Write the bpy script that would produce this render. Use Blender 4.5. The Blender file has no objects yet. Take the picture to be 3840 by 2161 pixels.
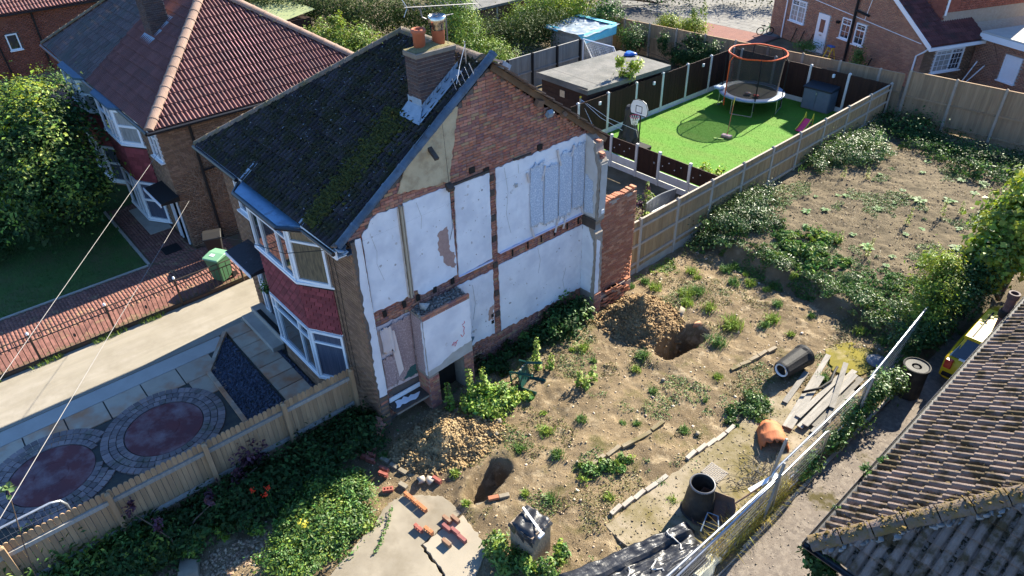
import bpy, math, random
import numpy as np
from mathutils import Matrix, Vector
random.seed(7); rng = np.random.default_rng(7)
scene = bpy.context.scene
COL = scene.collection
R = math.radians
# ------------------------------------------------------------------ camera
CAM = Vector((11.957, -5.900, 12.465))
def _basis(yaw, pitch, roll):
    cy, sy, cp, sp = math.cos(yaw), math.sin(yaw), math.cos(pitch), math.sin(pitch)
    f = Vector((-sy*cp, cy*cp, sp)); r = Vector((cy, sy, 0)); u = r.cross(f)
    cr, sr = math.cos(roll), math.sin(roll)
    return f, r*cr + u*sr, u*cr - r*sr
_f, _r, _u = _basis(R(49.673), R(-34.849), R(-1.732))
cd = bpy.data.cameras.new('camera'); cam = bpy.data.objects.new('camera', cd); COL.objects.link(cam)
cam.matrix_world = Matrix(((_r.x, _u.x, -_f.x, CAM.x), (_r.y, _u.y, -_f.y, CAM.y), (_r.z, _u.z, -_f.z, CAM.z), (0, 0, 0, 1)))
cd.lens = 24.464; cd.sensor_width = 36; cd.sensor_fit = 'HORIZONTAL'; cd.clip_end = 2000; cd.clip_start = 0.1
scene.camera = cam
# ------------------------------------------------------------------ sky and sun
SUN = Vector((-0.10, 1.0, 0.66)).normalized()
w = bpy.data.worlds.new('World'); scene.world = w; w.use_nodes = True
nt = w.node_tree; nt.nodes.clear()
sky = nt.nodes.new('ShaderNodeTexSky'); sky.sky_type = 'NISHITA'; sky.sun_disc = False
sky.sun_elevation = math.asin(SUN.z); sky.sun_rotation = math.atan2(SUN.x, SUN.y)
sky.air_density = 1.0; sky.dust_density = 0.0; sky.ozone_density = 9.0
bg = nt.nodes.new('ShaderNodeBackground'); bg.inputs[1].default_value = 0.09
wo = nt.nodes.new('ShaderNodeOutputWorld')
nt.links.new(sky.outputs[0], bg.inputs[0]); nt.links.new(bg.outputs[0], wo.inputs[0])
ld = bpy.data.lights.new('sun', 'SUN'); ld.energy = 5.0; ld.angle = R(0.5); ld.color = (1.0, 0.92, 0.76)
lo = bpy.data.objects.new('sun', ld); COL.objects.link(lo); lo.location = (0, 30, 40)
lo.rotation_euler = SUN.to_track_quat('Z', 'Y').to_euler()
vs = scene.view_settings
vs.view_transform = 'Standard'; vs.look = 'None'; vs.gamma = 1.0; vs.exposure = 1.78; vs.use_curve_mapping = False
# ------------------------------------------------------------------ helpers
V3 = Vector
def wm(o):
    m = o.matrix_basis.copy()
    return wm(o.parent) @ o.matrix_parent_inverse @ m if o.parent else m
def tag(o, label=None, cat=None, group=None, kind=None):
    if label: o['label'] = label
    if cat: o['category'] = cat
    if group: o['group'] = group
    if kind: o['kind'] = kind
    return o
def thing(name, label, cat, loc=(0, 0, 0), rz=0.0, group=None):
    o = bpy.data.objects.new(name, None); COL.objects.link(o)
    o.empty_display_size = 0.2; o.location = loc; o.rotation_euler = (0, 0, rz)
    return tag(o, label, cat, group)
def setpar(o, parent, world):
    if parent is not None:
        o.parent = parent
        if world: o.matrix_parent_inverse = wm(parent).inverted()
def frame(c, X, Y, Z):
    return Matrix(((X[0], Y[0], Z[0], c[0]), (X[1], Y[1], Z[1], c[1]), (X[2], Y[2], Z[2], c[2]), (0, 0, 0, 1)))
BOXV = np.array([(x, y, z) for x in (-.5, .5) for y in (-.5, .5) for z in (-.5, .5)])
BOXF = [(0, 1, 3, 2), (4, 6, 7, 5), (0, 4, 5, 1), (2, 3, 7, 6), (0, 2, 6, 4), (1, 5, 7, 3)]
class MB:
    def __init__(s): s.v = []; s.f = []; s.r = []; s.c = 0.0
    def add(s, V, F):
        b = len(s.v); s.v.extend([tuple(p) for p in V])
        for f in F: s.f.append(tuple(b + i for i in f)); s.r.append(s.c)
        return s
    def box(s, c, sz, rot=None):
        V = [V3((a*sz[0], b*sz[1], d*sz[2])) for a, b, d in BOXV]
        if rot is not None: V = [rot @ p for p in V]
        return s.add([p + V3(c) for p in V], BOXF)
    def bx(s, x0, x1, y0, y1, z0, z1): return s.box(((x0+x1)/2, (y0+y1)/2, (z0+z1)/2), (x1-x0, y1-y0, z1-z0))
    def bar(s, a, b, w, h, up=(0, 0, 1)):
        a, b = V3(a), V3(b); d = b - a; L = d.length; x = d / L; u = V3(up); y = u.cross(x)
        if y.length < 1e-4: y = V3((1, 0, 0)).cross(x)
        y.normalize(); z = x.cross(y)
        return s.add([(a+b)/2 + x*(p[0]*L) + y*(p[1]*w) + z*(p[2]*h) for p in BOXV], BOXF)
    def tube(s, pts, r, n=8, cap=True):
        pts = [V3(p) for p in pts]; m = len(pts); rings = []; pu = V3((0.31, 0.17, 0.93))
        for i, p in enumerate(pts):
            t = (pts[min(i+1, m-1)] - pts[max(i-1, 0)])
            if t.length < 1e-9: t = V3((0, 0, 1))
            t.normalize(); a = pu - t*pu.dot(t)
            if a.length < 1e-3: a = V3((1, 0, 0)) - t*t.x
            a.normalize(); b = t.cross(a); pu = a
            rr = r[i] if hasattr(r, '__len__') else r
            rings.append([p + (a*math.cos(k*2*math.pi/n) + b*math.sin(k*2*math.pi/n))*rr for k in range(n)])
        V = [q for g in rings for q in g]
        F = [(i*n+k, i*n+(k+1) % n, (i+1)*n+(k+1) % n, (i+1)*n+k) for i in range(m-1) for k in range(n)]
        if cap: F += [tuple(range(n-1, -1, -1)), tuple((m-1)*n+k for k in range(n))]
        return s.add(V, F)
    def lathe(s, prof, n=24, M=None, wob=0):
        V = []
        for (r, z) in prof:
            for k in range(n):
                a = k*2*math.pi/n; q = r*(1+wob*math.sin(3*a+z*7)*.5)
                p = V3((q*math.cos(a), q*math.sin(a), z)); V.append(M @ p if M is not None else p)
        m = len(prof)
        F = [(i*n+k, i*n+(k+1) % n, (i+1)*n+(k+1) % n, (i+1)*n+k) for i in range(m-1) for k in range(n)]
        return s.add(V, F)
    def prism(s, poly, d):
        # poly: list of 3D points, extruded by vector d
        n = len(poly); P = [V3(p) for p in poly]; d = V3(d)
        V = P + [p + d for p in P]
        return s.add(V, [tuple(range(n)), tuple(range(2*n-1, n-1, -1))] + [(i, i+n, (i+1) % n + n, (i+1) % n) for i in range(n)])
    def quad(s, *p): return s.add(p, [tuple(range(len(p)))])
    def build(s, name, mat, parent=None, world=False, smooth=False, bevel=0):
        me = bpy.data.meshes.new(name); me.from_pydata(s.v, [], s.f)
        me.materials.append(mat)
        if any(s.r):
            at = me.attributes.new('rnd', 'FLOAT', 'FACE'); at.data.foreach_set('value', np.array(s.r, np.float32))
        fixn(me)
        if smooth: me.shade_smooth()
        o = bpy.data.objects.new(name, me); COL.objects.link(o); setpar(o, parent, world)
        if bevel:
            b = o.modifiers.new('bevel', 'BEVEL'); b.width = bevel; b.segments = 1; b.limit_method = 'ANGLE'
        return o
import bmesh
def fixn(me):
    bm = bmesh.new(); bm.from_mesh(me); bmesh.ops.recalc_face_normals(bm, faces=bm.faces); bm.to_mesh(me); bm.free()
def npmesh(name, V, F, mat, rnd=None, smooth=False, parent=None, world=False):
    V = np.asarray(V, np.float32); F = np.asarray(F, np.int32); m, k = F.shape
    me = bpy.data.meshes.new(name)
    me.vertices.add(len(V)); me.vertices.foreach_set('co', V.ravel())
    me.loops.add(m*k); me.loops.foreach_set('vertex_index', F.ravel())
    me.polygons.add(m); me.polygons.foreach_set('loop_start', np.arange(0, m*k, k, dtype=np.int32))
    me.polygons.foreach_set('loop_total', np.full(m, k, np.int32))
    if smooth: me.polygons.foreach_set('use_smooth', np.ones(m, bool))
    me.materials.append(mat); me.update(calc_edges=True)
    if rnd is not None:
        at = me.attributes.new('rnd', 'FLOAT', 'FACE'); at.data.foreach_set('value', np.asarray(rnd, np.float32))
    o = bpy.data.objects.new(name, me); COL.objects.link(o); setpar(o, parent, world)
    return o
_cube = {}
def cube(mat, name='piece', bev=0.0):
    k = (mat.name, name)
    if k not in _cube:
        me = bpy.data.meshes.new(name); me.from_pydata([tuple(p) for p in BOXV], [], BOXF); fixn(me); me.materials.append(mat); _cube[k] = me
    return _cube[k]
def pieces(parent, name, me, Ms, limit=300, kindname=None):
    """alike pieces of one part: the nearest `limit` are objects of their own, the rest one joined part"""
    Ms = sorted(Ms, key=lambda m: (m.translation - CAM).length_squared)
    inv = wm(parent).inverted(); out = []
    for M in Ms[:limit]:
        o = bpy.data.objects.new(name, me); COL.objects.link(o); o.parent = parent
        o.matrix_parent_inverse = inv; o.matrix_basis = M; out.append(o)
    rest = Ms[limit:]
    if rest:
        v = np.empty(len(me.vertices)*3, np.float32); me.vertices.foreach_get('co', v); v = v.reshape(-1, 3)
        A = np.array([[list(r) for r in m] for m in rest])
        W = np.einsum('nij,kj->nki', A[:, :3, :3], v) + A[:, None, :3, 3]
        fs = {}
        for p in me.polygons: fs.setdefault(len(p.vertices), []).append(tuple(p.vertices))
        V = []; F = []
        FF = []
        for k, fl in fs.items():
            for f in fl:
                for j in range(1, k-1): FF.append((f[0], f[j], f[j+1]))
        FF = np.array(FF); n = len(rest)
        F = (FF[None] + (np.arange(n)*len(v))[:, None, None]).reshape(-1, 3)
        o = npmesh(kindname or name + '_courses', W.reshape(-1, 3), F, me.materials[0], np.repeat(rng.random(n)*.97+.02, len(FF)), parent=parent, world=True)
        o['kind'] = 'stuff'
    return out
def fbm(x, y, oct=4, seed=0):
    x = np.asarray(x, float); y = np.asarray(y, float); t = 0; a = 1; n = 0
    for o in range(oct):
        xi = np.floor(x).astype(np.int64); yi = np.floor(y).astype(np.int64); fx = x-xi; fy = y-yi
        def h(i, j):
            q = (i*374761393 + j*668265263 + (seed+o)*1274126177) & 0xffffffff
            q = ((q ^ (q >> 13))*1274126177) & 0xffffffff
            return ((q ^ (q >> 16)) & 0xffff)/65535.0
        sx = fx*fx*(3-2*fx); sy = fy*fy*(3-2*fy)
        t = t + a*((h(xi, yi)*(1-sx)+h(xi+1, yi)*sx)*(1-sy)+(h(xi, yi+1)*(1-sx)+h(xi+1, yi+1)*sx)*sy - .5)
        n += a; a *= .5; x = x*2.03+5.1; y = y*2.03+1.7
    return t/n*2
# ------------------------------------------------------------------ materials
def mat(name, c1, c2=None, sc=4.0, rough=.85, bump=0.0, bsc=40.0, rv=0.0, pal=None, spec=.3, metal=0.0,
        dirt=None, dsc=1.5, dth=.55, dsoft=.12, stretch=None, trans=0.0, alpha=1.0, wave=None, hv=0.0, c3=None, sc3=1.0, coat=0.0):
    m = bpy.data.materials.new(name); m.use_nodes = True; t = m.node_tree; N = t.nodes; L = t.links; N.clear()
    out = N.new('ShaderNodeOutputMaterial'); b = N.new('ShaderNodeBsdfPrincipled')
    b.inputs['Roughness'].default_value = rough; b.inputs['Metallic'].default_value = metal
    b.inputs['Specular IOR Level'].default_value = spec; b.inputs['Coat Weight'].default_value = coat
    g = N.new('ShaderNodeNewGeometry'); vec = g.outputs['Position']
    if stretch:
        mp = N.new('ShaderNodeVectorMath'); mp.operation = 'MULTIPLY'; mp.inputs[1].default_value = stretch; L.new(vec, mp.inputs[0]); vec = mp.outputs[0]
    def noise(s, d=5, r=.6, v=None):
        n = N.new('ShaderNodeTexNoise'); n.inputs['Scale'].default_value = s; n.inputs['Detail'].default_value = d; n.inputs['Roughness'].default_value = r
        L.new(v or vec, n.inputs['Vector']); return n.outputs['Fac']
    def ramp(fac, a, bb):
        q = N.new('ShaderNodeMapRange'); q.inputs[1].default_value = a; q.inputs[2].default_value = bb; L.new(fac, q.inputs[0]); return q.outputs[0]
    def mix(f, a, bb, typ='MIX'):
        q = N.new('ShaderNodeMix'); q.data_type = 'RGBA'; q.blend_type = typ
        if isinstance(f, float): q.inputs[0].default_value = f
        else: L.new(f, q.inputs[0])
        for i, s in ((6, a), (7, bb)):
            if isinstance(s, tuple): q.inputs[i].default_value = (*s, 1)
            else: L.new(s, q.inputs[i])
        return q.outputs[2]
    oi = N.new('ShaderNodeObjectInfo'); at = N.new('ShaderNodeAttribute'); at.attribute_name = 'rnd'
    ad = N.new('ShaderNodeMath'); ad.operation = 'ADD'; L.new(oi.outputs['Random'], ad.inputs[0]); L.new(at.outputs['Fac'], ad.inputs[1])
    fr = N.new('ShaderNodeMath'); fr.operation = 'FRACT'; L.new(ad.outputs[0], fr.inputs[0]); rnd = fr.outputs[0]
    if pal:
        q = N.new('ShaderNodeValToRGB'); q.color_ramp.interpolation = 'CONSTANT'; e = q.color_ramp.elements
        while len(e) < len(pal): e.new(1)
        for i, c in enumerate(pal): e[i].position = i/len(pal); e[i].color = (*c, 1)
        L.new(rnd, q.inputs[0]); col = q.outputs[0]
        col = mix(ramp(noise(sc), .3, .7), col, mix(.75, col, c2 or c1))
    else:
        col = mix(ramp(noise(sc), .32, .68), tuple(c1), tuple(c2 or c1))
    if c3: col = mix(ramp(noise(sc3, 3), .45, .65), col, tuple(c3))
    if rv or hv:
        h = N.new('ShaderNodeHueSaturation'); q = N.new('ShaderNodeMapRange'); L.new(rnd, q.inputs[0]); q.inputs[3].default_value = 1-rv; q.inputs[4].default_value = 1+rv
        L.new(q.outputs[0], h.inputs['Value']); L.new(col, h.inputs['Color'])
        if hv:
            m2 = N.new('ShaderNodeMath'); m2.operation = 'MULTIPLY'; m2.inputs[1].default_value = 7.13; L.new(rnd, m2.inputs[0])
            m3 = N.new('ShaderNodeMath'); m3.operation = 'FRACT'; L.new(m2.outputs[0], m3.inputs[0])
            q2 = N.new('ShaderNodeMapRange'); q2.inputs[3].default_value = .5-hv; q2.inputs[4].default_value = .5+hv; L.new(m3.outputs[0], q2.inputs[0]); L.new(q2.outputs[0], h.inputs['Hue'])
        col = h.outputs[0]
    if dirt: col = mix(ramp(noise(dsc, 6, .65, g.outputs['Position']), dth-dsoft, dth+dsoft), col, tuple(dirt))
    L.new(col, b.inputs['Base Color'])
    sh = b.outputs[0]
    if bump:
        bp = N.new('ShaderNodeBump'); bp.inputs['Strength'].default_value = min(1, bump); bp.inputs['Distance'].default_value = .02*max(1, bump)
        L.new(noise(bsc, 4), bp.inputs['Height']); L.new(bp.outputs[0], b.inputs['Normal'])
    if trans:
        tr = N.new('ShaderNodeBsdfTranslucent'); L.new(col, tr.inputs[0]); mx = N.new('ShaderNodeMixShader'); mx.inputs[0].default_value = trans
        L.new(sh, mx.inputs[1]); L.new(tr.outputs[0], mx.inputs[2]); sh = mx.outputs[0]
    if alpha < 1:
        tp = N.new('ShaderNodeBsdfTransparent'); mx = N.new('ShaderNodeMixShader'); mx.inputs[0].default_value = alpha
        L.new(tp.outputs[0], mx.inputs[1]); L.new(sh, mx.inputs[2]); sh = mx.outputs[0]
    L.new(sh, out.inputs[0])
    return m
RED = [(.27, .085, .055), (.33, .12, .07), (.22, .07, .06), (.19, .075, .075), (.36, .15, .09), (.26, .10, .065), (.27, .17, .085), (.30, .10, .06), (.15, .06, .055), (.31, .12, .085)]
RED = [tuple(min(.6, c*1.55) for c in q) for q in RED]
m_brick = mat('red_brick', (.4, .15, .09), (.30, .20, .15), 9, .9, .5, 60, rv=.14, pal=RED)
m_brown = mat('brown_brick', (.2, .12, .08), (.16, .1, .06), 7, .9, .4, 60, rv=.14, pal=[(.25, .145, .09), (.29, .17, .105), (.215, .125, .085), (.31, .19, .125), (.265, .16, .095)])
m_pinkbrick = mat('pink_brick', (.4, .2, .13), (.3, .16, .11), 3, .9, .3, 60, rv=.12, pal=[(.42, .215, .14), (.46, .25, .16), (.37, .18, .12), (.44, .23, .14)])
m_oldbrick = mat('orange_brick', (.36, .15, .08), (.3, .14, .09), 6, .9, .5, 50, rv=.15, pal=[(.42, .16, .08), (.47, .20, .11), (.34, .12, .07), (.50, .25, .14)])
m_newbrick = mat('new_brick', (.6, .22, .1), None, 30, .85, .3, 120, rv=.1)
m_engbrick = mat('chimney_brick', (.1, .07, .06), (.07, .05, .05), 8, .9, .5, 60, rv=.2, pal=[(.11, .07, .06), (.09, .06, .055), (.13, .075, .06), (.08, .06, .06)])
m_mortar = mat('mortar', (.34, .30, .25), (.26, .22, .18), 8, .95, .5, 90)
m_darkmortar = mat('dark_mortar', (.16, .13, .11), (.12, .1, .09), 8, .95, .5, 90)
m_pmortar = mat('pale_mortar', (.42, .35, .28), (.36, .28, .22), 8, .95, .4, 90)
m_plaster = mat('white_plaster', (.80, .80, .82), (.69, .70, .73), 1.6, .9, .55, 12, dirt=(.48, .46, .45), dsc=3.4, dth=.69, dsoft=.05, c3=(.62, .63, .67), sc3=1.3)
m_plaster2 = mat('grey_plaster', (.46, .45, .43), (.38, .36, .33), 3, .95, .5, 40)
m_cream = mat('cream_render', (.52, .43, .28), (.42, .34, .22), 3, .95, .7, 16, dirt=(.32, .24, .15), dsc=3, dth=.62)
m_cavity = mat('dark_void', (.018, .015, .013), (.03, .025, .02), 5, 1)
m_upvc = mat('white_upvc', (.80, .82, .84), (.76, .78, .80), 3, .35, spec=.45)
m_glass = mat('window_glass', (.02, .024, .03), (.035, .04, .05), 1.5, .04, spec=.9, coat=.3)
m_curtain = mat('curtained_glass', (.40, .40, .38), (.20, .20, .20), 6, .12, spec=.7, stretch=(9, 9, .4))
m_blackpvc = mat('black_plastic', (.012, .012, .014), (.02, .02, .022), 6, .35, spec=.5)
m_felt = mat('roof_felt', (.20, .19, .17), (.15, .145, .135), 2.5, .95, .6, 90, dirt=(.11, .11, .10), dsc=1.1)
m_timber = mat('weathered_board', (.40, .265, .135), (.29, .19, .10), 2, .9, .35, 30, rv=.16, stretch=(8, 8, .7), dirt=(.2, .15, .1), dsc=1.4, dth=.66)
m_timberp = mat('pale_board', (.40, .27, .155), (.30, .20, .12), 2, .9, .35, 30, rv=.14, stretch=(8, 8, .7))
m_greyboard = mat('grey_board', (.34, .33, .30), (.24, .23, .21), 2, .9, .35, 30, rv=.16, stretch=(8, 8, .7))
m_brownboard = mat('dark_stained_board', (.045, .020, .013), (.032, .015, .011), 3, .75, .25, 30, rv=.22, stretch=(8, 8, .7))
m_conc = mat('concrete', (.42, .38, .32), (.34, .30, .25), 2.5, .92, .35, 70, rv=.06)
m_whiteconc = mat('white_painted_concrete', (.74, .73, .70), (.62, .60, .57), 2, .85, .35, 30, dirt=(.40, .36, .30), dsc=2.2, dth=.68)
m_steel = mat('galvanised_steel', (.50, .52, .54), (.40, .42, .44), 10, .38, metal=.8, spec=.5)
m_lead = mat('lead_sheet', (.20, .27, .34), (.30, .37, .44), 5, .55, .3, 18, spec=.4)
m_black = mat('matt_black', (.012, .011, .011), None, 5, .7)
# ------------------------------------------------------------------ ground
def sstep(a, b, x): t = np.clip((x-a)/(b-a), 0, 1); return t*t*(3-2*t)
HOLES = [(3.24, .58, .33, .62, .20, .8), (3.22, 7.85, .40, .95, -.03, 1.05)]
def GZ(x, y):
    x = np.asarray(x, float); y = np.asarray(y, float)
    plot = -.72 + .26*sstep(-1.6, 2.0, y)
    ye = 12.75 - .07*x + .35*fbm(x*.9, y*.2, 3, 5)
    ter = sstep(-.12, .42, y-ye) * sstep(8.4, 7.0, x - .35*np.clip(y-13, 0, 6))
    plot = plot + ter*(.46 + .12*sstep(13, 20, y))
    rough = np.where((y > -8) & (y < 29) & (x > -.4) & (x < 10.2), 1.0, 0.25)
    plot = plot + rough*(.10*fbm(x*.7, y*.7, 4, 1) + .045*fbm(x*4, y*4, 3, 2) + .02*fbm(x*14, y*14, 2, 9))
    # dug wheel ruts on the upper soil
    plot = plot + ter*.03*np.sin(9*(y*.8+x*.55))*np.clip(fbm(x*.6, y*.6, 2, 12)+.1, 0, 1)
    for cx, cy, rx, ry, sk, dep in HOLES:
        u = (x-cx + sk*(y-cy))/rx; v = (y-cy)/ry
        d = (np.abs(u)**3 + np.abs(v)**3)**(1/3.) + .13*fbm(x*5, y*5, 3, 4)
        plot = plot - dep*sstep(1.12, .78, d) + .05*np.exp(-((d-1.35)/.2)**2)
    left = np.where(y < 4, -.78, -.78 + .74*sstep(4, 7.5, y))
    right = -.53 + .5*sstep(13, 20, y)
    z = np.where(x < -.4, left, np.where(x > 8.35, right, plot))
    z = np.where(y > 27.4, -.12, z)
    z = np.where(x < -30, z + .3, z)
    return z
xs = np.concatenate([[-400, -200, -100, -60, -45, -36, -31, -29], np.arange(-27, -1, 1.5), [-.6, -.42], np.arange(-.38, 9.4, .062), np.arange(9.6, 14, .5), [16, 20, 40, 90, 200, 400]])
ys = np.concatenate([[-400, -200, -90, -40, -20, -14, -11, -9.5], np.arange(-8.5, 27.3, .062), [27.38, 27.45], np.arange(28, 40, 1.5), [45, 60, 90, 200, 500]])
GX, GY = np.meshgrid(xs, ys); gz = GZ(GX, GY)
nx, ny = len(xs), len(ys)
I = np.arange(nx*ny).reshape(ny, nx)
GF = np.stack([I[:-1, :-1], I[:-1, 1:], I[1:, 1:], I[1:, :-1]], -1).reshape(-1, 4)
def soil_material():
    m = bpy.data.materials.new('soil'); m.use_nodes = True; t = m.node_tree; N = t.nodes; L = t.links
    b = N['Principled BSDF']; b.inputs['Roughness'].default_value = .95; b.inputs['Specular IOR Level'].default_value = .15
    g = N.new('ShaderNodeNewGeometry'); at = N.new('ShaderNodeAttribute'); at.attribute_name = 'soil'
    def noise(s, d=6, r=.62):
        n = N.new('ShaderNodeTexNoise'); n.inputs['Scale'].default_value = s; n.inputs['Detail'].default_value = d; n.inputs['Roughness'].default_value = r; L.new(g.outputs['Position'], n.inputs['Vector']); return n.outputs['Fac']
    def rp(f, a, c):
        q = N.new('ShaderNodeMapRange'); q.inputs[1].default_value = a; q.inputs[2].default_value = c; L.new(f, q.inputs[0]); return q.outputs[0]
    def mx(f, a, c):
        q = N.new('ShaderNodeMix'); q.data_type = 'RGBA'; L.new(f, q.inputs[0])
        for i, s in ((6, a), (7, c)):
            if isinstance(s, tuple): q.inputs[i].default_value = (*s, 1)
            else: L.new(s, q.inputs[i])
        return q.outputs[2]
    tan = mx(rp(noise(.9), .38, .62), (.155, .113, .066), (.255, .188, .11))
    tan = mx(rp(noise(2.6, 6), .54, .66), tan, (.38, .295, .185))
    tan = mx(rp(noise(1.7, 7), .54, .68), tan, (.13, .11, .045))
    tan = mx(rp(noise(38, 3), .60, .70), tan, (.42, .35, .25))
    tan = mx(rp(noise(24, 3), .60, .72), tan, (.13, .09, .05))
    dark = mx(rp(noise(1.3), .38, .64), (.115, .092, .058), (.20, .158, .10))
    dark = mx(rp(noise(34, 3), .60, .72), dark, (.26, .21, .15))
    col = mx(at.outputs['Fac'], tan, dark)
    L.new(col, b.inputs['Base Color'])
    bp = N.new('ShaderNodeBump'); bp.inputs['Strength'].default_value = 1.0; bp.inputs['Distance'].default_value = .05
    L.new(noise(34, 8, .75), bp.inputs['Height']); L.new(bp.outputs[0], b.inputs['Normal'])
    return m
m_soil = soil_material()
ground = npmesh('ground', np.stack([GX, GY, gz], -1).reshape(-1, 3), GF, m_soil, smooth=True)
ground['kind'] = 'structure'
sa = np.clip(sstep(12.0, 13.2, GY + .07*GX + .5*fbm(GX, GY, 3, 3)), 0, 1)
sa = np.maximum(sa, (GX < -.4)*1.0)
at_ = ground.data.attributes.new('soil', 'FLOAT', 'POINT'); at_.data.foreach_set('value', sa.astype(np.float32).ravel())
def gz1(x, y): return float(GZ(x, y))
def struct(name, mb, m, parent=None, world=True, **k):
    o = mb.build(name, m, parent, world, **k)
    if parent is None: o['kind'] = 'structure'
    return o
# ------------------------------------------------------------------ front of the left-hand plots
m_drive = mat('pale_drive_concrete', (.30, .265, .205), (.245, .215, .165), 1.0, .9, .45, 60, stretch=(9, 1.0, 1), dirt=(.235, .205, .155), dsc=1.1, dth=.58, c3=(.31, .275, .22), sc3=.5)
m_strip = mat('smooth_concrete', (.46, .42, .36), (.40, .36, .31), 2, .9, .2, 60)
d = struct('driveway', MB().bx(-9.05, -6.72, -30, -1.85, -.95, -.70).bx(-9.05, -7.27, -1.85, 9, -.95, -.701).bx(-7.27, -6.72, -1.849, -.3, -.95, -.702), m_drive)
struct('drive_edging', MB().bx(-6.715, -6.12, -30, -1.9, -.95, -.715), m_strip)
m_flag = mat('sandstone_flag', (.46, .37, .27), (.39, .32, .24), 2.2, .85, .3, 40, rv=.16, c3=(.46, .22, .11), sc3=1.1)
m_joint = mat('dark_joint', (.05, .05, .05), (.08, .08, .06), 6, .95)
fp = struct('front_paving', MB().bx(-6.11, -.66, -30, -.29, -.95, -.735), m_joint)
Ms = []
for j in range(14):
    y0 = -2.95 - j*.985
    Ms.append(frame((-5.66, y0, -.735), (.86, 0, 0), (0, .95, 0), (0, 0, .06)))
for j in range(12):
    y0 = -2.9 - j*.985; x0 = -5.2 + .05*math.sin(j)
    c = (-4.75, y0)
    if all((c[0]-a)**2 + (c[1]-b)**2 > 1.5**2 for a, b in ((-3.9, -4.5), (-4.2, -7.1))): Ms.append(frame((-4.78, y0, -.737), (.86, 0, 0), (0, .95, 0), (0, 0, .06)))
for j in range(16):   # flags beside the slate beds
    x0 = -6.55 + j*.62
    if x0 < -.9: Ms.append(frame((x0, -1.28, -.70), (.59, 0, 0), (0, .74, 0), (0, 0, .06)))
for x0 in np.arange(-6.9, -6.3, .3): Ms.append(frame((x0, -.9, -.70), (.28, 0, 0), (0, .3, 0), (0, 0, .06)))
pieces(fp, 'flag', cube(m_flag, 'flag'), Ms)
m_sett = mat('grey_sett', (.26, .20, .18), (.19, .155, .15), 3, .85, .4, 60, rv=.3, dirt=(.10, .11, .06), dsc=2.4, dth=.66)
m_reddisc = mat('dark_red_concrete', (.17, .05, .048), (.12, .045, .05), 1.6, .8, .4, 50, dirt=(.27, .19, .19), dsc=1.3, dth=.57)
Ms = []
for cx, cy in ((-3.9, -4.5), (-4.2, -7.1)):
    for r0, r1, n in ((.98, 1.14, 44), (1.16, 1.32, 50), (1.34, 1.52, 54)):
        for k in range(n):
            a = 2*math.pi*(k + .5*(r0 > 1.1))/n; rm = (r0+r1)/2; ca, sa_ = math.cos(a), math.sin(a)
            px, py = cx+rm*ca, cy+rm*sa_
            if px > -.75 or px < -6.1: continue
            if cy < -6 and (px+3.9)**2 + (py+4.5)**2 < 1.62**2: continue
            L_ = 2*math.pi*rm/n - .014
            Ms.append(frame((px, py, -.728 + .006*random.random()), (ca*(r1-r0), sa_*(r1-r0), 0), (-sa_*L_, ca*L_, 0), (0, 0, .06)))
    mb = MB(); mb.lathe([(.001, -.705), (.36, -.705), (.37, -.712), (.39, -.712), (.4, -.705), (.955, -.705), (.96, -.73)], 48, Matrix.Translation((cx, cy, 0)))
    mb.build('paved_disc', m_reddisc, fp, True)
pieces(fp, 'sett', cube(m_sett, 'sett'), Ms)
m_slate = mat('blue_slate_chip', (.035, .045, .075), (.06, .075, .11), 5, .6, rv=.35, spec=.5)
def chips(name, n, poly, z, s0, s1, m, parent=None, seed=1, zf=None, kind='stuff', flat=.5):
    r = np.random.default_rng(seed); P = np.array(poly); lo, hi = P.min(0), P.max(0); pts = []
    q = r.random((n*4, 2))*(hi-lo)+lo
    ins = np.zeros(len(q), bool)
    for i in range(len(P)):
        a, b = P[i], P[(i+1) % len(P)]
        c = ((a[1] > q[:, 1]) != (b[1] > q[:, 1])) & (q[:, 0] < (b[0]-a[0])*(q[:, 1]-a[1])/(b[1]-a[1]+1e-12)+a[0]); ins ^= c
    q = q[ins][:n]; n = len(q)
    zz = (zf(q[:, 0], q[:, 1]) if zf else np.full(n, z))
    return stones(name, np.column_stack([q, zz]), s0+(s1-s0)*r.random(n)**2.5, m, parent, r, kind, flat)
OCT = np.array([(1, 0, 0), (-.9, .1, 0), (.1, 1, 0), (0, -1, .1), (0, .1, 1), (.1, 0, -1.)]); OCTF = np.array([(0, 2, 4), (2, 1, 4), (1, 3, 4), (3, 0, 4), (2, 0, 5), (1, 2, 5), (3, 1, 5), (0, 3, 5)])
CUB = np.array([(x, y, z) for x in (-.7, .7) for y in (-.7, .7) for z in (-.7, .7)]); CUBF = np.array([(0, 1, 3), (0, 3, 2), (4, 6, 7), (4, 7, 5), (0, 4, 5), (0, 5, 1), (2, 3, 7), (2, 7, 6), (0, 2, 6), (0, 6, 4), (1, 5, 7), (1, 7, 3)])
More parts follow.
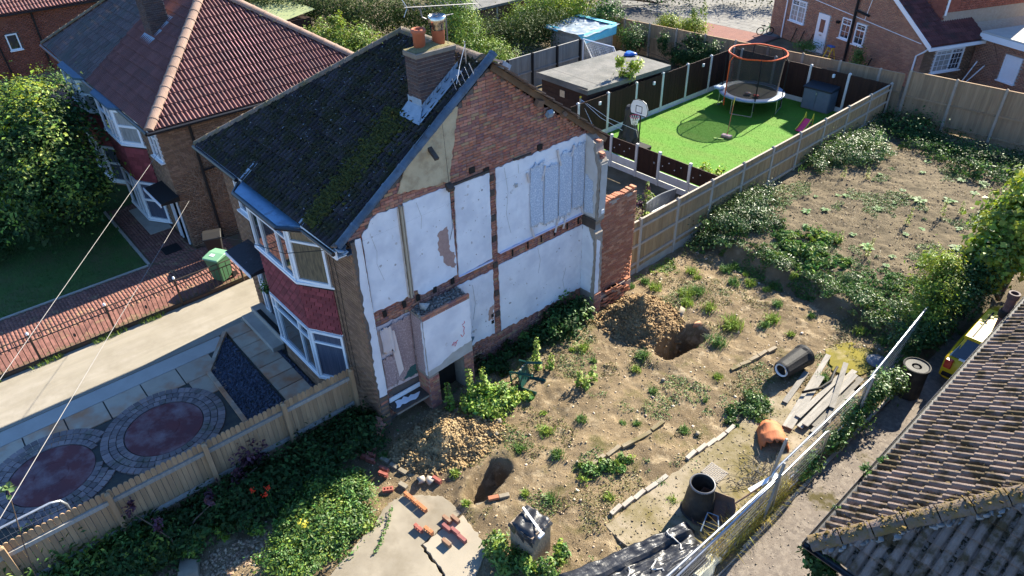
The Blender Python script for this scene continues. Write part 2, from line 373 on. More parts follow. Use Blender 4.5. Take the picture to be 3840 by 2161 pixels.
def stones(name, C, S, m, parent=None, r=None, kind='stuff', flat=.6):
    r = r or rng; n = len(C)
    B = CUB[None] + r.normal(0, .22, (n, 8, 3)); a = r.random(n)*6.283
    sc = np.stack([.8+.6*r.random(n), .6+.5*r.random(n), flat+.35*r.random(n)], -1)
    B = B*sc[:, None]*np.asarray(S)[:, None, None]
    c, s = np.cos(a)[:, None], np.sin(a)[:, None]
    til = r.normal(0, .35, (n, 1))
    x = B[..., 0]*c - B[..., 1]*s; y = B[..., 0]*s + B[..., 1]*c; z = B[..., 2] + til*B[..., 0]
    V = np.stack([x, y, z], -1) + np.asarray(C)[:, None]
    F = (CUBF[None] + (np.arange(n)*8)[:, None, None]).reshape(-1, 3)
    o = npmesh(name, V.reshape(-1, 3), F, m, np.repeat(r.random(n), 12), parent=parent, world=True)
    if kind: o['kind'] = kind
    return o
bed = [(-6.55, -1.75), (-5.15, -2.7), (-2.9, -2.75), (-.9, -2.7), (-.9, -1.72)]
struct('slate_bed', MB().prism([(x, y, -.74) for x, y in bed], (0, 0, .03)), m_joint)
o = chips('slate_chippings', 5200, bed, -.705, .018, .05, m_slate, seed=4); tag(o, 'dark blue slate chippings filling the front bed', 'gravel', kind='stuff')
o = chips('slate_chippings', 1500, [(-5.0, -.9), (-.8, -.9), (-.8, -.45), (-1.3, -.45), (-2.1, -.8), (-5, -.8)], -.70, .018, .045, m_slate, seed=5); tag(o, 'narrow strip of dark slate chippings under the bay window', 'gravel', kind='stuff')
ke = thing('bed_kerb', 'low sandstone kerb blocks edging the slate bed', 'kerb', (-5.6, -2.6, -.73))
pts = [(-6.7, -1.7), (-5.2, -2.79), (-.9, -2.85)]; Ms = []
for a, b in zip(pts, pts[1:]):
    a, b = V3((*a, -.70)), V3((*b, -.70)); L_ = (b-a).length; n = int(L_/.27); dd = (b-a)/L_
    for k in range(n): Ms.append(frame(a+dd*(L_*(k+.5)/n), dd*(L_/n-.01), V3((-dd.y, dd.x, 0))*.11, (0, 0, .17)))
pieces(ke, 'block', cube(m_flag, 'block'), Ms)
st = thing('entrance_steps', 'two stone steps leading up to the front door', 'steps', (-6.1, -.7, -.73))
for k, (y0, z1) in enumerate(((-1.02, -.52), (-.68, -.34))):
    MB().bx(-6.95, -4.75, y0, -.30, -.8 + .001*k, z1).build('step', m_conc, st, True, bevel=.012)
MB().bx(-6.6, -4.9, -.64, -.5, -.335, -.325).build('mat', m_black, st, True)
# neighbour's block-paved path and grass
m_paver = mat('red_block_paver', (.215, .098, .075), (.175, .078, .06), 3, .85, .3, 60, rv=.2, dirt=(.30, .24, .12), dsc=2.2, dth=.68)
m_pavbase = mat('paver_joint', (.15, .075, .055), (.11, .09, .045), 3, .95)
path = struct('block_path', MB().bx(-12.05, -9.10, -30, 6, -.95, -.565).bx(-17.5, -12.05, -2.1, -.5, -.95, -.566), m_pavbase)
Ms = []
for i in range(18):
    for j in range(84):
        for q in (0, 1):
            x = -11.98+i*.2+ (j % 2)*.1; y = .5 - j*.105 - q*0
            if q: continue
            if -12.0 < x < -9.2: Ms.append(frame((x, y, -.5725+.003*random.random()), (.196, 0, 0), (0, .101, 0), (0, 0, .02)))
for i in range(26):
    for j in range(14):
        x = -12.2-i*.2-(j % 2)*.1; y = -.62-j*.105
        Ms.append(frame((x, y, -.5735+.003*random.random()), (.196, 0, 0), (0, .101, 0), (0, 0, .02)))
pieces(path, 'paver', cube(m_paver, 'paver'), Ms, kindname='paver_field')
kb = MB(); kb.bx(-12.16, -12.07, -14, -2.2, -.8, -.53).bx(-17.5, -12.16, -2.2, -2.11, -.8, -.531)
struct('lawn_kerb', kb, m_conc)
m_turf = mat('shaded_turf', (.045, .10, .022), (.07, .13, .03), 2, .95, .6, 60, dirt=(.10, .10, .04), dsc=.8)  # darker green carries the shade over this lawn in its colour
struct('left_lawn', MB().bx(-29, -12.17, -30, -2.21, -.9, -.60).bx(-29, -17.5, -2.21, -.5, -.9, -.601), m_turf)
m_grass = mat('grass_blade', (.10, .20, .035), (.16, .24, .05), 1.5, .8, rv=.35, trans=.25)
m_dgrass = mat('shaded_grass_blade', (.05, .12, .025), (.09, .16, .04), 1.2, .8, rv=.35, trans=.2)  # lawn shade put into the darker blade colour
def blades(name, C, H, W_, m, parent=None, r=None, lean=.5, kind='stuff', up=None):
    r = r or rng; n = len(C); a = r.random(n)*6.283; H = np.broadcast_to(H, n)*(.6+.7*r.random(n)); l = lean*r.random(n)
    dx, dy = np.cos(a), np.sin(a); wx, wy = -dy*W_, dx*W_; C = np.asarray(C, float)
    b0 = C + np.stack([wx, wy, 0*a], -1); b1 = C - np.stack([wx, wy, 0*a], -1)
    md = C + np.stack([dx*l*H*.35, dy*l*H*.35, H*.6], -1); tp = C + np.stack([dx*l*H*1.1, dy*l*H*1.1, H*(1-.3*l)], -1)
    ww = np.stack([wx, wy, 0*a], -1)*.7
    V = np.stack([b0, b1, md-ww, md+ww, tp], 1).reshape(-1, 3); k = (np.arange(n)*5)[:, None, None]
    F = (np.array([(0, 1, 2), (0, 2, 3), (3, 2, 4)])[None] + k).reshape(-1, 3)
    o = npmesh(name, V, F, m, np.repeat(r.random(n), 3), parent=parent, world=parent is not None)
    if kind: o['kind'] = kind
    return o
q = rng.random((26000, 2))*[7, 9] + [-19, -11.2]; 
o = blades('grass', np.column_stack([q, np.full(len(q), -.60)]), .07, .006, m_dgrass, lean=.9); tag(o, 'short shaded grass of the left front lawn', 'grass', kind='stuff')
# ------------------------------------------------------------------ rear lawn, patio, side path, far yard
m_astro = mat('artificial_turf', (.075, .205, .014), (.095, .235, .02), .8, .9, .35, 260, c3=(.105, .205, .022), sc3=.7, stretch=(.5, 1.6, 1))
struct('artificial_lawn', MB().bx(-7.95, -.09, 14.62, 26.6, -.3, .03), m_astro)
q = rng.random((60000, 2))*[7.8, 11.9] + [-7.9, 14.66]
m_astrob = mat('turf_tuft', (.08, .215, .016), (.11, .25, .025), 1.1, .8, rv=.25, trans=.2)
o = blades('turf_pile', np.column_stack([q, np.full(len(q), .03)]), .018, .005, m_astrob, lean=.9); tag(o, 'bright green artificial turf pile', 'turf', kind='stuff')
m_patio = mat('patio_flag', (.40, .33, .26), (.33, .27, .22), 2, .9, .3, 50, rv=.10)
pt = struct('patio', MB().bx(-8, -.1, 7.3, 14.5, -.4, -.135), m_joint)
pieces(pt, 'flag', cube(m_patio, 'flag'), [frame((-.42-i*.61, 8.2+j*.61, -.13), (.6, 0, 0), (0, .6, 0), (0, 0, .05)) for i in range(12) for j in range(10)])
m_path = mat('worn_tarmac', (.215, .178, .145), (.155, .13, .11), 2.2, .95, .9, 120, c3=(.26, .22, .18), sc3=9, dirt=(.085, .07, .025), dsc=1.0, dth=.62, dsoft=.04)
sp = MB(); sp.bx(8.34, 12.5, -8, 14, -.9, -.49)
struct('side_path', sp, m_path)
m_apron = mat('old_concrete', (.34, .28, .20), (.26, .215, .15), 1.8, .95, .6, 70, dirt=(.13, .105, .035), dsc=1.1, dth=.54)
def slab(name, poly, z, th, m, wob=.03, parent=None, cuts=9):
    P = []
    for i in range(len(poly)):
        a, b = V3((*poly[i], 0)), V3((*poly[(i+1) % len(poly)], 0))
        for k in range(cuts):
            p = a.lerp(b, k/cuts); P.append((p.x+random.uniform(-wob, wob)*(k > 0), p.y+random.uniform(-wob, wob)*(k > 0), z-th))
    return struct(name, MB().prism(P, (0, 0, th)), m, parent, bevel=.012)
m_slab = mat('cast_concrete', (.26, .225, .17), (.21, .18, .135), 1.3, .93, .35, 90, dirt=(.19, .16, .115), dsc=1.5, dth=.58, c3=(.31, .27, .205), sc3=.9)
slab('concrete_slab', [(2.95, -3.6), (2.45, -2.05), (2.15, -1.5), (2.2, -1.2), (2.5, -.78), (2.84, -.47), (3.52, -.42), (3.58, -1.6), (4.45, -1.66), (4.9, -2.2), (4.2, -3.9)], -.60, .2, m_slab)
slab('concrete_slab', [(3.6, -1.55), (3.58, -.45), (4.13, -.5), (4.58, -.56), (4.9, -1.1), (5.3, -1.9), (4.95, -2.1), (4.5, -1.62)], -.585, .2, mat('paler_concrete', (.33, .285, .22), (.275, .24, .185), 1.5, .93, .3, 90))
slab('side_concrete', [(5.98, 1.6), (6.08, 3.4), (6.12, 4.7), (6.25, 5.7), (6.2, 7.6), (6.6, 8.4), (7.6, 8.2), (8.15, 6.0), (8.2, 1.5)], -.425, .2, m_apron)
slab('mossy_slab', [(6.2, 10.5), (6.45, 11.3), (7.1, 11.45), (7.5, 10.9), (7.4, 10.2), (6.85, 9.8)], -.415, .15, mat('mossy_concrete', (.22, .18, .02), (.14, .12, .025), 2.5, .95, .8, 60, dirt=(.35, .28, .17), dsc=2.2, dth=.66), .05)
kb = MB()
for k in range(12): kb.bx(8.26+.01*random.random(), 8.335, -.6+k*.92, .3+k*.92, -.7, -.44)
struct('path_kerb', kb, m_conc)
for k, (a, b) in enumerate((((5.9, 1.9), (6.05, 3.7)), ((6.05, 4.4), (6.2, 6.2)), ((4.65, 2.6), (4.95, 5.0)), ((4.9, 7.9), (5.25, 9.6)))):
    a, b = V3(a), V3(b); mb = MB()
    for j in range(5):
        p, q = a.lerp(b, j/5), a.lerp(b, (j+.9)/5); z = gz1(p.x, p.y)+.03
        mb.bar((p.x, p.y, z), (q.x+random.uniform(-.04, .04), q.y, z+.02), .10, .08)
    o = mb.build('footing_edge', m_conc if k < 2 else m_apron); o['kind'] = 'structure'
m_yard = mat('yard_flag', (.20, .19, .175), (.15, .145, .135), 2, .9, .3, 40, rv=.13)
yd = struct('rear_yard', MB().bx(-26, -10.9, 30.5, 60, -.3, -.06), mat('yard_joint', (.08, .075, .07), None, 5, .95))
pieces(yd, 'flag', cube(m_yard, 'flag'), [frame((-11.6-i*.92-(j % 2)*.4, 36.4+j*.62, -.055), (.9, 0, 0), (0, .6, 0), (0, 0, .03)) for i in range(14) for j in range(20)])
struct('red_apron', MB().bx(-16.5, -10.95, 31, 36.05, -.3, -.03), mat('red_tarmac', (.22, .10, .075), (.17, .08, .065), 2, .95, .5, 60))
struct('street', MB().bx(-60, -26.5, 30, 70, -.3, -.05), mat('street_tarmac', (.06, .06, .062), (.08, .08, .08), 2, .9))
# ------------------------------------------------------------------ building helpers
def brickwall(parent, O, U, V, w, h, m, mask=None, name='brick', course=.075, L=.225, limit=300, proud=.012, headers=0.0, jit=.002):
    O, U, V = V3(O), V3(U), V3(V); N = U.cross(V); Ms = []
    for r in range(int(h/course)):
        v = (r+.5)*course; u = -(r % 2)*L/2
        while u < w:
            l = L if random.random() > headers else L/2
            a, b = max(u+.005, 0), min(u+l-.005, w)
            if b-a > .03 and (mask is None or mask((a+b)/2, v)):
                Ms.append(frame(O+U*((a+b)/2)+V*v+N*(random.uniform(-jit, jit)), U*(b-a), V*(course-.011), N*(2*proud)))
            u += l
    return pieces(parent, name, cube(m, name), Ms, limit)
def window(parent, O, U, V, w, h, cols=(1,), rows=(1,), fw=.065, dep=.07, sill=True, m=None, glass=None, sillw=.05, lead=None):
    O, U, V = V3(O), V3(U).normalized(), V3(V).normalized(); N = U.cross(V); fr = MB(); m = m or m_upvc
    def bx(u0, u1, v0, v1, n0, n1, mb):
        P = [O+U*u+V*v+N*n for u in (u0, u1) for v in (v0, v1) for n in (n0, n1)]; mb.add(P, BOXF)
    for a in ((0, fw), (w-fw, w)): bx(a[0], a[1], 0, h, -.03, dep, fr)
    for a in ((0, fw), (h-fw, h)): bx(fw+.001, w-fw-.001, a[0], a[1], -.03, dep-.002, fr)
    sc, sr = sum(cols), sum(rows); us = [0]; vs_ = [0]
    for c in cols: us.append(us[-1]+c/sc*w)
    for c in rows: vs_.append(vs_[-1]+c/sr*h)
    for u in us[1:-1]: bx(u-fw*.45, u+fw*.45, fw, h-fw, -.02, dep-.004, fr)
    for v in vs_[1:-1]: bx(fw, w-fw, v-fw*.4, v+fw*.4, -.02, dep-.006, fr)
    o = fr.build('window', m, parent, True)
    for i in range(len(cols)):
        for j in range(len(rows)):
            g = MB(); u0, u1 = us[i]+fw*.4, us[i+1]-fw*.4; v0, v1 = vs_[j]+fw*.4, vs_[j+1]-fw*.4
            bx(u0, u1, v0, v1, .0, .02, g); gl = glass[(i*len(rows)+j) % len(glass)] if glass else m_glass
            g.build('pane', gl, o, True)
            if lead:
                lb = MB(); nu, nv = lead
                for k in range(1, nu): uu = u0+(u1-u0)*k/nu; bx(uu-.008, uu+.008, v0, v1, .02, .032, lb)
                for k in range(1, nv): vv = v0+(v1-v0)*k/nv; bx(u0, u1, vv-.008, vv+.008, .02, .03, lb)
                lb.build('glazing_bar', m, o, True)
    if sill:
        s = MB(); bx(-.05, w+.05, -sillw, -.002, -.05, dep+.09, s); s.build('sill', m, o, True)
    return o
def tile_mesh(name, m, w, l, prof, th=.03, tilt=.035):
    """prof: (u 0..1, height) across the tile; laid with the lower edge raised on the course below"""
    n = len(prof); V = []; F = []
    for v, zo in ((-.06*l, tilt), (.5*l, tilt*.5), (l, 0)):
        for u, hh in prof: V.append(((u-.5)*w, v, hh+zo))
    for u, hh in prof: V.append(((u-.5)*w, -.06*l, hh+tilt-th))
    for j in (0, 1):
        for i in range(n-1): a = j*n+i; F.append((a, a+1, a+n+1, a+n))
    for i in range(n-1): F.append((3*n+i, 3*n+i+1, i+1, i))
    F.append((0, n, 2*n, 3*n))
    me = bpy.data.meshes.new(name); me.from_pydata(V, [], F); me.materials.append(m); return me
def tileroof(parent, name, O, U, V, lim, vmax, w, g, me, limit=300, skip=None, jit=.006, stag=0.0):
    O, U, V = V3(O), V3(U).normalized(), V3(V).normalized(); N = U.cross(V); Ms = []
    for r in range(int(vmax/g)+1):
        v = r*g; a, b = lim(min(v+g*.5, vmax)); k = math.floor(a/w)-1
        if v > vmax-.05: continue
        while k*w < b:
            o_ = stag*(r % 2)*w; u0, u1 = max(k*w+o_, a), min((k+1)*w+o_, b)
            if u1-u0 > .04 and not (skip and skip((u0+u1)/2, v+g/2)):
                s = (u1-u0)/w; gl = min(g, vmax-v)/g
                q = N + U*random.uniform(-.015, .015)
                slip = random.random() < .035
                Ms.append(frame(O+U*((u0+u1)/2)+V*(v-(random.uniform(.01, .04) if slip else 0))+N*random.uniform(0, jit), U*s+V*(random.uniform(-.07, .07) if slip else random.uniform(-.008, .008)), V*(gl*1.0), q))
            k += 1
    return pieces(parent, name, me, Ms, limit)
def halfround(m, name='ridge_tile', r=.13, l=.46, n=8, flat=.8):
    V = []; F = []
    for j, x in enumerate((0, l*.93, l*.93, l)):
        rr = r if j < 2 else r*1.1
        for k in range(n+1):
            a = math.pi*k/n; V.append((x-(.0 if j < 3 else -.02), rr*math.cos(a), rr*math.sin(a)*flat))
    for j in range(3):
        for k in range(n): i = j*(n+1)+k; F.append((i, i+1, i+n+2, i+n+1))
    F.append(tuple(range(n+1))); F.append(tuple(3*(n+1)+k for k in range(n, -1, -1)))
    me = bpy.data.meshes.new(name); me.from_pydata(V, [], F); fixn(me); me.materials.append(m); return me
def ridge(parent, name, me, a, b, l=.46, up=(0, 0, 1), limit=300):
    a, b = V3(a), V3(b); d = b-a; L = d.length; x = d/L; y = V3(up).cross(x).normalized(); z = x.cross(y); n = max(1, round(L/l)); s = L/n/l
    return pieces(parent, name, me, [frame(a+x*(L*k/n), x*s, y, z+V3((0, 0, random.uniform(-.02, .02)))) for k in range(n)], limit)
def jag(pts, amp=.02, seg=.12, seed=0):
    """irregular outline through 2D points"""
    r = random.Random(seed); out = []
    for i, a in enumerate(pts):
        b = pts[(i+1) % len(pts)]; L = math.hypot(b[0]-a[0], b[1]-a[1]); n = max(1, int(L/seg)); ap = amp if len(a) < 3 else a[2]
        for k in range(n):
            t = k/n; j = r.uniform(-ap, ap)*(k > 0); nx_, ny_ = -(b[1]-a[1])/L, (b[0]-a[0])/L
            out.append((a[0]+(b[0]-a[0])*t+nx_*j, a[1]+(b[1]-a[1])*t+ny_*j))
    return out
def panel(name, poly, x, th, m, parent, bevel=0):      # outline in (y,z) on the plane x
    return MB().prism([(x, y, z) for y, z in poly], (th, 0, 0)).build(name, m, parent, True, bevel=bevel)
# ------------------------------------------------------------------ the half-demolished house
H = thing('half_demolished_house', 'half demolished brick semi with mossy dark roof and exposed white party wall', 'house', (-3.6, 3.4, -.75))
core = MB(); core.bx(-7.24, -.02, -.265, 7.05, -.8, 4.93)
core.prism([(-.24, -.265, 4.92), (-.24, 7.3, 4.92), (-.24, 3.77, 7.68)], (.22, 0, 0))
core.bx(-.019, .09, -.272, -.03, -.78, 4.9)
wall = core.build('wall', m_darkmortar, H, True)
SL = .686
def pw_mask(u, v):        # party wall brick, u = y, v from z=-.5
    y, z = u-.28, v-.5
    if z > 4.9 + .686*(y+.30) - .05 or z > 5.05 + .72*(7.5-y) - .1: return False
    return True
bk = brickwall(wall, (-.018, -.28, -.5), (0, 1, 0), (0, 0, 1), 7.4, 8.2, m_brick,
               lambda u, v: pw_mask(u, v) and not (v > .85 and v < 2.85 and u-.28 > 3.9 and u-.28 < 6.8) and not (v > 3.5 and v < 5.6 and (3.95 < u-.28 < 6.8 or .25 < u-.28 < 2.4)) and not (.5 < v < 2.9 and .1 < u-.28 < 2.3), headers=.3, proud=.012, jit=.004)
# front elevation
def front_mask(u, v):
    x, z = u-7.24, v-.78
    if -6.36 < x < -5.2 and 3.22 < z < 4.6: return False
    if -6.5 < x < -5.2 and -.36 < z < 1.95: return False
    if -5.1 < x < -1.3: return False
    return True
brickwall(wall, (-7.24, -.265, -.78), (1, 0, 0), (0, 0, 1), 7.33, 5.65, m_brown, front_mask, limit=300)
brickwall(wall, (-7.24, 1.3, -.78), (0, -1, 0), (0, 0, 1), 1.58, 5.65, m_brown, None, limit=40)
# roof slopes (underlay) and tiles
m_dtile = mat('dark_mossy_tile', (.030, .027, .030), (.055, .049, .054), 5, .9, .8, 45, rv=.35, dirt=(.028, .030, .012), dsc=2.6, dth=.53, dsoft=.08, c3=(.022, .02, .023), sc3=1.5)
roof = MB()
A, B, C_, D_ = (-7.72, -.62, 4.84), (.03, -.62, 4.84), (.03, 3.77, 7.84), (-3.32, 3.77, 7.84)
roof.add([A, B, C_, D_, (-7.72, 8.1, 4.87), (.03, 7.62, 5.02)], [(0, 1, 2, 3), (3, 2, 5, 4), (0, 3, 4)])
roof.add([(A[0]+.02, A[1]+.02, 4.79), (.02, -.6, 4.79), (.02, 7.55, 4.93), (-7.7, 8.08, 4.79)], [(0, 1, 2, 3)])
rf = roof.build('roof', m_dtile, H, True)
tp = [(0, .0), (.06, .045), (.15, .065), (.24, .045), (.32, .004), (.5, .0), (.56, .045), (.65, .065), (.74, .045), (.82, .004), (1, 0)]
t_dark = tile_mesh('tile', m_dtile, .33, .345, tp, .03, .04)
Vd = V3((0, 1, SL)).normalized(); Ls = (V3(D_)-V3((D_[0], -.62, 4.84))).length
tileroof(rf, 'tile', (-7.72, -.62, 4.85), (1, 0, 0), Vd, lambda v: (v/Ls*4.4, 7.73), Ls, .33, .345, t_dark, 300)
# leftover broken tiles and battens down the rear verge
m_btile = mat('broken_tile', (.20, .13, .09), (.15, .10, .075), 8, .9, .6, 50, rv=.25)
for k in range(13):
    t = k/13; y = 3.95+t*3.75; z = 7.83-(y-3.77)*.735
    b = V3((0, 1, -.735)).normalized()
    MB().box((.07+random.uniform(-.05, .05), y, z+.05), (.42, .36, .03), Matrix.Rotation(-math.atan(.735)+.10, 3, 'X') @ Matrix.Rotation(random.uniform(-.12, .12), 3, 'Z')).build('verge_tile', m_btile, rf, True)
MB().bar((.04, 3.8, 7.72), (.06, 7.72, 4.86), .05, .14).build('bargeboard', mat('old_timber', (.20, .13, .08), (.13, .09, .06), 4, .9, .5, 30), rf, True)
for k, (y, dz) in enumerate(((4.15, .2), (5.2, -.14), (5.55, -.25), (6.05, -.05))):
    z = 7.75-(y-3.77)*.735
    MB().box((.1, y, z+dz), (.12, .26-.05*k, .16), Matrix.Rotation(-.6+.3*k, 3, 'X') @ Matrix.Rotation(.3*k, 3, 'Y')).build('broken_board', m_btile if k % 2 else m_lead, rf, True)
m_rid = mat('mossy_ridge', (.20, .155, .125), (.14, .11, .09), 6, .95, .8, 40, rv=.2, dirt=(.12, .11, .05), dsc=3, dth=.55)
hr = halfround(m_rid, 'ridge_tile')
ridge(rf, 'ridge_tile', hr, (-3.3, 3.77, 7.87), (-.25, 3.77, 7.84))
ridge(rf, 'hip_tile', halfround(m_rid, 'hip_tile', .12), (-7.72, -.62, 4.87), (-3.35, 3.74, 7.88), .42)
m_verge = mat('blue_grey_verge', (.085, .125, .17), (.055, .08, .11), 5, .5, .3, 30, rv=.15, dirt=(.05, .045, .045), dsc=4, dth=.62, spec=.45)
ridge(rf, 'verge_unit', halfround(m_verge, 'verge_unit', .115, .6, 8, .9), (.05, -.55, 4.90), (.05, 3.85, 7.95), .56)
MB().box((.03, 3.98, 7.82), (.2, .5, .05), Matrix.Rotation(-.45, 3, 'X')).build('ridge_board', mat('bleached_board', (.42, .33, .25), None, 6, .9), rf, True)
# moss strip on the slope
def moss(name, n, pf, m, parent, s=(.02, .06), seed=3):
    r = np.random.default_rng(seed); P = np.array([pf(r) for _ in range(n)]); return stones(name, P, s[0]+(s[1]-s[0])*r.random(n)**2, m, parent, r, 'stuff', .35)
m_moss = mat('roof_moss', (.060, .065, .012), (.035, .04, .010), 9, 1, .8, 60, rv=.4)
def mp(r):
    t = r.random(); u = -1.15+.2*r.normal()*(.6+.6*t)-.05; y = -.55+t**1.2*2.7; return (u, y, 4.90+SL*(y+.62)+.035)
moss('moss', 3400, mp, m_moss, rf, (.02, .07))
def mp2(r):
    y = -.55+r.random()*4.2; x = r.uniform(-7.4+(y+.6)*1.0, -.15); return (x, y, 4.885+SL*(y+.62)+.02)
moss('moss', 7000, mp2, mat('dark_moss', (.030, .032, .014), (.05, .045, .03), 9, 1, .8, 60, rv=.5), rf, (.012, .055), 8)
def mp3(r):
    y = -.55+r.random()*4.2; x = r.uniform(-7.4+(y+.6)*1.0, -.15); return (x, y, 4.885+SL*(y+.62)+.045)
moss('lichen', 420, mp3, mat('lichen', (.20, .22, .25), (.14, .16, .18), 9, 1), rf, (.008, .028), 9)
# chimney
ch = MB(); ch.bx(-1.08, -.645, 2.335, 3.335, 6.6, 8.08); chm = ch.build('chimney', m_pmortar, H, True)
Ms_lim = 160
brickwall(chm, (-1.09, 2.335, 6.78), (1, 0, 0), (0, 0, 1), .455, 1.34, m_engbrick, None, limit=120)
brickwall(chm, (-.645, 2.325, 6.78), (0, 1, 0), (0, 0, 1), 1.02, 1.34, m_engbrick, None, limit=160)
cp = MB(); cp.bx(-1.12, -.6, 2.29, 3.38, 8.05, 8.17); cp.build('cap', mat('stained_cement', (.25, .21, .17), (.2, .17, .13), 5, .95, .6, 60), chm, True, bevel=.02)
fl = MB(); n = 10
V = [(-1.1+.48*i/n, 2.31+1.05*j/n, 8.165+.09*math.sin(math.pi*i/n)*math.sin(math.pi*j/n)+random.uniform(0, .02)) for j in range(n+1) for i in range(n+1)]
fl.add(V, [(j*(n+1)+i, j*(n+1)+i+1, (j+1)*(n+1)+i+1, (j+1)*(n+1)+i) for j in range(n) for i in range(n)])
fl.build('flaunching', mat('mossy_cement', (.24, .20, .10), (.16, .14, .06), 7, 1, .9, 50), chm, True, smooth=True)
m_terra = mat('terracotta', (.43, .14, .07), (.36, .11, .06), 4, .7, .2, 40)
MB().lathe([(.10, 8.2), (.125, 8.2), (.135, 8.5), (.165, 8.52), (.165, 8.58), (.135, 8.6), (.115, 8.58), (.11, 8.3), (.0, 8.3)], 24, Matrix.Translation((-.88, 2.6, 0))).build('chimney_pot', m_terra, chm, True, smooth=True)
p2 = MB().lathe([(.10, 8.2), (.135, 8.2), (.145, 8.52), (.16, 8.54)], 24, Matrix.Translation((-.84, 3.08, 0))).build('chimney_pot', m_terra, chm, True, smooth=True)
m_ss = mat('stainless_steel', (.55, .52, .47), (.42, .40, .36), 6, .22, metal=1.0)
MB().lathe([(.155, 8.50), (.175, 8.54), (.175, 8.60), (.19, 8.62), (.19, 8.78), (.17, 8.80), (.165, 8.74), (.15, 8.73), (.0, 8.73)], 28, Matrix.Translation((-.84, 3.08, 0))).build('cowl', m_ss, chm, True, smooth=True)
# stepped lead flashing
fs = MB(); y0 = 2.28
for k in range(9):
    y = 2.30+k*.118; zb = 4.86+SL*(y+.62)+.06
    fs.add([(-.612, y, zb-.04), (-.612, y+.13, zb+.05), (-.612, y+.13, zb+.22), (-.612, y, zb+.12), (-.605, y, zb-.04), (-.605, y+.13, zb+.05), (-.605, y+.13, zb+.22), (-.605, y, zb+.12)], [(0, 1, 2, 3), (7, 6, 5, 4), (0, 4, 5, 1), (1, 5, 6, 2), (2, 6, 7, 3), (3, 7, 4, 0)])
a = 4.87+SL*(2.02+.62)+.08; b = 4.87+SL*(3.35+.62)+.08
fs.add([(-.605, 2.02, a), (-.34, 2.02, a), (-.34, 3.3, b-.02), (-.605, 3.3, b-.02)], [(0, 1, 2, 3)])
fs.add([(-1.16, 2.03, a+.02), (-.34, 2.03, a+.01), (-.6, 2.325, a+.26), (-1.14, 2.325, a+.28)], [(0, 1, 2, 3)])
fs.add([(-1.14, 2.322, a+.2), (-.61, 2.322, a+.2), (-.61, 2.322, a+.42), (-1.14, 2.322, a+.42)], [(0, 1, 2, 3)])
fs.build('flashing', m_lead, chm, True)
# aerial on the chimney
m_dsteel = mat('dull_steel', (.20, .20, .21), (.15, .15, .16), 9, .5, metal=.5)
ae = thing('tv_aerial', 'grey television aerial with a long toothed boom above the chimney', 'aerial', (-.9, 3.3, 8.2))
mb = MB(); mb.tube([(-.9, 3.36, 7.6), (-.9, 3.36, 8.72)], .018, 6); mb.tube([(-.9, 2.85, 8.74), (-.9, 3.56, 8.72)], .012, 6); mb.tube([(-.9, 2.85, 8.74), (-.9, 2.74, 8.80), (-.9, 2.72, 9.0)], .016, 6); mb.build('mast', m_dsteel, ae, True)
MB().tube([(-.9, 2.33, 9.06), (-.9, 4.28, 8.82)], .010, 6).build('boom', m_dsteel, ae, True)
for k in range(15):
    t = k/14; p = V3((-.9, 2.36, 9.06)).lerp(V3((-.9, 4.28, 8.82)), t); MB().tube([p+V3((-.11, .0, .05)), p+V3((.11, .0, -.05))], .006, 5).build('element', m_dsteel, ae, True)
MB().tube([(-.95, 2.30, 9.24), (-.9, 2.40, 9.05), (-.95, 2.33, 8.86)], .008, 5).build('reflector', m_steel, ae, True)
ae2 = thing('broken_aerial', 'small collapsed aerial lying on the verge behind the chimney', 'aerial', (-.3, 3.2, 7.6))
mb = MB(); mb.tube([(-.45, 3.5, 7.7), (-.4, 3.45, 8.25)], .014, 6)
mb.build('mast', m_steel, ae2, True)
for k in range(5): MB().tube([(-.35+.03*k, 3.0+.1*k, 7.55+.07*k), (-.02+.03*k, 2.86+.1*k, 7.42+.07*k)], .007, 5).build('element', m_steel, ae2, True)
MB().tube([(-.4, 3.46, 8.2), (-.3, 3.2, 7.8), (-.12, 2.95, 7.5)], .006, 5).build('cable', m_upvc, ae2, True)
# ---- party wall plaster, wallpaper, scars
X0 = -.004; T = .022
panel('plaster', jag([(.02, 2.87, .03), (1.02, 2.86), (1.02, 5.26, .02), (.62, 5.28, .05), (.32, 5.22, .05), (.05, 4.92, .01)], .012, .09, 1), X0, T, m_plaster, H)
panel('plaster', jag([(1.16, 2.95, .05), (1.45, 2.72, .03), (2.46, 2.82, .01), (2.44, 5.28, .015), (1.16, 5.30, .01)], .012, .09, 2), X0, T, m_plaster, H)
panel('plaster', jag([(2.50, 2.76, .01), (3.58, 2.82, .01), (3.62, 5.22, .02), (2.56, 5.24, .01)], .012, .09, 3), X0, T+.015, m_plaster, H)
panel('plaster', jag([(3.80, 2.88, .012), (6.97, 2.86, .008), (6.97, 5.24, .03), (3.84, 5.26, .012)], .012, .09, 4), X0, T, m_plaster, H)
panel('plaster', jag([(3.80, .30, .04), (6.97, .26, .01), (6.97, 2.48, .01), (3.80, 2.50, .01)], .012, .09, 5), X0, T, m_plaster, H)
panel('plaster', jag([(2.42, .42, .05), (3.56, .34, .015), (3.60, 2.45, .03), (2.42, 2.48, .02)], .012, .09, 6), X0, T, m_plaster, H)
panel('render', jag([(1.05, 5.58, .03), (2.46, 5.40, .03), (2.55, 5.9, .03), (2.84, 7.05, .01), (2.78, 7.08, .01), (1.32, 6.07)], .02, .09, 7), X0, .03, m_cream, H)
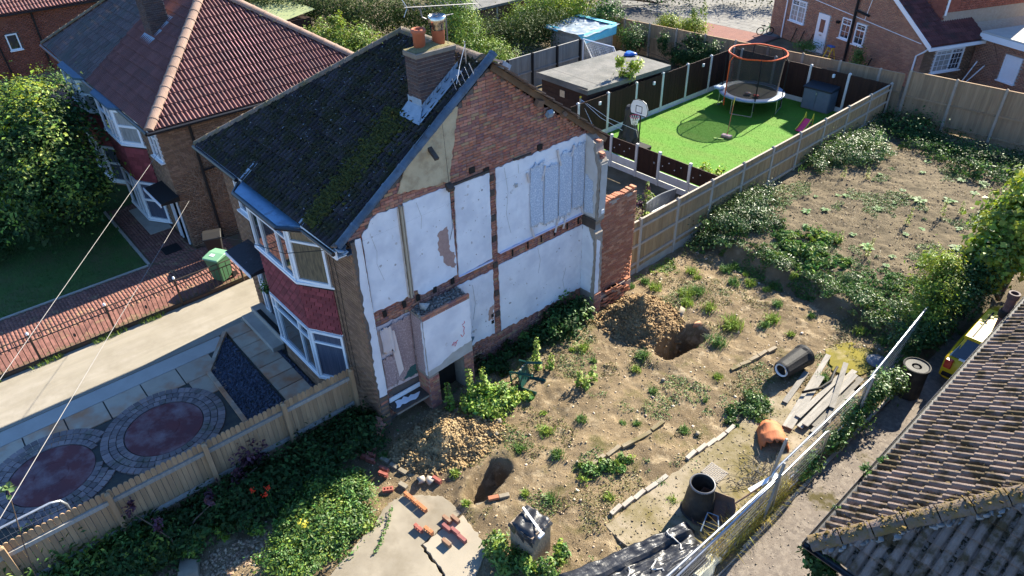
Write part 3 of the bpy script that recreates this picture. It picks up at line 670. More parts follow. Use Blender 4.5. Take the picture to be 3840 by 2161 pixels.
panel('exposed_brick', jag([(2.0, 4.2, .02), (2.28, 4.28, .02), (2.30, 3.6, .02), (2.42, 3.5), (2.42, 3.02, .04), (2.15, 3.25), (1.98, 3.7)], .04, .06, 8), X0+T, .004, mat('plaster_scar', (.42, .28, .24), (.34, .22, .19), 14, .95, .8, 40), H)
MB().bar((.035, 1.07, 5.28), (.035, 1.05, 2.82), .05, .09, (1, 0, 0)).build('batten', mat('bare_stud', (.45, .38, .28), (.36, .30, .22), 3, .9, .5, 25, stretch=(6, 6, 1)), H, True)
for dy in (-.07, .07): MB().bar((.025, 1.07+dy, 5.25), (.025, 1.055+dy, 2.85), .02, .05, (1, 0, 0)).build('torn_paper_edge', mat('torn_paper%d' % (dy > 0), (.58, .50, .42), (.45, .38, .31), 5, .95, .5, 30), H, True)
# scuffs, chips and hairline cracks in the plaster
r_ = np.random.default_rng(19); sc_ = MB(); rs2 = random.Random(19)
for k in range(150):
    y, z = rs2.choice(((rs2.uniform(.1, 2.4), rs2.uniform(2.95, 5.15)), (rs2.uniform(3.9, 6.9), rs2.uniform(.4, 2.4)), (rs2.uniform(2.6, 3.5), rs2.uniform(2.9, 5.1)), (rs2.uniform(3.9, 4.9), rs2.uniform(2.95, 5.1)), (rs2.uniform(2.5, 3.5), rs2.uniform(.5, 2.4))))
    if abs(y-1.07) < .16 or (1.95 < y < 2.45 and 3 < z < 4.3): continue
    s = rs2.uniform(.006, .05)*rs2.random()+.006; n_ = 6; x_ = .018+(.015 if 2.5 < y < 3.6 and z > 2.8 else 0)
    a0 = rs2.uniform(0, 3); el = rs2.uniform(.25, 1); sc_.c = rs2.random()
    sc_.prism([(x_, y+s*math.cos(a0)*math.cos(2*math.pi*i/n_)-s*el*math.sin(a0)*math.sin(2*math.pi*i/n_)+rs2.uniform(-.3, .3)*s, z+s*math.sin(a0)*math.cos(2*math.pi*i/n_)+s*el*math.cos(a0)*math.sin(2*math.pi*i/n_)) for i in range(n_)], (.0025+.001*rs2.random(), 0, 0))
o = sc_.build('plaster_scuffs', mat('scuffed_plaster', (.52, .50, .50), (.40, .36, .33), 9, .95, rv=.25), H, True); o['kind'] = 'stuff'
for k, pts in enumerate(([(.25, 4.9), (.35, 4.4), (.3, 4.1), (.42, 3.6)], [(1.5, 5.2), (1.6, 4.8), (1.55, 4.5)], [(4.1, 5.2), (4.2, 4.5), (4.12, 3.9), (4.25, 3.3)], [(5.2, 2.45), (5.3, 2.0), (5.22, 1.6)], [(4.55, 5.15), (4.56, 4.9)], [(6.3, .4), (6.2, .9), (6.32, 1.3)], [(2.9, 2.3), (2.95, 1.7), (2.85, 1.2)])):
    MB().tube([(.018+.001*k, y, z) for y, z in pts], .0045, 4).build('crack', m_plaster2, H, True)
panel('blue_damp_stain', jag([(2.5, .5), (2.75, .45), (2.85, .62), (2.62, .7)], .03, .05, 61), .0185, .003, mat('dark_teal_stain', (.05, .11, .15), (.10, .16, .2), 12, .9), H); panel('brick_patch', jag([(3.35, .9), (3.55, .85), (3.56, 1.35), (3.42, 1.3)], .03, .05, 62), .0185, .003, mat('pink_patch', (.42, .28, .23), None, 12, .9), H)
for k, z in enumerate((1.0, .78)): MB().box((.02, 3.5, z), (.03, .08, .1)).build('back_box', m_cavity, H, True)
# timber plates and joist ends let into the brick
m_oldt = mat('rotten_timber', (.10, .075, .06), (.06, .05, .042), 5, .95, .7, 30)
for y in (0.3, .85, 1.25, 1.75, 2.3): MB().box((.0, y, 2.70), (.05, .10, .17)).build('joist_socket', m_cavity, H, True)
for y in (4.3, 4.85, 5.35, 5.85, 6.35, 6.8): MB().box((.0, y, 2.66), (.05, .035, .20)).build('joist_socket', m_cavity, H, True)
for z in (5.0, 4.6, 3.9, 3.3, 2.5, 1.6, .9): MB().box((.002, 3.70, z+.05), (.045, .14, .16)).build('timber_plug', m_oldt, H, True)
MB().bx(-.0, .06, 3.84, 6.97, 2.845, 2.875).build('skirting_scar', mat('lilac_skirting', (.60, .52, .66), (.55, .55, .66), 2, .8), H, True)
MB().bx(0, .05, 2.5, 3.6, 2.73, 2.77).build('skirting_scar', mat('blue_skirting', (.45, .50, .72), (.6, .62, .7), 2, .8), H, True)
MB().bx(0, .05, 2.46, 3.6, 5.255, 5.30).build('wall_plate', m_oldt, H, True); MB().bx(0, .05, 4.4, 4.98, 5.285, 5.32).build('wall_plate', m_oldt, H, True)
for y, z in ((3.12, 5.45), (2.42, 5.27), (5.3, 5.36), (3.55, 5.3)): MB().box((.0, y, z), (.06, .16, .14)).build('beam_socket', m_cavity, H, True)
MB().bar((.0, 2.0, 6.35), (.30, 1.98, 6.18), .10, .07).build('purlin_end', m_oldt, H, True)
MB().bar((-.02, 2.42, 5.32), (.16, 2.40, 5.24), .16, .10).build('purlin_end', m_oldt, H, True)
# patterned wallpaper hanging in strips
def wallpaper_mat(name, a, b, sc):
    m = bpy.data.materials.new(name); m.use_nodes = True; t = m.node_tree; N = t.nodes; L = t.links; bs = N['Principled BSDF']; bs.inputs['Roughness'].default_value = .9
    g = N.new('ShaderNodeNewGeometry'); v = N.new('ShaderNodeTexVoronoi'); v.inputs['Scale'].default_value = sc; v.feature = 'DISTANCE_TO_EDGE'; n = N.new('ShaderNodeTexNoise'); n.inputs['Scale'].default_value = sc*1.6; n.inputs['Detail'].default_value = 3
    L.new(g.outputs['Position'], v.inputs['Vector']); L.new(g.outputs['Position'], n.inputs['Vector'])
    ml = N.new('ShaderNodeMath'); ml.operation = 'MULTIPLY_ADD'; ml.inputs[1].default_value = 2.2; L.new(v.outputs['Distance'], ml.inputs[0]); L.new(n.outputs['Fac'], ml.inputs[2])
    r = N.new('ShaderNodeMapRange'); r.inputs[1].default_value = .52; r.inputs[2].default_value = .72; L.new(ml.outputs[0], r.inputs[0])
    x = N.new('ShaderNodeMix'); x.data_type = 'RGBA'; x.inputs[6].default_value = (*a, 1); x.inputs[7].default_value = (*b, 1); L.new(r.outputs[0], x.inputs[0]); L.new(x.outputs[2], bs.inputs['Base Color']); return m
m_wpb = wallpaper_mat('blue_floral_paper', (.66, .70, .76), (.40, .47, .57), 15)
m_wpp = wallpaper_mat('pink_patterned_paper', (.50, .38, .36), (.34, .25, .25), 13)
def paper(name, y0, y1, z0, z1, m, seed, x=.028, curl=.05):
    r = random.Random(seed); ny, nz = 10, 16; V = []; F = []
    for j in range(nz+1):
        for i in range(ny+1):
            u, v = i/ny, j/nz; top = r.uniform(-.12, .03)*(j == nz); bot = r.uniform(-.03, .12)*(j == 0)
            cx = curl*max(0, abs(u-.5)*2-.75)*2 + .012*math.sin(7*u+seed)*math.sin(5*v+seed)
            if j == nz: cx += .05*r.random()
            V.append((x+max(0, cx), y0+(y1-y0)*u+.012*math.sin(6*v+seed), z0+(z1-z0)*v+top+bot))
    F = [(j*(ny+1)+i, j*(ny+1)+i+1, (j+1)*(ny+1)+i+1, (j+1)*(ny+1)+i) for j in range(nz) for i in range(ny)]
    o = MB().add(V, F).build(name, m, H, True, smooth=True); s = o.modifiers.new('thickness', 'SOLIDIFY'); s.thickness = .004; return o
for k, (a, b, z0, z1) in enumerate(((4.93, 5.38, 3.12, 5.02), (5.42, 5.92, 3.02, 4.82), (5.97, 6.44, 3.0, 5.02), (6.48, 6.93, 3.06, 5.10))): paper('wallpaper_strip', a, b, z0, z1, m_wpb, k+2)
for k, (y, z) in enumerate(((4.86, 4.8), (5.4, 4.75), (5.95, 5.0), (6.46, 5.05), (5.0, 3.15), (5.9, 3.05), (6.9, 3.1), (6.2, 3.0))):
    MB().box((.05, y, z-.12), (.03, .05, .3+.1*(k % 3)), Matrix.Rotation(.25*(-1)**k, 3, 'X')).build('torn_strip', mat('paper_back%d' % k, (.56, .46, .40), (.62, .6, .6), 6, .9), H, True)
# chimney breast with brick fireplace and rubble top
MB().bx(.02, .50, .98, 2.40, 2.30, 2.46).bx(.02, .50, .98, 1.28, -.5, .86).bx(.02, .50, 2.1, 2.40, -.5, .86).bx(.02, .5, .981, 2.399, .86, 2.30).build('chimney_breast', m_mortar, H, True)
panel('plaster', jag([(.985, .80, .02), (1.4, .84, .03), (1.75, 1.0, .02), (2.39, 1.06, .02), (2.40, 2.42, .01), (.985, 2.42, .01)], .01, .08, 21), .50, .022, m_plaster, H)
panel('bare_render', jag([(.985, .62, .005), (2.39, .70, .005), (2.39, 1.06, .02), (1.75, 1.0, .02), (1.4, .84, .02), (.985, .80, .02)], .006, .08, 22), .50, .017, m_plaster2, H)
cbm = lambda u, v: True
brickwall(H, (.50, .98, -.5), (0, 1, 0), (0, 0, 1), .30, 1.12, m_brick, None); brickwall(H, (.50, 2.1, -.5), (0, 1, 0), (0, 0, 1), .30, 1.2, m_brick, None)
brickwall(H, (.02, .98, -.5), (1, 0, 0), (0, 0, 1), .48, 1.1, m_brick, None)
brickwall(H, (.50, .98, 2.38), (0, 1, 0), (0, 0, 1), 1.42, .16, m_brick, None, proud=.03); brickwall(H, (.2, 2.1, -.5), (0, -1, 0), (0, 0, 1), .01, .9, m_brick, None)
MB().bx(.03, .05, 1.28, 2.1, -.5, .86).build('fireback', m_cavity, H, True)
r_ = np.random.default_rng(3); P = np.column_stack([.05+.42*r_.random(900), 1.0+1.38*r_.random(900), 2.46+.05*r_.random(900)])
stones('rubble', P, .008+.035*r_.random(900)**3, mat('grey_rubble', (.30, .27, .24), (.20, .175, .15), 9, .95, .5, 40, rv=.3), H, r_)
stones('rubble', np.array([(.25, 1.25, 2.56)]), np.array([.12]), m_plaster2, H, r_, None)
ypanel_ = lambda name, poly, y, th, m: MB().prism([(x, y, z) for x, z in poly], (0, -th, 0)).build(name, m, H, True)
ypanel_('wallpaper_strip', jag([(.03, .62, .01), (.40, .70, .04), (.47, 1.2, .02), (.49, 2.40, .005), (.03, 2.40, .005)], .01, .08, 71), .98, .012, m_wpp); ypanel_('torn_paper_edge', jag([(.42, .66, .02), (.5, .66, .01), (.5, 2.38, .005), (.455, 2.3, .02), (.44, 1.3, .02)], .015, .08, 72), .968, .01, m_plaster)
# front alcove: papered wall, loose sheets, boards
panel('plaster', jag([(0.02, .42, .01), (.97, .36, .01), (.97, 2.42, .02), (.02, 2.44, .02)], .008, .1, 31), X0, .014, mat('pink_plaster', (.62, .52, .50), (.56, .46, .45), 3, .9, .4, 20), H)
paper('wallpaper_strip', .34, .96, .45, 2.42, m_wpp, 9, .018, .0); paper('wallpaper_strip', .03, .34, .45, 1.5, m_wpp, 11, .018, .0)
paper('loose_sheet', .05, .36, 1.55, 2.40, mat('lining_paper', (.66, .58, .56), (.6, .52, .5), 3, .9), 5, .04, .16)
MB().add([(.03, .30, 2.2), (.12, .42, 2.2), (.16, .50, .95), (.06, .40, .7)], [(0, 1, 2, 3)]).build('loose_sheet', mat('lining_paper2', (.68, .58, .55), None, 3, .9), H, True)
panel('green_damp_patch', jag([(.55, .48), (.94, .45), (.93, .80), (.75, .78)], .04, .06, 33), .024, .004, mat('green_tile', (.03, .09, .09), (.05, .14, .13), 30, .5), H)
MB().bx(.02, .43, .0, .97, -.10, -.03).build('floor', m_mortar, H, True)
for k in range(5): MB().bx(.03+k*.083, .03+k*.083+.078, -.02+random.uniform(-.04, .02), .96, -.03, -.005+.002*k).build('floorboard', m_oldt, H, True)
MB().prism([(x, y, .006) for x, y in jag([(.08, .15), (.3, .05), (.36, .6), (.2, .85)], .05, .08, 35)], (0, 0, .012)).build('fallen_paper', m_plaster, H, True)
MB().bx(.024, .05, .02, .96, .02, .16).build('skirting', m_upvc, H, True)
# cut end of the front wall and rear return
panel('plaster', jag([(-.25, .42, .02), (-.03, .40, .01), (-.03, 4.93, .005), (-.16, 4.95, .02), (-.22, 3.6, .03), (-.24, 2.95, .03), (-.19, 2.6, .03), (-.26, 1.4, .03)], .02, .1, 41), .088, .014, m_plaster, H)
MB().tube([(.115, -.04, 4.9), (.112, -.045, 2.5), (.113, -.04, .5)], .008, 5).build('corner_bead', m_upvc, H, True)
rw = MB(); rw.prism([(x, 6.99, z) for x, z in jag([(.0, -.5, 0), (.56, -.5, .0), (.55, .35, .02), (.52, 2.35, .03), (.40, 2.55, .03), (.54, 2.78, .02), (.55, 4.55, .03), (.44, 4.72, .04), (.36, 5.05, .03), (.0, 5.22, .0)], .02, .1, 51)], (0, .30, 0)); rw.build('rear_return', m_mortar, H, True)
def ypanel(name, poly, y, th, m): return MB().prism([(x, y, z) for x, z in poly], (0, -th, 0)).build(name, m, H, True)
ypanel('plaster', jag([(.02, .28, .01), (.42, .28, .02), (.46, 1.2, .03), (.44, 2.1, .03), (.24, 2.47, .02), (.02, 2.48, .01)], .01, .1, 52), 6.99, .018, m_plaster)
ypanel('plaster', jag([(.02, 2.85, .01), (.46, 2.86, .02), (.48, 4.3, .02), (.36, 4.6, .03), (.28, 5.1, .02), (.02, 5.22, .01)], .01, .1, 53), 6.99, .018, mat('buff_plaster', (.50, .47, .43), (.58, .56, .53), 3, .95, .4, 18))
ypanel('wallpaper_strip', jag([(.05, 2.92, .02), (.40, 2.98, .03), (.36, 3.95, .03), (.05, 4.1, .02)], .02, .08, 54), 6.965, .006, m_wpb)
ypanel('lintel', [(.0, 2.50), (.5, 2.50), (.5, 2.80), (.0, 2.80)], 6.985, .03, m_oldt)
panel('plaster', jag([(7.0, 2.9, .01), (7.26, 2.95, .01), (7.27, 4.5, .02), (7.03, 4.5, .02)], .01, .1, 55), .565, .012, m_plaster2, H)
panel('plaster', jag([(7.0, .3, .01), (7.16, .3, .02), (7.14, 2.1, .03), (7.0, 2.2, .01)], .01, .1, 56), .565, .01, m_plaster, H)
brickwall(H, (.575, 7.0, -.5), (0, 1, 0), (0, 0, 1), .29, .75, m_brick, None)
for k in range(9): MB().box((random.uniform(.2, .5), 7.12+random.uniform(-.06, .1), 4.62+.07*k*random.random()), (.22, .10, .065), Matrix.Rotation(random.uniform(-.4, .4), 3, 'Z')).build('loose_brick', m_brick, H, True)
# ragged quoin of the front corner: toothed bricks stepping down to the old footing
for k in range(8):
    z = -.72+k*.15; MB().box((.0+random.uniform(-.006, .012), -.16+random.uniform(-.012, .012), z), (.2, .2, .068), Matrix.Rotation(random.uniform(-.06, .06), 3, 'Z')).build('toothed_brick', m_brown if k % 3 else m_brick, H, True)
for k in range(26):
    t = k/26; MB().box((.12+.25*t+random.uniform(-.1, .1), -.35-.45*t+random.uniform(-.06, .06), -.3-.4*t+random.uniform(-.1, .12)), (.2, .1, .068), Matrix.Rotation(random.uniform(-1, 1), 3, 'Z') @ Matrix.Rotation(random.uniform(-.3, .3), 3, 'X')).build('loose_brick', m_brick if k % 2 else m_brown, H, True)
# ---- bay window
BAY = [(-5.15, -.27), (-4.35, -.74), (-2.12, -.74), (-1.28, -.27)]
def bay_prism(z0, z1, off=0.0, y1=-.2):
    P = [(BAY[0][0]-off, y1), (BAY[0][0]-off, BAY[0][1]), (BAY[1][0]-off*.5, BAY[1][1]-off), (BAY[2][0]+off*.5, BAY[2][1]-off), (BAY[3][0]+off, BAY[3][1]), (BAY[3][0]+off, y1)]
    return MB().prism([(x, y, z0) for x, y in P], (0, 0, z1-z0))
bay_prism(-.8, .0).build('bay_base', m_darkmortar, H, True)
brickwall(H, (BAY[1][0], BAY[1][1], -.78), (1, 0, 0), (0, 0, 1), 2.23, .76, m_brown, None, limit=120)
sd = V3((BAY[3][0]-BAY[2][0], BAY[3][1]-BAY[2][1], 0)); sl = sd.length; sd.normalize()
brickwall(H, (BAY[2][0], BAY[2][1], -.78), sd, (0, 0, 1), sl, .76, m_brown, None, limit=120)
bay_prism(0, 4.70, -.05).build('bay_core', m_cavity, H, True)
bay_prism(1.60, 1.66, .02).build('soffit', m_upvc, H, True)
m_ap = mat('red_clay_apron_tile', (.25, .052, .055), (.19, .04, .045), 3, .8, .4, 40, rv=.28)
ap = bay_prism(1.66, 2.98, -.01).build('apron', m_ap, H, True)
atile = bpy.data.meshes.new('apron_tile'); atile.from_pydata([(-.5, .0, .5), (.5, .0, .5), (.5, 0, -.5), (-.5, 0, -.5), (-.5, -.008, .5), (.5, -.008, .5), (.5, -.046, -.5), (-.5, -.046, -.5)], [], [(4, 7, 6, 5), (7, 3, 2, 6), (0, 4, 5, 1), (0, 3, 7, 4), (1, 5, 6, 2)]); atile.materials.append(m_ap)
Ms = []
for (a, b) in zip(BAY, BAY[1:]):
    a, b = V3((*a, 0)), V3((*b, 0)); L_ = (b-a).length; dd = (b-a)/L_; nn = V3((-dd.y, dd.x, 0))
    for r in range(12):
        z = 1.70+r*.112; u = -(r % 2)*.115
        while u < L_-.01:
            u0, u1 = max(u, 0), min(u+.214, L_)
            if u1-u0 > .03: Ms.append(frame(a+dd*((u0+u1)/2)+V3((0, 0, z)), dd*(u1-u0), nn, (0, 0, .118)))
            u += .23
pieces(ap, 'apron_tile', atile, Ms, 300)
bay_prism(2.98, 3.05, .045).build('lead_apron', m_blackpvc, H, True); bay_prism(3.05, 3.11, .10).build('bay_sill', m_upvc, H, True); bay_prism(-.02, .04, .09).build('bay_sill', m_upvc, H, True)
m_strcur = mat('striped_curtain', (.05, .06, .09), (.12, .13, .17), 5, .15, spec=.6, stretch=(14, 14, .2))
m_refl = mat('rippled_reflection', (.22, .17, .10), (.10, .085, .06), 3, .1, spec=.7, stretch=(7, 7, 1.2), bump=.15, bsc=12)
for z0, h, rows, gl in ((3.11, 1.52, (1.15, .40), None), (.04, 1.55, (1.15, .36), None)):
    window(H, (BAY[1][0]+.01, BAY[1][1], z0), (1, 0, 0), (0, 0, 1), 2.21, h, (.24, 1.2, .55) if z0 < 1 else (.62, 1.0, .62), rows, sill=False)
    window(H, (BAY[2][0]+.005, BAY[2][1]+.01, z0), sd, (0, 0, 1), sl-.01, h, (1,), rows, sill=False, glass=[m_strcur] if z0 < 1 else [m_refl])
    ld_ = V3((BAY[1][0]-BAY[0][0], BAY[1][1]-BAY[0][1], 0)); window(H, (BAY[0][0], BAY[0][1], z0), ld_.normalized(), (0, 0, 1), ld_.length-.01, h, (1,), rows, sill=False)
window(H, (-6.34, -.27, 3.26), (1, 0, 0), (0, 0, 1), 1.16, 1.30, (1, .9), (1, .42))
# lead-dressed flat over the bay, fascia, gutters
br = MB(); P = [(-4.75, -.55), (-4.25, -1.0), (-1.95, -1.0), (-1.45, -.55)]
br.add([(x, y, 4.74) for x, y in P]+[(x, y, 4.80) for x, y in P]+[(-4.62, -.15, 5.16), (-1.7, -.15, 5.16)], [(0, 1, 5, 4), (1, 2, 6, 5), (2, 3, 7, 6), (3, 2, 1, 0), (4, 5, 6, 7), (4, 7, 9, 8)])
bf = br.build('bay_roof', mat('dressed_lead', (.10, .20, .31), (.16, .29, .42), 2.2, .5, .25, 10, spec=.4, dirt=(.04, .05, .06), dsc=4, dth=.66), H, True)
for x0 in (-4.72, -1.58): MB().add([(x0, -.66, 4.90), (x0+.24, -.66, 4.90), (x0+.24, -.2, 5.21), (x0, -.2, 5.21)], [(0, 1, 2, 3)]).build('lead_wing', m_lead, bf, True)
MB().tube([(-7.75, -.70, 4.80), (-4.85, -.70, 4.79)], .055, 8).build('gutter', m_blackpvc, H, True); MB().tube([(-4.8, -.66, 4.74), (-4.3, -1.04, 4.74), (-1.92, -1.04, 4.74), (-1.4, -.66, 4.74), (.05, -.68, 4.78)], .05, 8).build('gutter', m_blackpvc, H, True)
MB().bx(-7.7, -4.7, -.64, -.60, 4.62, 4.83).build('fascia', m_upvc, H, True); MB().bx(-1.5, .06, -.64, -.60, 4.62, 4.83).build('fascia', m_upvc, H, True)
MB().bx(-7.70, .06, -.599, -.28, 4.64, 4.66).build('soffit', m_upvc, H, True)
for k in range(7): MB().box((.05+random.uniform(-.06, .1), -.45+random.uniform(-.15, .25), 4.9+random.uniform(-.15, .12)), (.25, .12, .03), Matrix.Rotation(random.uniform(-1, 1), 3, 'Z') @ Matrix.Rotation(random.uniform(-.5, .5), 3, 'X')).build('broken_tile', [m_btile, m_verge, m_lead][k % 3], H, True)
# door under a felt canopy
MB().bx(-6.52, -5.22, -.24, -.255, -.34, 1.92).build('door_void', m_cavity, H, True)
dr = MB().bx(-6.2, -5.4, -.30, -.25, -.32, 1.75).build('door', mat('dark_door', (.03, .035, .05), None, 4, .4), H, True)
window(H, (-6.5, -.275, -.33), (1, 0, 0), (0, 0, 1), .30, 2.2, (1,), (1, 1.3), sill=False); MB().bx(-5.39, -5.24, -.31, -.25, -.33, 1.85).bx(-6.5, -5.2, -.31, -.25, 1.85, 1.93).build('door_frame', m_upvc, H, True)
MB().tube([(-5.5, -.33, .6), (-5.5, -.33, .85)], .012, 6).build('door_handle', m_steel, dr, True)
cn = MB().prism([(-6.62, -.28, 2.12), (-6.62, -1.0, 2.0), (-6.62, -1.0, 1.92), (-6.62, -.28, 1.92)], (1.72, 0, 0)).build('canopy', mat('black_felt', (.012, .013, .016), (.02, .022, .026), 5, .45, .5, 12, dirt=(.42, .50, .60), dsc=2.6, dth=.68, dsoft=.03), H, True)
MB().bx(-6.63, -4.89, -1.02, -1.0, 1.88, 2.0).build('canopy_fascia', m_upvc, cn, True)
for x in (-6.0, -1.05): MB().tube([(x, -.31, 4.6), (x, -.31, 2.6), (x+.02, -.31, 1.2), (x, -.31, -.2)], .009, 5).build('cable', m_black, H, True)
MB().tube([(-.9, -.31, 4.6), (-.8, -.31, 3.4), (-.86, -.31, 2.0), (-.8, -.31, .2)], .008, 5).build('cable', m_black, H, True)
MB().tube([(.05, .05, 5.3), (.06, 2.35, 7.1), (.05, 2.42, 5.2), (.06, 2.4, 4.2), (.05, 2.3, 3.9)], .006, 5).build('cable', m_black, H, True)
MB().bx(.03, .05, 4.42, 4.5, 4.55, 4.64).build('socket', m_plaster2, H, True)
MB().bx(.58, .60, 7.1, 7.2, 3.0, 3.12).build('meter_box', m_upvc, H, True)
# red aerosol scrawl on the chimney breast
m_red = mat('red_aerosol', (.62, .16, .17), None, 5, .8)
for k, pts in enumerate(([(2.05, 1.42), (2.09, 1.33), (2.16, 1.38), (2.15, 1.50), (2.18, 1.58), (2.13, 1.66)], [(2.12, 1.70), (2.2, 1.72), (2.19, 1.78)], [(1.75, 1.22), (1.82, 1.30), (1.9, 1.24), (1.85, 1.15), (1.8, 1.22), (1.95, 1.3)])):
    MB().tube([(.523, y, z) for y, z in pts], .012, 5).build('graffiti', m_red, H, True)
# rear stub wall of the demolished half
EW = thing('broken_garden_wall', 'orange brick stub wall behind the demolished half, broken along the top', 'wall', (.3, 8.1, -.5))
ec = MB().prism([(.16, 7.32, -.55), (.16, 8.86, -.55), (.16, 8.86, 3.0), (.16, 8.6, 3.05), (.16, 8.3, 3.05), (.16, 7.32, 3.1)], (.21, 0, 0)).build('core', m_pmortar, EW, True)
brickwall(EW, (.37, 7.32, -.5), (0, 1, 0), (0, 0, 1), 1.55, 3.65, m_oldbrick, lambda u, v: v < 3.52+.05*math.sin(u*9), limit=300, jit=.008)
brickwall(EW, (.16, 7.32, 2.1), (1, 0, 0), (0, 0, 1), .2, 1.0, m_oldbrick, None)
for k in range(15): MB().box((.27, 7.4+k*.10, 3.09+random.uniform(-.02, .05)), (.21, .095, .065), Matrix.Rotation(random.uniform(-.1, .1), 3, 'Z')).build('brick', m_oldbrick, EW, True)
LW = thing('stepped_wall_footing', 'low red brick footing with loose bricks at the foot of the stub wall', 'wall', (.6, 7.9, -.5))
for k in range(46):
    MB().box((.5+random.uniform(-.04, .05), 7.35+random.random()*1.35, -.45+.075*random.randint(0, 7)), (.1, .215, .065), Matrix.Rotation(random.uniform(-.1, .1), 3, 'Z')).build('brick', m_oldbrick, LW, True)
MB().bx(.38, .49, 7.33, 8.8, -.55, -.02).build('core', m_pmortar, LW, True)
# ------------------------------------------------------------------ left neighbour: hipped semi with red tiles
N1 = thing('hipped_house', 'brown brick house with hipped red tiled roof and dead creeper on its side wall', 'house', (-19, 3.6, -.75))
w1 = MB().bx(-26, -12.32, -.49, 7.8, -.8, 4.0).build('wall', m_darkmortar, N1, True)
brickwall(w1, (-12.31, -.5, -.75), (0, 1, 0), (0, 0, 1), 7.6, 4.7, m_brown, None, limit=200)
def f1m(u, v):
    x, z = u-26, v-.75
    if -13.5 < x < -12.45 and 2.65 < z < 4.0: return False
    if -13.55 < x < -12.5 and z < 1.3: return False
    if -18.3 < x < -14.5 or x < -18.6: return False
    return True
brickwall(w1, (-26, -.50, -.75), (1, 0, 0), (0, 0, 1), 13.7, 4.7, m_brown, f1m, limit=100)
m_tileL = mat('red_clay_roll_tile', (.185, .082, .072), (.145, .066, .06), 1.6, .8, .5, 40, rv=.16, dirt=(.12, .07, .065), dsc=1.2, dth=.62)
m_tileO = mat('aged_brown_tile', (.115, .080, .078), (.085, .062, .064), 3, .85, .5, 40, rv=.25, dirt=(.06, .065, .06), dsc=1.1, dth=.56)
EX0, EX1, EY0, EY1, EZ = -26.4, -12.0, -.78, 8.05, 4.03
rise = 3.08; hm = (EY1-EY0)/2; ay = (EY0+EY1)/2; az = EZ+rise
r1 = MB(); r1.add([(EX0, EY0, EZ-.03), (EX1, EY0, EZ-.03), (EX1, EY1, EZ-.03), (EX0, EY1, EZ-.03), (EX0+hm, ay, az-.03), (EX1-hm, ay, az-.03)], [(0, 1, 5, 4), (1, 2, 5), (2, 3, 4, 5), (3, 0, 4), (3, 2, 1, 0)])
rf1 = r1.build('roof', m_tileL, N1, True)
tp1 = [(0, .0), (.1, .052), (.2, .068), (.3, .052), (.42, .0), (.5, .0), (.6, .052), (.7, .068), (.8, .052), (.92, .0), (1, 0)]
tA = tile_mesh('tile', m_tileL, .29, .40, tp1, .03, .045); tB = tile_mesh('tile', m_tileO, .40, .36, [(0, 0), (.08, .022), (.5, .022), (.55, .0), (.62, .022), (1, .022)], .025, .035)
Vr = V3((-hm, 0, rise)).normalized(); Lr = V3((-hm, 0, rise)).length
tileroof(rf1, 'tile', (EX1, EY0, EZ), (0, 1, 0), Vr, lambda v: (v/Lr*hm, 2*hm-v/Lr*hm), Lr, .29, .40, tA, 300)
m_tileM = m_tileL
tC = tile_mesh('tile', m_tileM, .29, .40, tp1, .03, .045)
Vf = V3((0, hm, rise)).normalized(); WX = EX1-EX0; pl = 7.3
tileroof(rf1, 'tile', (EX0, EY0, EZ), (1, 0, 0), Vf, lambda v: (pl, WX-v/Lr*hm), Lr, .29, .40, tC, 260)
tileroof(rf1, 'tile', (EX0, EY0, EZ), (1, 0, 0), Vf, lambda v: (v/Lr*hm, pl), Lr, .40, .36, tB, 240, stag=.5)
m_hip1 = mat('buff_hip_tile', (.33, .225, .17), (.27, .18, .135), 5, .9, .5, 50, rv=.1)
h1 = halfround(m_hip1, 'hip_tile', .17, .46, 10, .85)
ridge(rf1, 'hip_tile', h1, (EX1-.02, EY0+.02, EZ+.02), (EX1-hm, ay, az+.06), .45); ridge(rf1, 'hip_tile', h1, (EX1, EY1, EZ+.04), (EX1-hm, ay, az+.06), .45)
ridge(rf1, 'hip_tile', halfround(m_rid, 'hip_tile', .13), (EX0, EY0, EZ+.04), (EX0+hm, ay, az+.06), .42); ridge(rf1, 'ridge_tile', h1, (EX0+hm, ay, az+.03), (EX1-hm, ay, az+.03), .45)
mb = MB().bx(-17.75, -16.9, 1.5, 2.2, 4.9, 7.6).build('chimney', m_mortar, N1, True)
brickwall(mb, (-17.75, 1.49, 5.2), (1, 0, 0), (0, 0, 1), .85, 2.3, m_engbrick); brickwall(mb, (-16.89, 1.5, 5.2), (0, 1, 0), (0, 0, 1), .7, 2.3, m_engbrick)
MB().add([(-17.8, 1.2, 5.5), (-16.6, 1.2, 5.5), (-16.6, 2.3, 6.28), (-17.8, 2.3, 6.28)], [(0, 1, 2, 3)]).build('flashing', m_lead, mb, True)
MB().tube([(EX0-.05, EY0-.1, EZ-.05), (EX1+.08, EY0-.1, EZ-.05)], .06, 8).build('gutter', m_blackpvc, N1, True); MB().tube([(EX1+.1, EY0-.1, EZ-.05), (EX1+.1, EY1, EZ-.05)], .06, 8).build('gutter', m_blackpvc, N1, True)
MB().tube([(-12.22, .55, 3.9), (-12.22, .55, -.6)], .045, 8).build('downpipe', m_black, N1, True); MB().tube([(-12.22, .6, 2.15), (-12.22, 3.2, 2.28)], .035, 8).build('waste_pipe', m_black, N1, True)
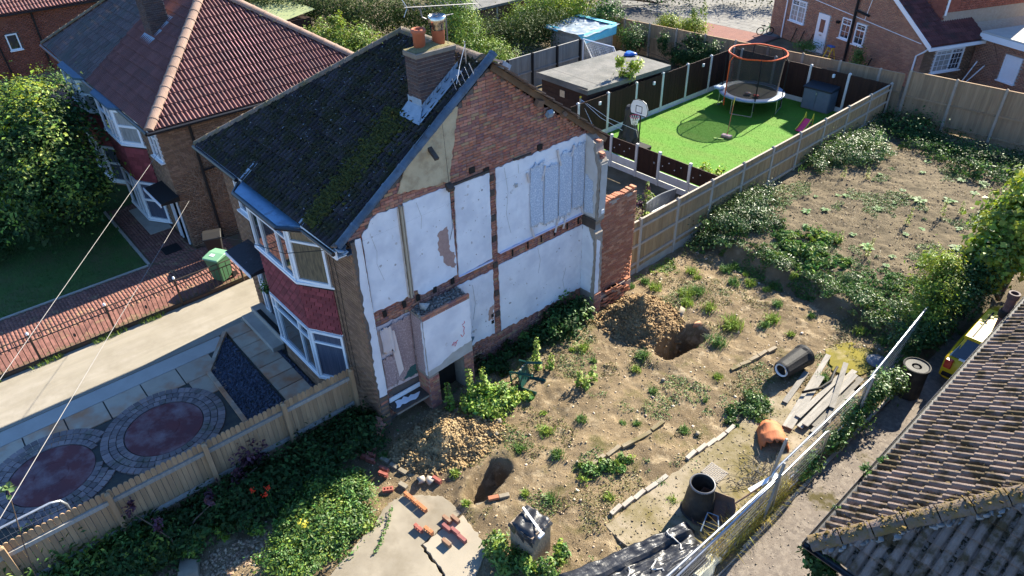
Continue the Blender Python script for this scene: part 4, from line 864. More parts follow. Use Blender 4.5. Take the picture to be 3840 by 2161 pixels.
# dead creeper stems
m_stem = mat('dead_creeper', (.34, .24, .17), (.25, .17, .12), 5, .95)
cr = MB(); rr = random.Random(5)
for k in range(230):
    y = rr.uniform(-.3, 4.5); z = rr.uniform(-.2, 2.6); pts = []; a = rr.uniform(-.6, .6)
    for j in range(7):
        pts.append((-12.29+.008*rr.random(), y, z)); a += rr.uniform(-.35, .35); y += .2*math.sin(a); z += .2*math.cos(a)
        if z > 3.9: break
    if len(pts) > 1: cr.tube(pts, rr.uniform(.004, .008), 3, False)
o = cr.build('creeper', m_stem, N1, True); o['kind'] = 'stuff'
def bay1(cx0, cx1, canr, name=''):
    P = [(cx0-.9, -.49), (cx0, -1.0), (cx1, -1.0), (cx1+.9, -.49)]
    def pr(z0, z1, off=0): return MB().prism([(P[0][0]-off, -.4, z0), (P[0][0]-off, P[0][1], z0), (P[1][0]-off*.5, P[1][1]-off, z0), (P[2][0]+off*.5, P[2][1]-off, z0), (P[3][0]+off, P[3][1], z0), (P[3][0]+off, -.4, z0)], (0, 0, z1-z0))
    pr(-.8, -.48).build('bay_base', m_brown, N1, True); pr(-.48, 3.98, -.06).build('bay_core', m_cavity, N1, True)
    ap = pr(1.22, 2.55, .0).build('apron', m_ap, N1, True); Ms = []
    for a, b in zip(P, P[1:]):
        a, b = V3((*a, 0)), V3((*b, 0)); L_ = (b-a).length; dd = (b-a)/L_; nn = V3((-dd.y, dd.x, 0))
        for r in range(8):
            u = -(r % 2)*.17
            while u < L_-.01:
                u0, u1 = max(u, 0), min(u+.335, L_)
                if u1-u0 > .03: Ms.append(frame(a+dd*((u0+u1)/2)+V3((0, 0, 1.31+r*.158)), dd*(u1-u0), nn, (0, 0, .166)))
                u += .34
    pieces(ap, 'apron_tile', atile, Ms)
    pr(2.55, 2.62, .04).build('lead_apron', m_blackpvc, N1, True); pr(2.62, 2.69, .10).build('bay_sill', m_upvc, N1, True); pr(-.48, -.42, .1).build('bay_sill', m_upvc, N1, True)
    cd_ = V3((.9, .51, 0)); cl = cd_.length
    for z0, h in ((2.69, 1.28), (-.42, 1.6)):
        window(N1, (P[1][0]+.01, P[1][1], z0), (1, 0, 0), (0, 0, 1), cx1-cx0-.02, h, (1, .5, .5), (1, .55), sill=False)
        window(N1, (P[2][0], P[2][1]+.01, z0), cd_.normalized(), (0, 0, 1), cl-.01, h, (1,), (1, .9), sill=False, fw=.1, glass=[m_curtain] if z0 > 1 else [m_strcur])
        window(N1, (P[0][0], P[0][1], z0), V3((.9, -.51, 0)).normalized(), (0, 0, 1), cl-.01, h, (1,), (1, .5), sill=False)
    MB().prism([(P[0][0]-.2, -.45, 3.98), (P[1][0]-.1, -1.12, 3.98), (P[2][0]+.1, -1.12, 3.98), (P[3][0]+.2, -.45, 3.98)], (0, 0, .09)).build('bay_roof', mat('blue_felt', (.045, .09, .14), (.06, .12, .18), 3, .6), N1, True)
bay1(-17.4, -15.4, 0); bay1(-22.2, -20.0, 0)
window(N1, (-13.45, -.49, 2.72), (1, 0, 0), (0, 0, 1), .98, 1.27, (1, 1), (1, .6), lead=(1, 2))
MB().bx(-13.5, -12.55, -.52, -.485, -.75, 1.35).build('door_void', m_black, N1, True)
window(N1, (-13.5, -.50, -.74), (1, 0, 0), (0, 0, 1), .95, 2.05, (.35, 1), (1,), sill=True, fw=.08)
cn = MB().prism([(-13.85, -.5, 1.56), (-13.85, -1.15, 1.47), (-13.85, -1.15, 1.40), (-13.85, -.5, 1.38)], (1.75, 0, 0)).build('canopy', m_black, N1, True); MB().bx(-13.87, -12.08, -1.18, -1.151, 1.36, 1.49).build('canopy_fascia', m_upvc, cn, True)
MB().bx(-13.0, -12.4, -1.5, -.9, -.56, -.54).build('door_mat', m_black, N1, True)
MB().bx(-16.9, -14.3, -1.4, -.6, -.56, -.53).build('door_step', m_conc, N1, True)
# left porch roof of the attached half
pr = MB().prism([(-25.2, -2.0, 1.9), (-25.2, -.5, 2.5), (-25.2, -.5, 1.85)], (2.4, 0, 0)).build('porch_roof', m_tileL, N1, True); MB().bx(-25, -23, -1.8, -.5, -.75, 1.88).build('porch_wall', m_brown, N1, True)
# ------------------------------------------------------------------ far-left brick house
N2 = thing('far_brick_house', 'plain red brick house wall with one small white window at the far left edge', 'house', (-40, -1, -.3))
w2 = MB().bx(-44, -37.02, -9, 6.5, -.5, 3.62).build('wall', m_darkmortar, N2, True)
brickwall(w2, (-37.0, -4, .2), (0, 1, 0), (0, 0, 1), 10.4, 3.4, mat('deep_red_brick', (.24, .09, .06), (.2, .07, .05), 3, .9, .4, 50, rv=.15), lambda u, v: not (-1.05 < u-4 < -.35 and 1.45 < v < 2.4), limit=250)
window(N2, (-37.0, -1.0, 1.68), (0, 1, 0), (0, 0, 1), .58, .86, (1,), (1,))
MB().bx(-36.98, -36.75, -9, 6.5, 3.5, 3.62).build('fascia', m_upvc, N2, True); MB().tube([(-36.66, -9, 3.6), (-36.66, 6.6, 3.55)], .06).build('gutter', m_blackpvc, N2, True)
MB().tube([(-36.9, .65, 3.5), (-36.9, .62, .2)], .05).build('downpipe', m_black, N2, True); MB().tube([(-36.9, -1.5, 2.6), (-36.9, -1.4, .2)], .045).build('downpipe', m_black, N2, True)
tD = tile_mesh('tile', m_tileL, .36, .36, tp1, .03, .04)
rr2 = MB().add([(-36.6, -9, 3.62), (-36.6, 6.6, 3.62), (-41, 6.6, 6.5), (-41, -9, 6.5)], [(0, 1, 2, 3)]).build('roof', m_tileL, N2, True)
tileroof(rr2, 'tile', (-36.6, -2, 3.66), (0, 1, 0), V3((-4.4, 0, 2.88)).normalized(), lambda v: (0, 8.6), 2.6, .36, .36, tD, 200)
for a, b in (((-36.85, -.2, 1.3), (-36.85, .5, .9)), ((-36.85, .5, .9), (-36.85, .1, .4))): pass
# ------------------------------------------------------------------ rear right house (turned to the plots)
N3 = thing('rear_brick_house', 'pink brick chalet house with white door and black soil pipe beyond the rear fence', 'house', (-1.0, 32.4, -.1), -.3895)
K = Matrix.Translation((-1.0, 32.4, -.1)) @ Matrix.Rotation(-.3895, 4, 'Z')
def k3(*p): return K @ V3(p)
def kd(*p): return K.to_3x3() @ V3(p)
def mbk(mb): mb.v = [tuple(K @ V3(p)) for p in mb.v]; return mb
g3 = MB(); g3.prism([(-12, .012, 0), (-.012, .012, 0), (-.012, .012, 2.35), (-5.9, .012, 5.9), (-12, .012, 2.3)], (0, 9, 0)); g3.bx(.5, 9.5, 7.6, 12, 0, 9.0); g3.bx(-.012, 8, 3.31, 9, 0, 2.4)  # tall rear wing added out of view, height set to shade the upper soil
w3 = mbk(g3).build('wall', m_pmortar, N3, True)
def m3(u, v):
    x = u-12
    if v > 2.35+(-.1-x)*.6 or v > 2.3+(x+12)*.59: return False
    for a, b, c, d in ((-10.3, -8.9, 1.15, 2.5), (-7.8, -6.8, 0, 2.2), (-5.9, -5.1, 1.15, 2.35), (-4.8, -4.0, 1.1, 2.3)):
        if a < x < b and c < v < d: return False
    return True
brickwall(w3, k3(-12, .0, 0), kd(1, 0, 0), (0, 0, 1), 12, 5.8, m_pinkbrick, m3, limit=240)
brickwall(w3, k3(0, 0, 0), kd(0, 1, 0), (0, 0, 1), 3.3, 2.35, m_brown, lambda u, v: not (.7 < u < 2.6 and .75 < v < 1.95), limit=120)  # shade of this side painted in with darker brown brick
brickwall(w3, k3(0, 3.30, 0), kd(1, 0, 0), (0, 0, 1), 7.5, 2.3, m_pinkbrick, lambda u, v: not (1.75 < u < 2.75 and .65 < v < 1.95), limit=100)
window(N3, k3(-10.25, .0, 1.2), kd(1, 0, 0), (0, 0, 1), 1.3, 1.25, (1, 1), (1, .35), glass=[m_curtain, m_glass, m_curtain, m_curtain], lead=(2, 3))
window(N3, k3(-5.86, 0, 1.22), kd(1, 0, 0), (0, 0, 1), .74, 1.1, (1,), (1, .45), lead=(2, 2)); window(N3, k3(-4.75, 0, 1.17), kd(1, 0, 0), (0, 0, 1), .74, 1.1, (1,), (1, .45), lead=(2, 2))
window(N3, k3(0, .75, .8), kd(0, 1, 0), (0, 0, 1), 1.8, 1.12, (1.4, 1), (1, .28), lead=(3, 3), glass=[m_curtain, m_curtain, m_glass, m_glass])
window(N3, k3(1.8, 3.3, .7), kd(1, 0, 0), (0, 0, 1), .9, 1.22, (1,), (1,), lead=(4, 4), glass=[m_upvc])
dr = mbk(MB().bx(-7.78, -6.84, -.07, .0, .0, 2.14)).build('door', m_upvc, N3, True)
mbk(MB().bx(-7.5, -7.12, -.085, -.071, 1.15, 1.85)).build('door_light', m_glass, dr, True); mbk(MB().bx(-7.55, -7.07, -.08, -.071, .25, .75)).build('door_panel', m_upvc, dr, True); mbk(MB().bx(-7.42, -7.2, -.09, -.071, .95, 1.02)).build('letterbox', m_steel, dr, True)
mbk(MB().bx(-7.95, -6.7, -.4, 0, -.05, .02)).build('door_step', m_conc, N3, True)
mbk(MB().tube([(-5.0, -.1, 0), (-5.0, -.1, 4.6)], .07)).build('soil_pipe', m_black, N3, True); mbk(MB().tube([(-4.95, -.1, 2.85), (-4.0, -.1, 2.78)], .06)).build('waste_pipe', m_black, N3, True)
mbk(MB().tube([(-10.7, -.06, 0), (-10.7, -.06, 2.2), (-10.75, -.2, 2.4)], .045)).build('downpipe', m_upvc, N3, True); mbk(MB().tube([(-.35, -.08, 0), (-.35, -.08, 1.65), (.05, -.08, 1.95), (.3, -.1, 2.2)], .045)).build('downpipe', m_upvc, N3, True)
mbk(MB().tube([(-8.7, -.03, 2.75), (-.3, -.03, 2.25)], .02, 5)).build('cable', m_upvc, N3, True); mbk(MB().tube([(-4.3, -.03, 2.5), (-4.0, -.03, 4.2)], .02, 5)).build('cable', m_upvc, N3, True)
for x in (-9.6, -8.9, -8.1, -3.3): mbk(MB().tube([(x, -.15, .05), (x+.25, -.1, .9-.1*(x > -5))], .03, 6)).build('pole', m_black, N3, True)
mbk(MB().lathe([(.0, 0), (.13, 0), (.1, -.12)], 12, Matrix.Translation((-6.1, -.12, 2.05)))).build('lamp', m_black, N3, True)
m_rt3 = mat('plum_roof_tile', (.15, .055, .05), (.11, .045, .045), 3, .85, .5, 40, rv=.25, dirt=(.045, .04, .035), dsc=1.6, dth=.62)
t3 = tile_mesh('tile', m_rt3, .3, .3, tp1, .03, .04)
rf3 = mbk(MB().add([(.42, -.2, 2.28), (.42, 3.3, 2.28), (-5.9, 3.3, 6.05), (-5.9, -.2, 6.05), (.42, -.2, 2.2), (.42, 3.3, 2.2)], [(0, 1, 2, 3), (0, 4, 5, 1)])).build('roof', m_rt3, N3, True)
tileroof(rf3, 'tile', k3(.42, -.25, 2.32), kd(0, 1, 0), kd(-1, 0, .597).normalized(), lambda v: (0, 3.6), 4.2, .3, .3, t3, 200)
mbk(MB().prism([(.5, -.27, 2.10), (.5, -.27, 2.34), (-5.9, -.27, 6.16), (-5.9, -.27, 5.92)], (0, .03, 0))).build('bargeboard', m_upvc, N3, True)
mbk(MB().bx(.42, .5, -.25, 3.4, 2.1, 2.26)).build('fascia', m_upvc, N3, True)
dm = mbk(MB().bx(-4, -.75, 1.4, 8, 2.6, 8.2)).build('dormer', m_pmortar, N3, True)  # raised out of view so its shadow reaches the lawn
m_th = mat('tile_hanging', (.34, .11, .07), (.28, .09, .06), 2.5, .85, .4, 40, rv=.15); Ms = []
for r in range(20):
    for c in range(30):
        u = c*.2-(r % 2)*.1
        Ms.append(frame(k3(-.73, 1.5+u, 3.55+r*.12), kd(0, .19, 0), kd(.03, 0, 0), (0, 0, .115)))
        if c < 17: Ms.append(frame(k3(-4+u, 1.38, 3.2+r*.12), kd(.19, 0, 0), kd(0, .03, 0), (0, 0, .115)))
pieces(dm, 'hung_tile', cube(m_th, 'hung_tile'), Ms, 200)
mbk(MB().tube([(-.6, 1.3, 3.4), (-.6, 1.3, 5)], .05)).build('downpipe', m_upvc, dm, True); mbk(MB().bx(-.72, -.6, 3.3, 5, 4.6, 5.6)).build('window', m_upvc, dm, True)
fr3 = mbk(MB().bx(.3, 8.3, 2.95, 3.25, 2.35, 2.62)).build('fascia', m_upvc, N3, True); mbk(MB().bx(.3, 8.3, 3.0, 9, 2.62, 2.70)).build('flat_roof', mat('pale_felt', (.52, .50, .46), (.44, .42, .38), 2, .9, .4, 60), N3, True)
mbk(MB().tube([(1.0, 3.2, 2.3), (1.6, 3.2, 1.4), (.4, 2.2, .95), (-.0, 1.6, 1.0)], .012, 5)).build('cable', m_black, N3, True)
for k, (x, y, h) in enumerate(((.35, 2.6, 1.3), (.45, 2.7, 1.2))):
    o = mbk(MB().tube([(x, y, 0), (x+.3*(k+1), y+.35, h)], .03, 6)).build('pole', m_upvc, N3, True)
# ------------------------------------------------------------------ near bungalow, bottom right
BG = thing('near_bungalow', 'mossy grey tiled hip roof of the near bungalow at the bottom right', 'house', (13, 6, -.5))
MB().bx(10.75, 20, 3.4, 16, -.6, 2.0).build('wall', m_pinkbrick, BG, True)
m_gt = mat('grey_concrete_tile', (.24, .18, .145), (.18, .135, .108), 5, .9, .8, 60, rv=.16, dirt=(.075, .052, .025), dsc=2.4, dth=.53, dsoft=.06)
m_gt2 = m_gt
ps = .72
rb = MB().add([(9.78, 2.52, 2.0), (20, 2.52, 2.0), (20, 16, 2.0), (9.78, 16, 2.0), (16.4, 9.1, 2+6.6*ps), (20, 9.1, 2+6.6*ps)], [(0, 1, 5, 4), (0, 4, 3), (3, 4, 5, 2)]).build('roof', m_gt, BG, True)
tpg = [(0, .0), (.05, .06), (.13, .085), (.25, .085), (.33, .06), (.40, .0), (.54, .0), (.59, .06), (.67, .085), (.79, .085), (.87, .06), (.95, 0), (1, 0)]
tg = tile_mesh('tile', m_gt, .38, .37, tpg, .035, .045); tg2 = tile_mesh('tile', m_gt2, .38, .37, tpg, .035, .045)
Vw = V3((1, 0, ps)).normalized(); Lw = math.hypot(1, ps)
tileroof(rb, 'tile', (9.78, 16, 2.02), (0, -1, 0), Vw, lambda v: (0, 13.48-v/Lw), 5.0, .38, .37, tg, 300, stag=.5)
tileroof(rb, 'tile', (9.78, 2.52, 2.02), (1, 0, 0), V3((0, 1, ps)).normalized(), lambda v: (v/Lw, 8), 5.0, .38, .37, tg2, 200)
hb = halfround(mat('mossy_hip', (.20, .15, .13), (.14, .11, .09), 8, .95, .9, 40, dirt=(.16, .11, .04), dsc=5, dth=.5), 'hip_tile', .15, .46, 10, .9)
ridge(rb, 'hip_tile', hb, (9.72, 2.46, 2.03), (14.5, 7.24, 2.03+4.78*ps), .5)
def mhb(r):
    t = r.random()*4.0; return (9.8+t+r.normal()*.07, 2.54+t+r.normal()*.07, 2.1+t*ps+.09+.03*r.random())
moss('moss', 1000, mhb, mat('brown_moss', (.15, .10, .028), (.09, .07, .02), 12, 1, .8, 60, rv=.4), rb, (.01, .032), 5)
def mhb2(r):
    u = r.random()*2.4; y = 2.8+u+r.random()*9; return (9.8+u, y, 2.06+u*ps+.02)
moss('moss', 11000, mhb2, mat('olive_moss', (.085, .062, .025), (.13, .095, .05), 12, 1, .8, 60, rv=.4), rb, (.01, .05), 6)
def mhb3(r):
    u = r.random()*2.2; x = 10+u+r.random()*3; return (x, 2.6+u, 2.06+u*ps+.02)
moss('moss', 6000, mhb3, mat('black_moss', (.03, .026, .014), (.05, .04, .025), 12, 1, .8, 60, rv=.4), rb, (.015, .06), 7)
# mortar bed along the hip
mbed = MB()
for k in range(60):
    t = k*.07; mbed.box((9.97+t+random.uniform(-.03, .03), 2.52+t+random.uniform(-.02, .02), 2.06+t*ps+.01), (.13, .12+.05*math.sin(k*.9), .05), Matrix.Rotation(.78, 3, 'Z') @ Matrix.Rotation(random.uniform(-.2, .2), 3, 'X'))
o = mbed.build('hip_mortar', mat('hip_mortar', (.34, .32, .29), (.26, .24, .22), 9, 1, .7, 40), rb, True); o['kind'] = 'stuff'
def gutter(name, pts, r, m, parent):
    mb = MB()
    for a, b in zip(pts, pts[1:]):
        a, b = V3(a), V3(b); d_ = (b-a).normalized(); s = V3((0, 0, 1)).cross(d_); n = 6; V = []
        for p in (a, b):
            for k in range(n+1): t = math.pi*k/n; V.append(p+s*(r*math.cos(t))-V3((0, 0, 1))*(r*math.sin(t)))
        mb.add(V, [(k, k+1, k+n+2, k+n+1) for k in range(n)])
    o = mb.build(name, m, parent, True); q = o.modifiers.new('thickness', 'SOLIDIFY'); q.thickness = .008; return o
gutter('gutter', [(9.66, 16, 2.02), (9.66, 2.42, 1.99)], .065, m_blackpvc, BG); gutter('gutter', [(9.62, 2.42, 1.99), (20, 2.42, 1.99)], .065, m_blackpvc, BG)
MB().bx(9.73, 9.77, 2.5, 16, 1.82, 1.99).build('fascia', m_upvc, BG, True)
vp = thing('vent_pipe', 'rusty brown flue pipe standing at the edge of the near bungalow roof', 'pipe', (9.45, 12.3, 1.2))
MB().tube([(9.5, 12.2, .8), (9.5, 12.2, 2.35)], .105, 12, False).build('pipe', mat('rusty_pipe', (.10, .055, .05), (.16, .09, .08), 9, .8, .5, 40), vp, True); MB().lathe([(.13, 2.25), (.13, 2.4), (.09, 2.4), (.09, 1.9)], 14, Matrix.Translation((9.5, 12.2, 0))).build('rim', mat('pipe_rim', (.08, .05, .05), None, 9, .7), vp, True)
MB().lathe([(.15, 1.7), (.16, 1.85), (.13, 1.9)], 14, Matrix.Translation((9.5, 12.2, 0))).build('collar', m_cavity, vp, True)
# ------------------------------------------------------------------ fences
def board_me(name, m, kind='flat'):
    if kind == 'flat': return cube(m, name)
    n = 6; P = [(-.5, -.5), (.5, -.5), (.5, .46)]+[(.5*math.cos(math.pi*k/n), .46+.04*math.sin(math.pi*k/n)) for k in range(1, n)]+[(-.5, .46)]
    me = bpy.data.meshes.new(name); k = len(P)
    me.from_pydata([(x, -.5, z) for x, z in P]+[(x, .5, z) for x, z in P], [], [tuple(range(k)), tuple(range(2*k-1, k-1, -1))]+[(i, (i+1) % k, (i+1) % k+k, i+k) for i in range(k)]); fixn(me); me.materials.append(m); return me
def fence(name, label, A, B, zb, zt, m, bw=.105, bt=.018, posts=(), pm=None, ps=.09, pz=.06, rails=(), rm=None, rside=1, gravel=0, gm=None, cap=None, kind='flat', gap=0, proud=0, grp=None, rh=.07):
    """posts: distances along the run; zb, zt functions of distance"""
    A, B = V3((*A, 0)), V3((*B, 0)); d_ = B-A; L = d_.length; x = d_/L; y = V3((-x.y, x.x, 0))*rside
    zbf = zb if callable(zb) else (lambda s: zb); ztf = zt if callable(zt) else (lambda s: zt)
    T_ = thing(name, label, 'fence', A.lerp(B, .5)+V3((0, 0, zbf(L/2))), group=grp); n = int(L/(bw+gap)); Ms = []
    for k in range(n):
        s = (k+.5)*L/n; z0, z1 = zbf(s)+gravel, ztf(s)+random.uniform(-.008, .008)
        Ms.append(frame(A+x*s+y*(.006*(k % 2)+random.uniform(-.002, .002))+V3((0, 0, (z0+z1)/2)), x*(L/n-gap-.004+.010*(gap == 0)), y*bt, V3((0, 0, z1-z0))+x*random.uniform(-.006, .006)))
    pieces(T_, 'board', board_me('board', m, kind), Ms)
    pm = pm or m_conc
    for s in posts:
        z0, z1 = zbf(min(max(s, 0), L))-.15, ztf(min(max(s, 0), L))+pz; p = A+x*s+y*proud
        mb = MB(); mb.add([p+x*(a*ps)+y*(b*ps)+V3((0, 0, z0 if c < 0 else z1)) for a, b, c in BOXV], BOXF)
        q = z1; mb.add([p+x*(a*ps*k)+y*(b*ps*k)+V3((0, 0, zz)) for k, zz in ((1, q), (.4, q+.035)) for a, b in ((-.5, -.5), (.5, -.5), (.5, .5), (-.5, .5))], [(0, 1, 5, 4), (1, 2, 6, 5), (2, 3, 7, 6), (3, 0, 4, 7), (4, 5, 6, 7)])
        mb.build('post', pm, T_, True)
    edges = sorted(set([0]+[s for s in posts if 0 < s < L]+[L]))
    for a, b in zip(edges, edges[1:]):
        if b-a < ps+.06: continue
        for rz in rails:
            za = zbf(a)+gravel+(ztf(a)-zbf(a)-gravel)*rz; zc = zbf(b)+gravel+(ztf(b)-zbf(b)-gravel)*rz; o = y*(bt/2+.03)
            MB().bar(A+x*(a+ps*.5+.002)+o+V3((0, 0, za)), A+x*(b-ps*.5-.002)+o+V3((0, 0, zc)), .05, rh).build('rail', rm or m, T_, True)
        if gravel: MB().bar(A+x*(a+ps*.5)+V3((0, 0, zbf(a)+gravel/2-.1)), A+x*(b-ps*.5)+V3((0, 0, zbf(b)+gravel/2-.1)), .045, gravel+.2).build('gravel_board', gm or m_conc, T_, True)
        if cap: MB().bar(A+x*(a+ps*.5)+V3((0, 0, ztf(a)+.015)), A+x*(b-ps*.5)+V3((0, 0, ztf(b)+.015)), .07, .028).build('capping', cap, T_, True)
    return T_
m_cappale = mat('weathered_capping', (.45, .37, .29), (.36, .29, .22), 4, .9, .3, 40)
fence('front_fence', 'low close boarded fence with rounded tops beside the slate bed', (-.75, -.42), (-.75, -10.5), -.72, lambda s: 1.02+.012*s, m_timberp, .105, .02, posts=(.12, 1.92, 3.8, 5.8, 7.7, 9.6), pm=m_timberp, ps=.10, pz=-.02, rails=(.36, .84), rm=m_greyboard, rside=1, rh=.10, kind='round', gap=.004, proud=.09)
fence('garden_fence', 'long close boarded fence with concrete posts beside the bare plot', (-.05, 8.9), (-.05, 26.85), lambda s: -.62+.035*s if s < 5 else -.45+.03*(s-5), lambda s: 1.52+.014*s, m_timber, .104, .02,
      posts=[.83+1.9*k for k in range(10)], pm=m_conc, ps=.11, pz=.05, rails=(.12, .5, .86), rm=m_cappale, rside=-1, gravel=.34, cap=m_cappale)
fence('rear_boundary_fence', 'tall pale board fence along the far boundary in front of the pink house', (0.2, 27.75), (10.5, 28.3), -.05, 2.2, m_timberp, .115, .02, posts=[.1+1.9*k for k in range(6)], pm=m_cappale, ps=.10, rails=(.52, .1), rm=m_timberp, rside=-1, cap=m_timberp, proud=.05)
fence('rear_boundary_fence', 'pale board fence overgrown with ivy running from shed to trampoline', (-17.2, 27.5), (.1, 27.7), -.1, lambda s: 1.7+.02*s, m_timberp, .118, .02, posts=[1+1.9*k for k in range(9)], pm=m_cappale, ps=.10, rails=(.62,), rm=m_timberp, rside=-1, cap=m_timberp, proud=.05)
fence('dark_panel_fence', 'dark brown panel fence with white posts along the left of the lawn', (-8.0, 14.6), (-8.0, 26.6), 0.0, 1.86, m_brownboard, .10, .03, posts=[.45+1.9*k for k in range(7)], pm=m_whiteconc, ps=.11, pz=.05, rails=(), gravel=.26, gm=m_whiteconc, rside=-1)
fence('dark_panel_fence', 'dark brown panel fence with white posts behind the grey storage box', (-7.9, 26.66), (.0, 26.66), 0.0, 1.82, m_brownboard, .10, .03, posts=[.3, 2.2, 4.1, 6.0], pm=m_whiteconc, ps=.11, pz=.05, gravel=.24, gm=m_whiteconc, rside=-1)
fence('grey_board_fence', 'grey green board fence with dark posts beside the hedge and goal', (-15.0, 14.2), (-15.0, 22.4), 0, 1.78, mat('grey_green_board', (.27, .27, .24), (.20, .20, .18), 2, .9, .3, 30, rv=.15, stretch=(8, 8, .7)), .115, .02, posts=[2.9, 4.6, 6.4, 8.15], pm=m_black, ps=.10, pz=.06, rails=(.5,), rm=m_greyboard, rside=-1, cap=m_greyboard, proud=.06)
pf = thing('patio_fence', 'low fence of brown boards over white panels with a gate at the lawn edge', 'fence', (-4, 14.6, -.1))
px = [-7.85, -5.62, -4.27, -3.15, -1.72, -.25]
for x in px: MB().bx(x-.055, x+.055, 14.53, 14.64, -.2, 1.36).build('post', m_whiteconc, pf, True, bevel=.008)
for a, b in zip(px, px[1:]):
    gate = abs(a+4.27) < .01
    for k in range(2 if not gate else 1): MB().bx(a+.06, b-.06, 14.56, 14.61, -.15+k*.36, .19+k*.36).build('white_panel', m_whiteconc, pf, True, bevel=.01)
    n = int((b-a-.12)/.1); Ms = [frame((a+.06+(k+.5)*(b-a-.12)/n, 14.585+.004*(k % 2), .93 if not gate else .74), ((b-a-.12)/n-.004, 0, 0), (0, .03, 0), (0, 0, .66 if not gate else 1.06)) for k in range(n)]
    pieces(pf, 'board', cube(m_brownboard, 'board'), Ms)
    if not gate:
        for k in range(4): MB().box((a+.2+k*(b-a-.3)/4, 14.55, .85+.2*(k % 2)), (.035, .02, .035)).build('light_stud', m_upvc, pf, True)
    else: MB().lathe([(.03, 0), (.045, .01), (.03, .02)], 12, Matrix.Translation((b-.2, 14.54, .85)) @ Matrix.Rotation(1.57, 4, 'X')).build('gate_ring', m_steel, pf, True)
# iron railing beside the drive
m_iron = mat('brown_black_iron', (.035, .024, .018), (.06, .04, .03), 9, .55, spec=.4)
rl = thing('iron_railing', 'thin black iron railing with white ball finials beside the pale drive', 'railing', (-9.08, -5, -.7))
for k in range(6):
    y = -.05-2.07*k; MB().tube([(-9.08, y, -.75), (-9.08, y, .33)], .034, 8).build('post', m_iron, rl, True)
    MB().lathe([(.0, .30), (.03, .32), (.042, .37), (.03, .415), (0, .43)], 10, Matrix.Translation((-9.08, y, 0))).build('finial', m_upvc, rl, True, smooth=True)
for k in range(5):
    y0, y1 = -.05-2.07*k, -.05-2.07*(k+1)
    for z in (.28, .10, -.58): MB().tube([(-9.08, y0, z), (-9.08, y1, z)], .018, 6).build('rail', m_iron, rl, True)
    for j in range(1, 15):
        y = y0+(y1-y0)*j/15; MB().tube([(-9.08, y, -.6), (-9.08, y, .28 if j % 2 else .1)], .0115, 5).build('bar', m_iron, rl, True)
    MB().lathe([(.02, -.3), (.045, -.24), (.02, -.18)], 6, Matrix.Translation((-9.08, (y0+y1)/2, 0))).build('basket', m_iron, rl, True)
# temporary site fencing: pipe frames with wire infill
def site_fence(name, label, A, B, h, lean, bent=False):
    A, B = V3(A), V3(B); x = (B-A).normalized(); up = (V3((0, 0, 1))+V3(lean)).normalized(); t = thing(name, label, 'fence', A)
    L = (B-A).length; cr = .22
    pts = [A, A+up*(h-cr), A+up*(h-cr*.3)+x*cr*.3, A+up*h+x*cr, B+up*h-x*cr, B+up*(h-cr*.3)-x*cr*.3, B+up*(h-cr), B]
    MB().tube(pts, .026, 8).build('frame', m_steel, t, True, smooth=True); MB().tube([A+up*.12, B+up*.12], .018, 6).build('bottom_rail', m_steel, t, True)
    wr = MB()
    for k in range(1, 8): wr.tube([A+up*(h*k/8), B+up*(h*k/8)], .005, 3, False)
    n = int(L/.09)
    for k in range(1, n): wr.tube([A+x*(L*k/n)+up*.12, A+x*(L*k/n)+up*h], .0022, 3, False)
    o = wr.build('wire_mesh', m_steel, t, True); o['kind'] = 'stuff'
    return t
site_fence('site_fence', 'galvanised wire site fence panel nearest the black tarpaulin', (8.0, -1.9, -.45), (8.2, 4.52, -.45), 1.32, (.0, 0, 0))
site_fence('site_fence', 'galvanised wire site fence panel beside the stacked white planks', (8.0, 4.35, -.45), (8.02, 8.9, -.45), 1.40, (.06, 0, 0))
site_fence('site_fence', 'far wire site fence panel running into the yellow green shrub', (8.06, 8.5, -.45), (7.75, 12.6, -.45), 1.40, (.02, 0, 0))
site_fence('site_fence', 'single wire site fence panel over the shrubs at the lower left corner', (-.9, -11.0, -.72), (-.9, -6.90, -.72), 2.07, (0, 0, 0))
site_fence('site_fence', 'second wire panel leaning parallel behind the front one near the tarpaulin', (8.12, .6, -.45), (8.16, 6.6, -.45), 1.18, (.03, 0, 0))
for k, (x, y, h, lx, ly) in enumerate(((8.22, 4.15, 1.75, .0, .5), (7.75, 5.1, 1.6, .3, .2), (8.14, 8.3, 1.55, .1, .35))):
    o = MB().bar((x, y, -.5), (x+lx*.3, y+ly*.6, -.5+h), .05, .05).build('fence_prop', m_greyboard); tag(o, ['grey timber post nearest the wheelbarrow propping the site fence', 'slim grey timber prop behind the orange clay pot', 'grey timber post propping the fence beside the planks'][k], 'post')
# ------------------------------------------------------------------ overhead cables
for k, (a, b, s) in enumerate((((-12.9, -.5, 2.95), (.33, -7.52, 4.5), .0), ((-10.95, -.5, 1.82), (3.06, -7.72, 4.5), .0))):
    a, b = V3(a), V3(b); e = a+(b-a)*1.9
    pts = [a.lerp(e, t/16) for t in range(17)]
    o = MB().tube(pts, .006, 5).build('overhead_cable', mat('cable_sheath%d' % k, (.24, .225, .21), None, 5, .6)); tag(o, ['upper overhead cable running from the left house across its lawn', 'lower overhead cable crossing the paved front garden'][k], 'cable')
o = MB().tube([(-.9, -.4, 4.35), (-2.0, -.95, 4.0), (-4.6, -1.1, 3.3), (-6.2, -1.2, 2.75)], .009, 5).build('overhead_cable', m_black); tag(o, 'thin black cable slung across the upper bay window', 'cable')
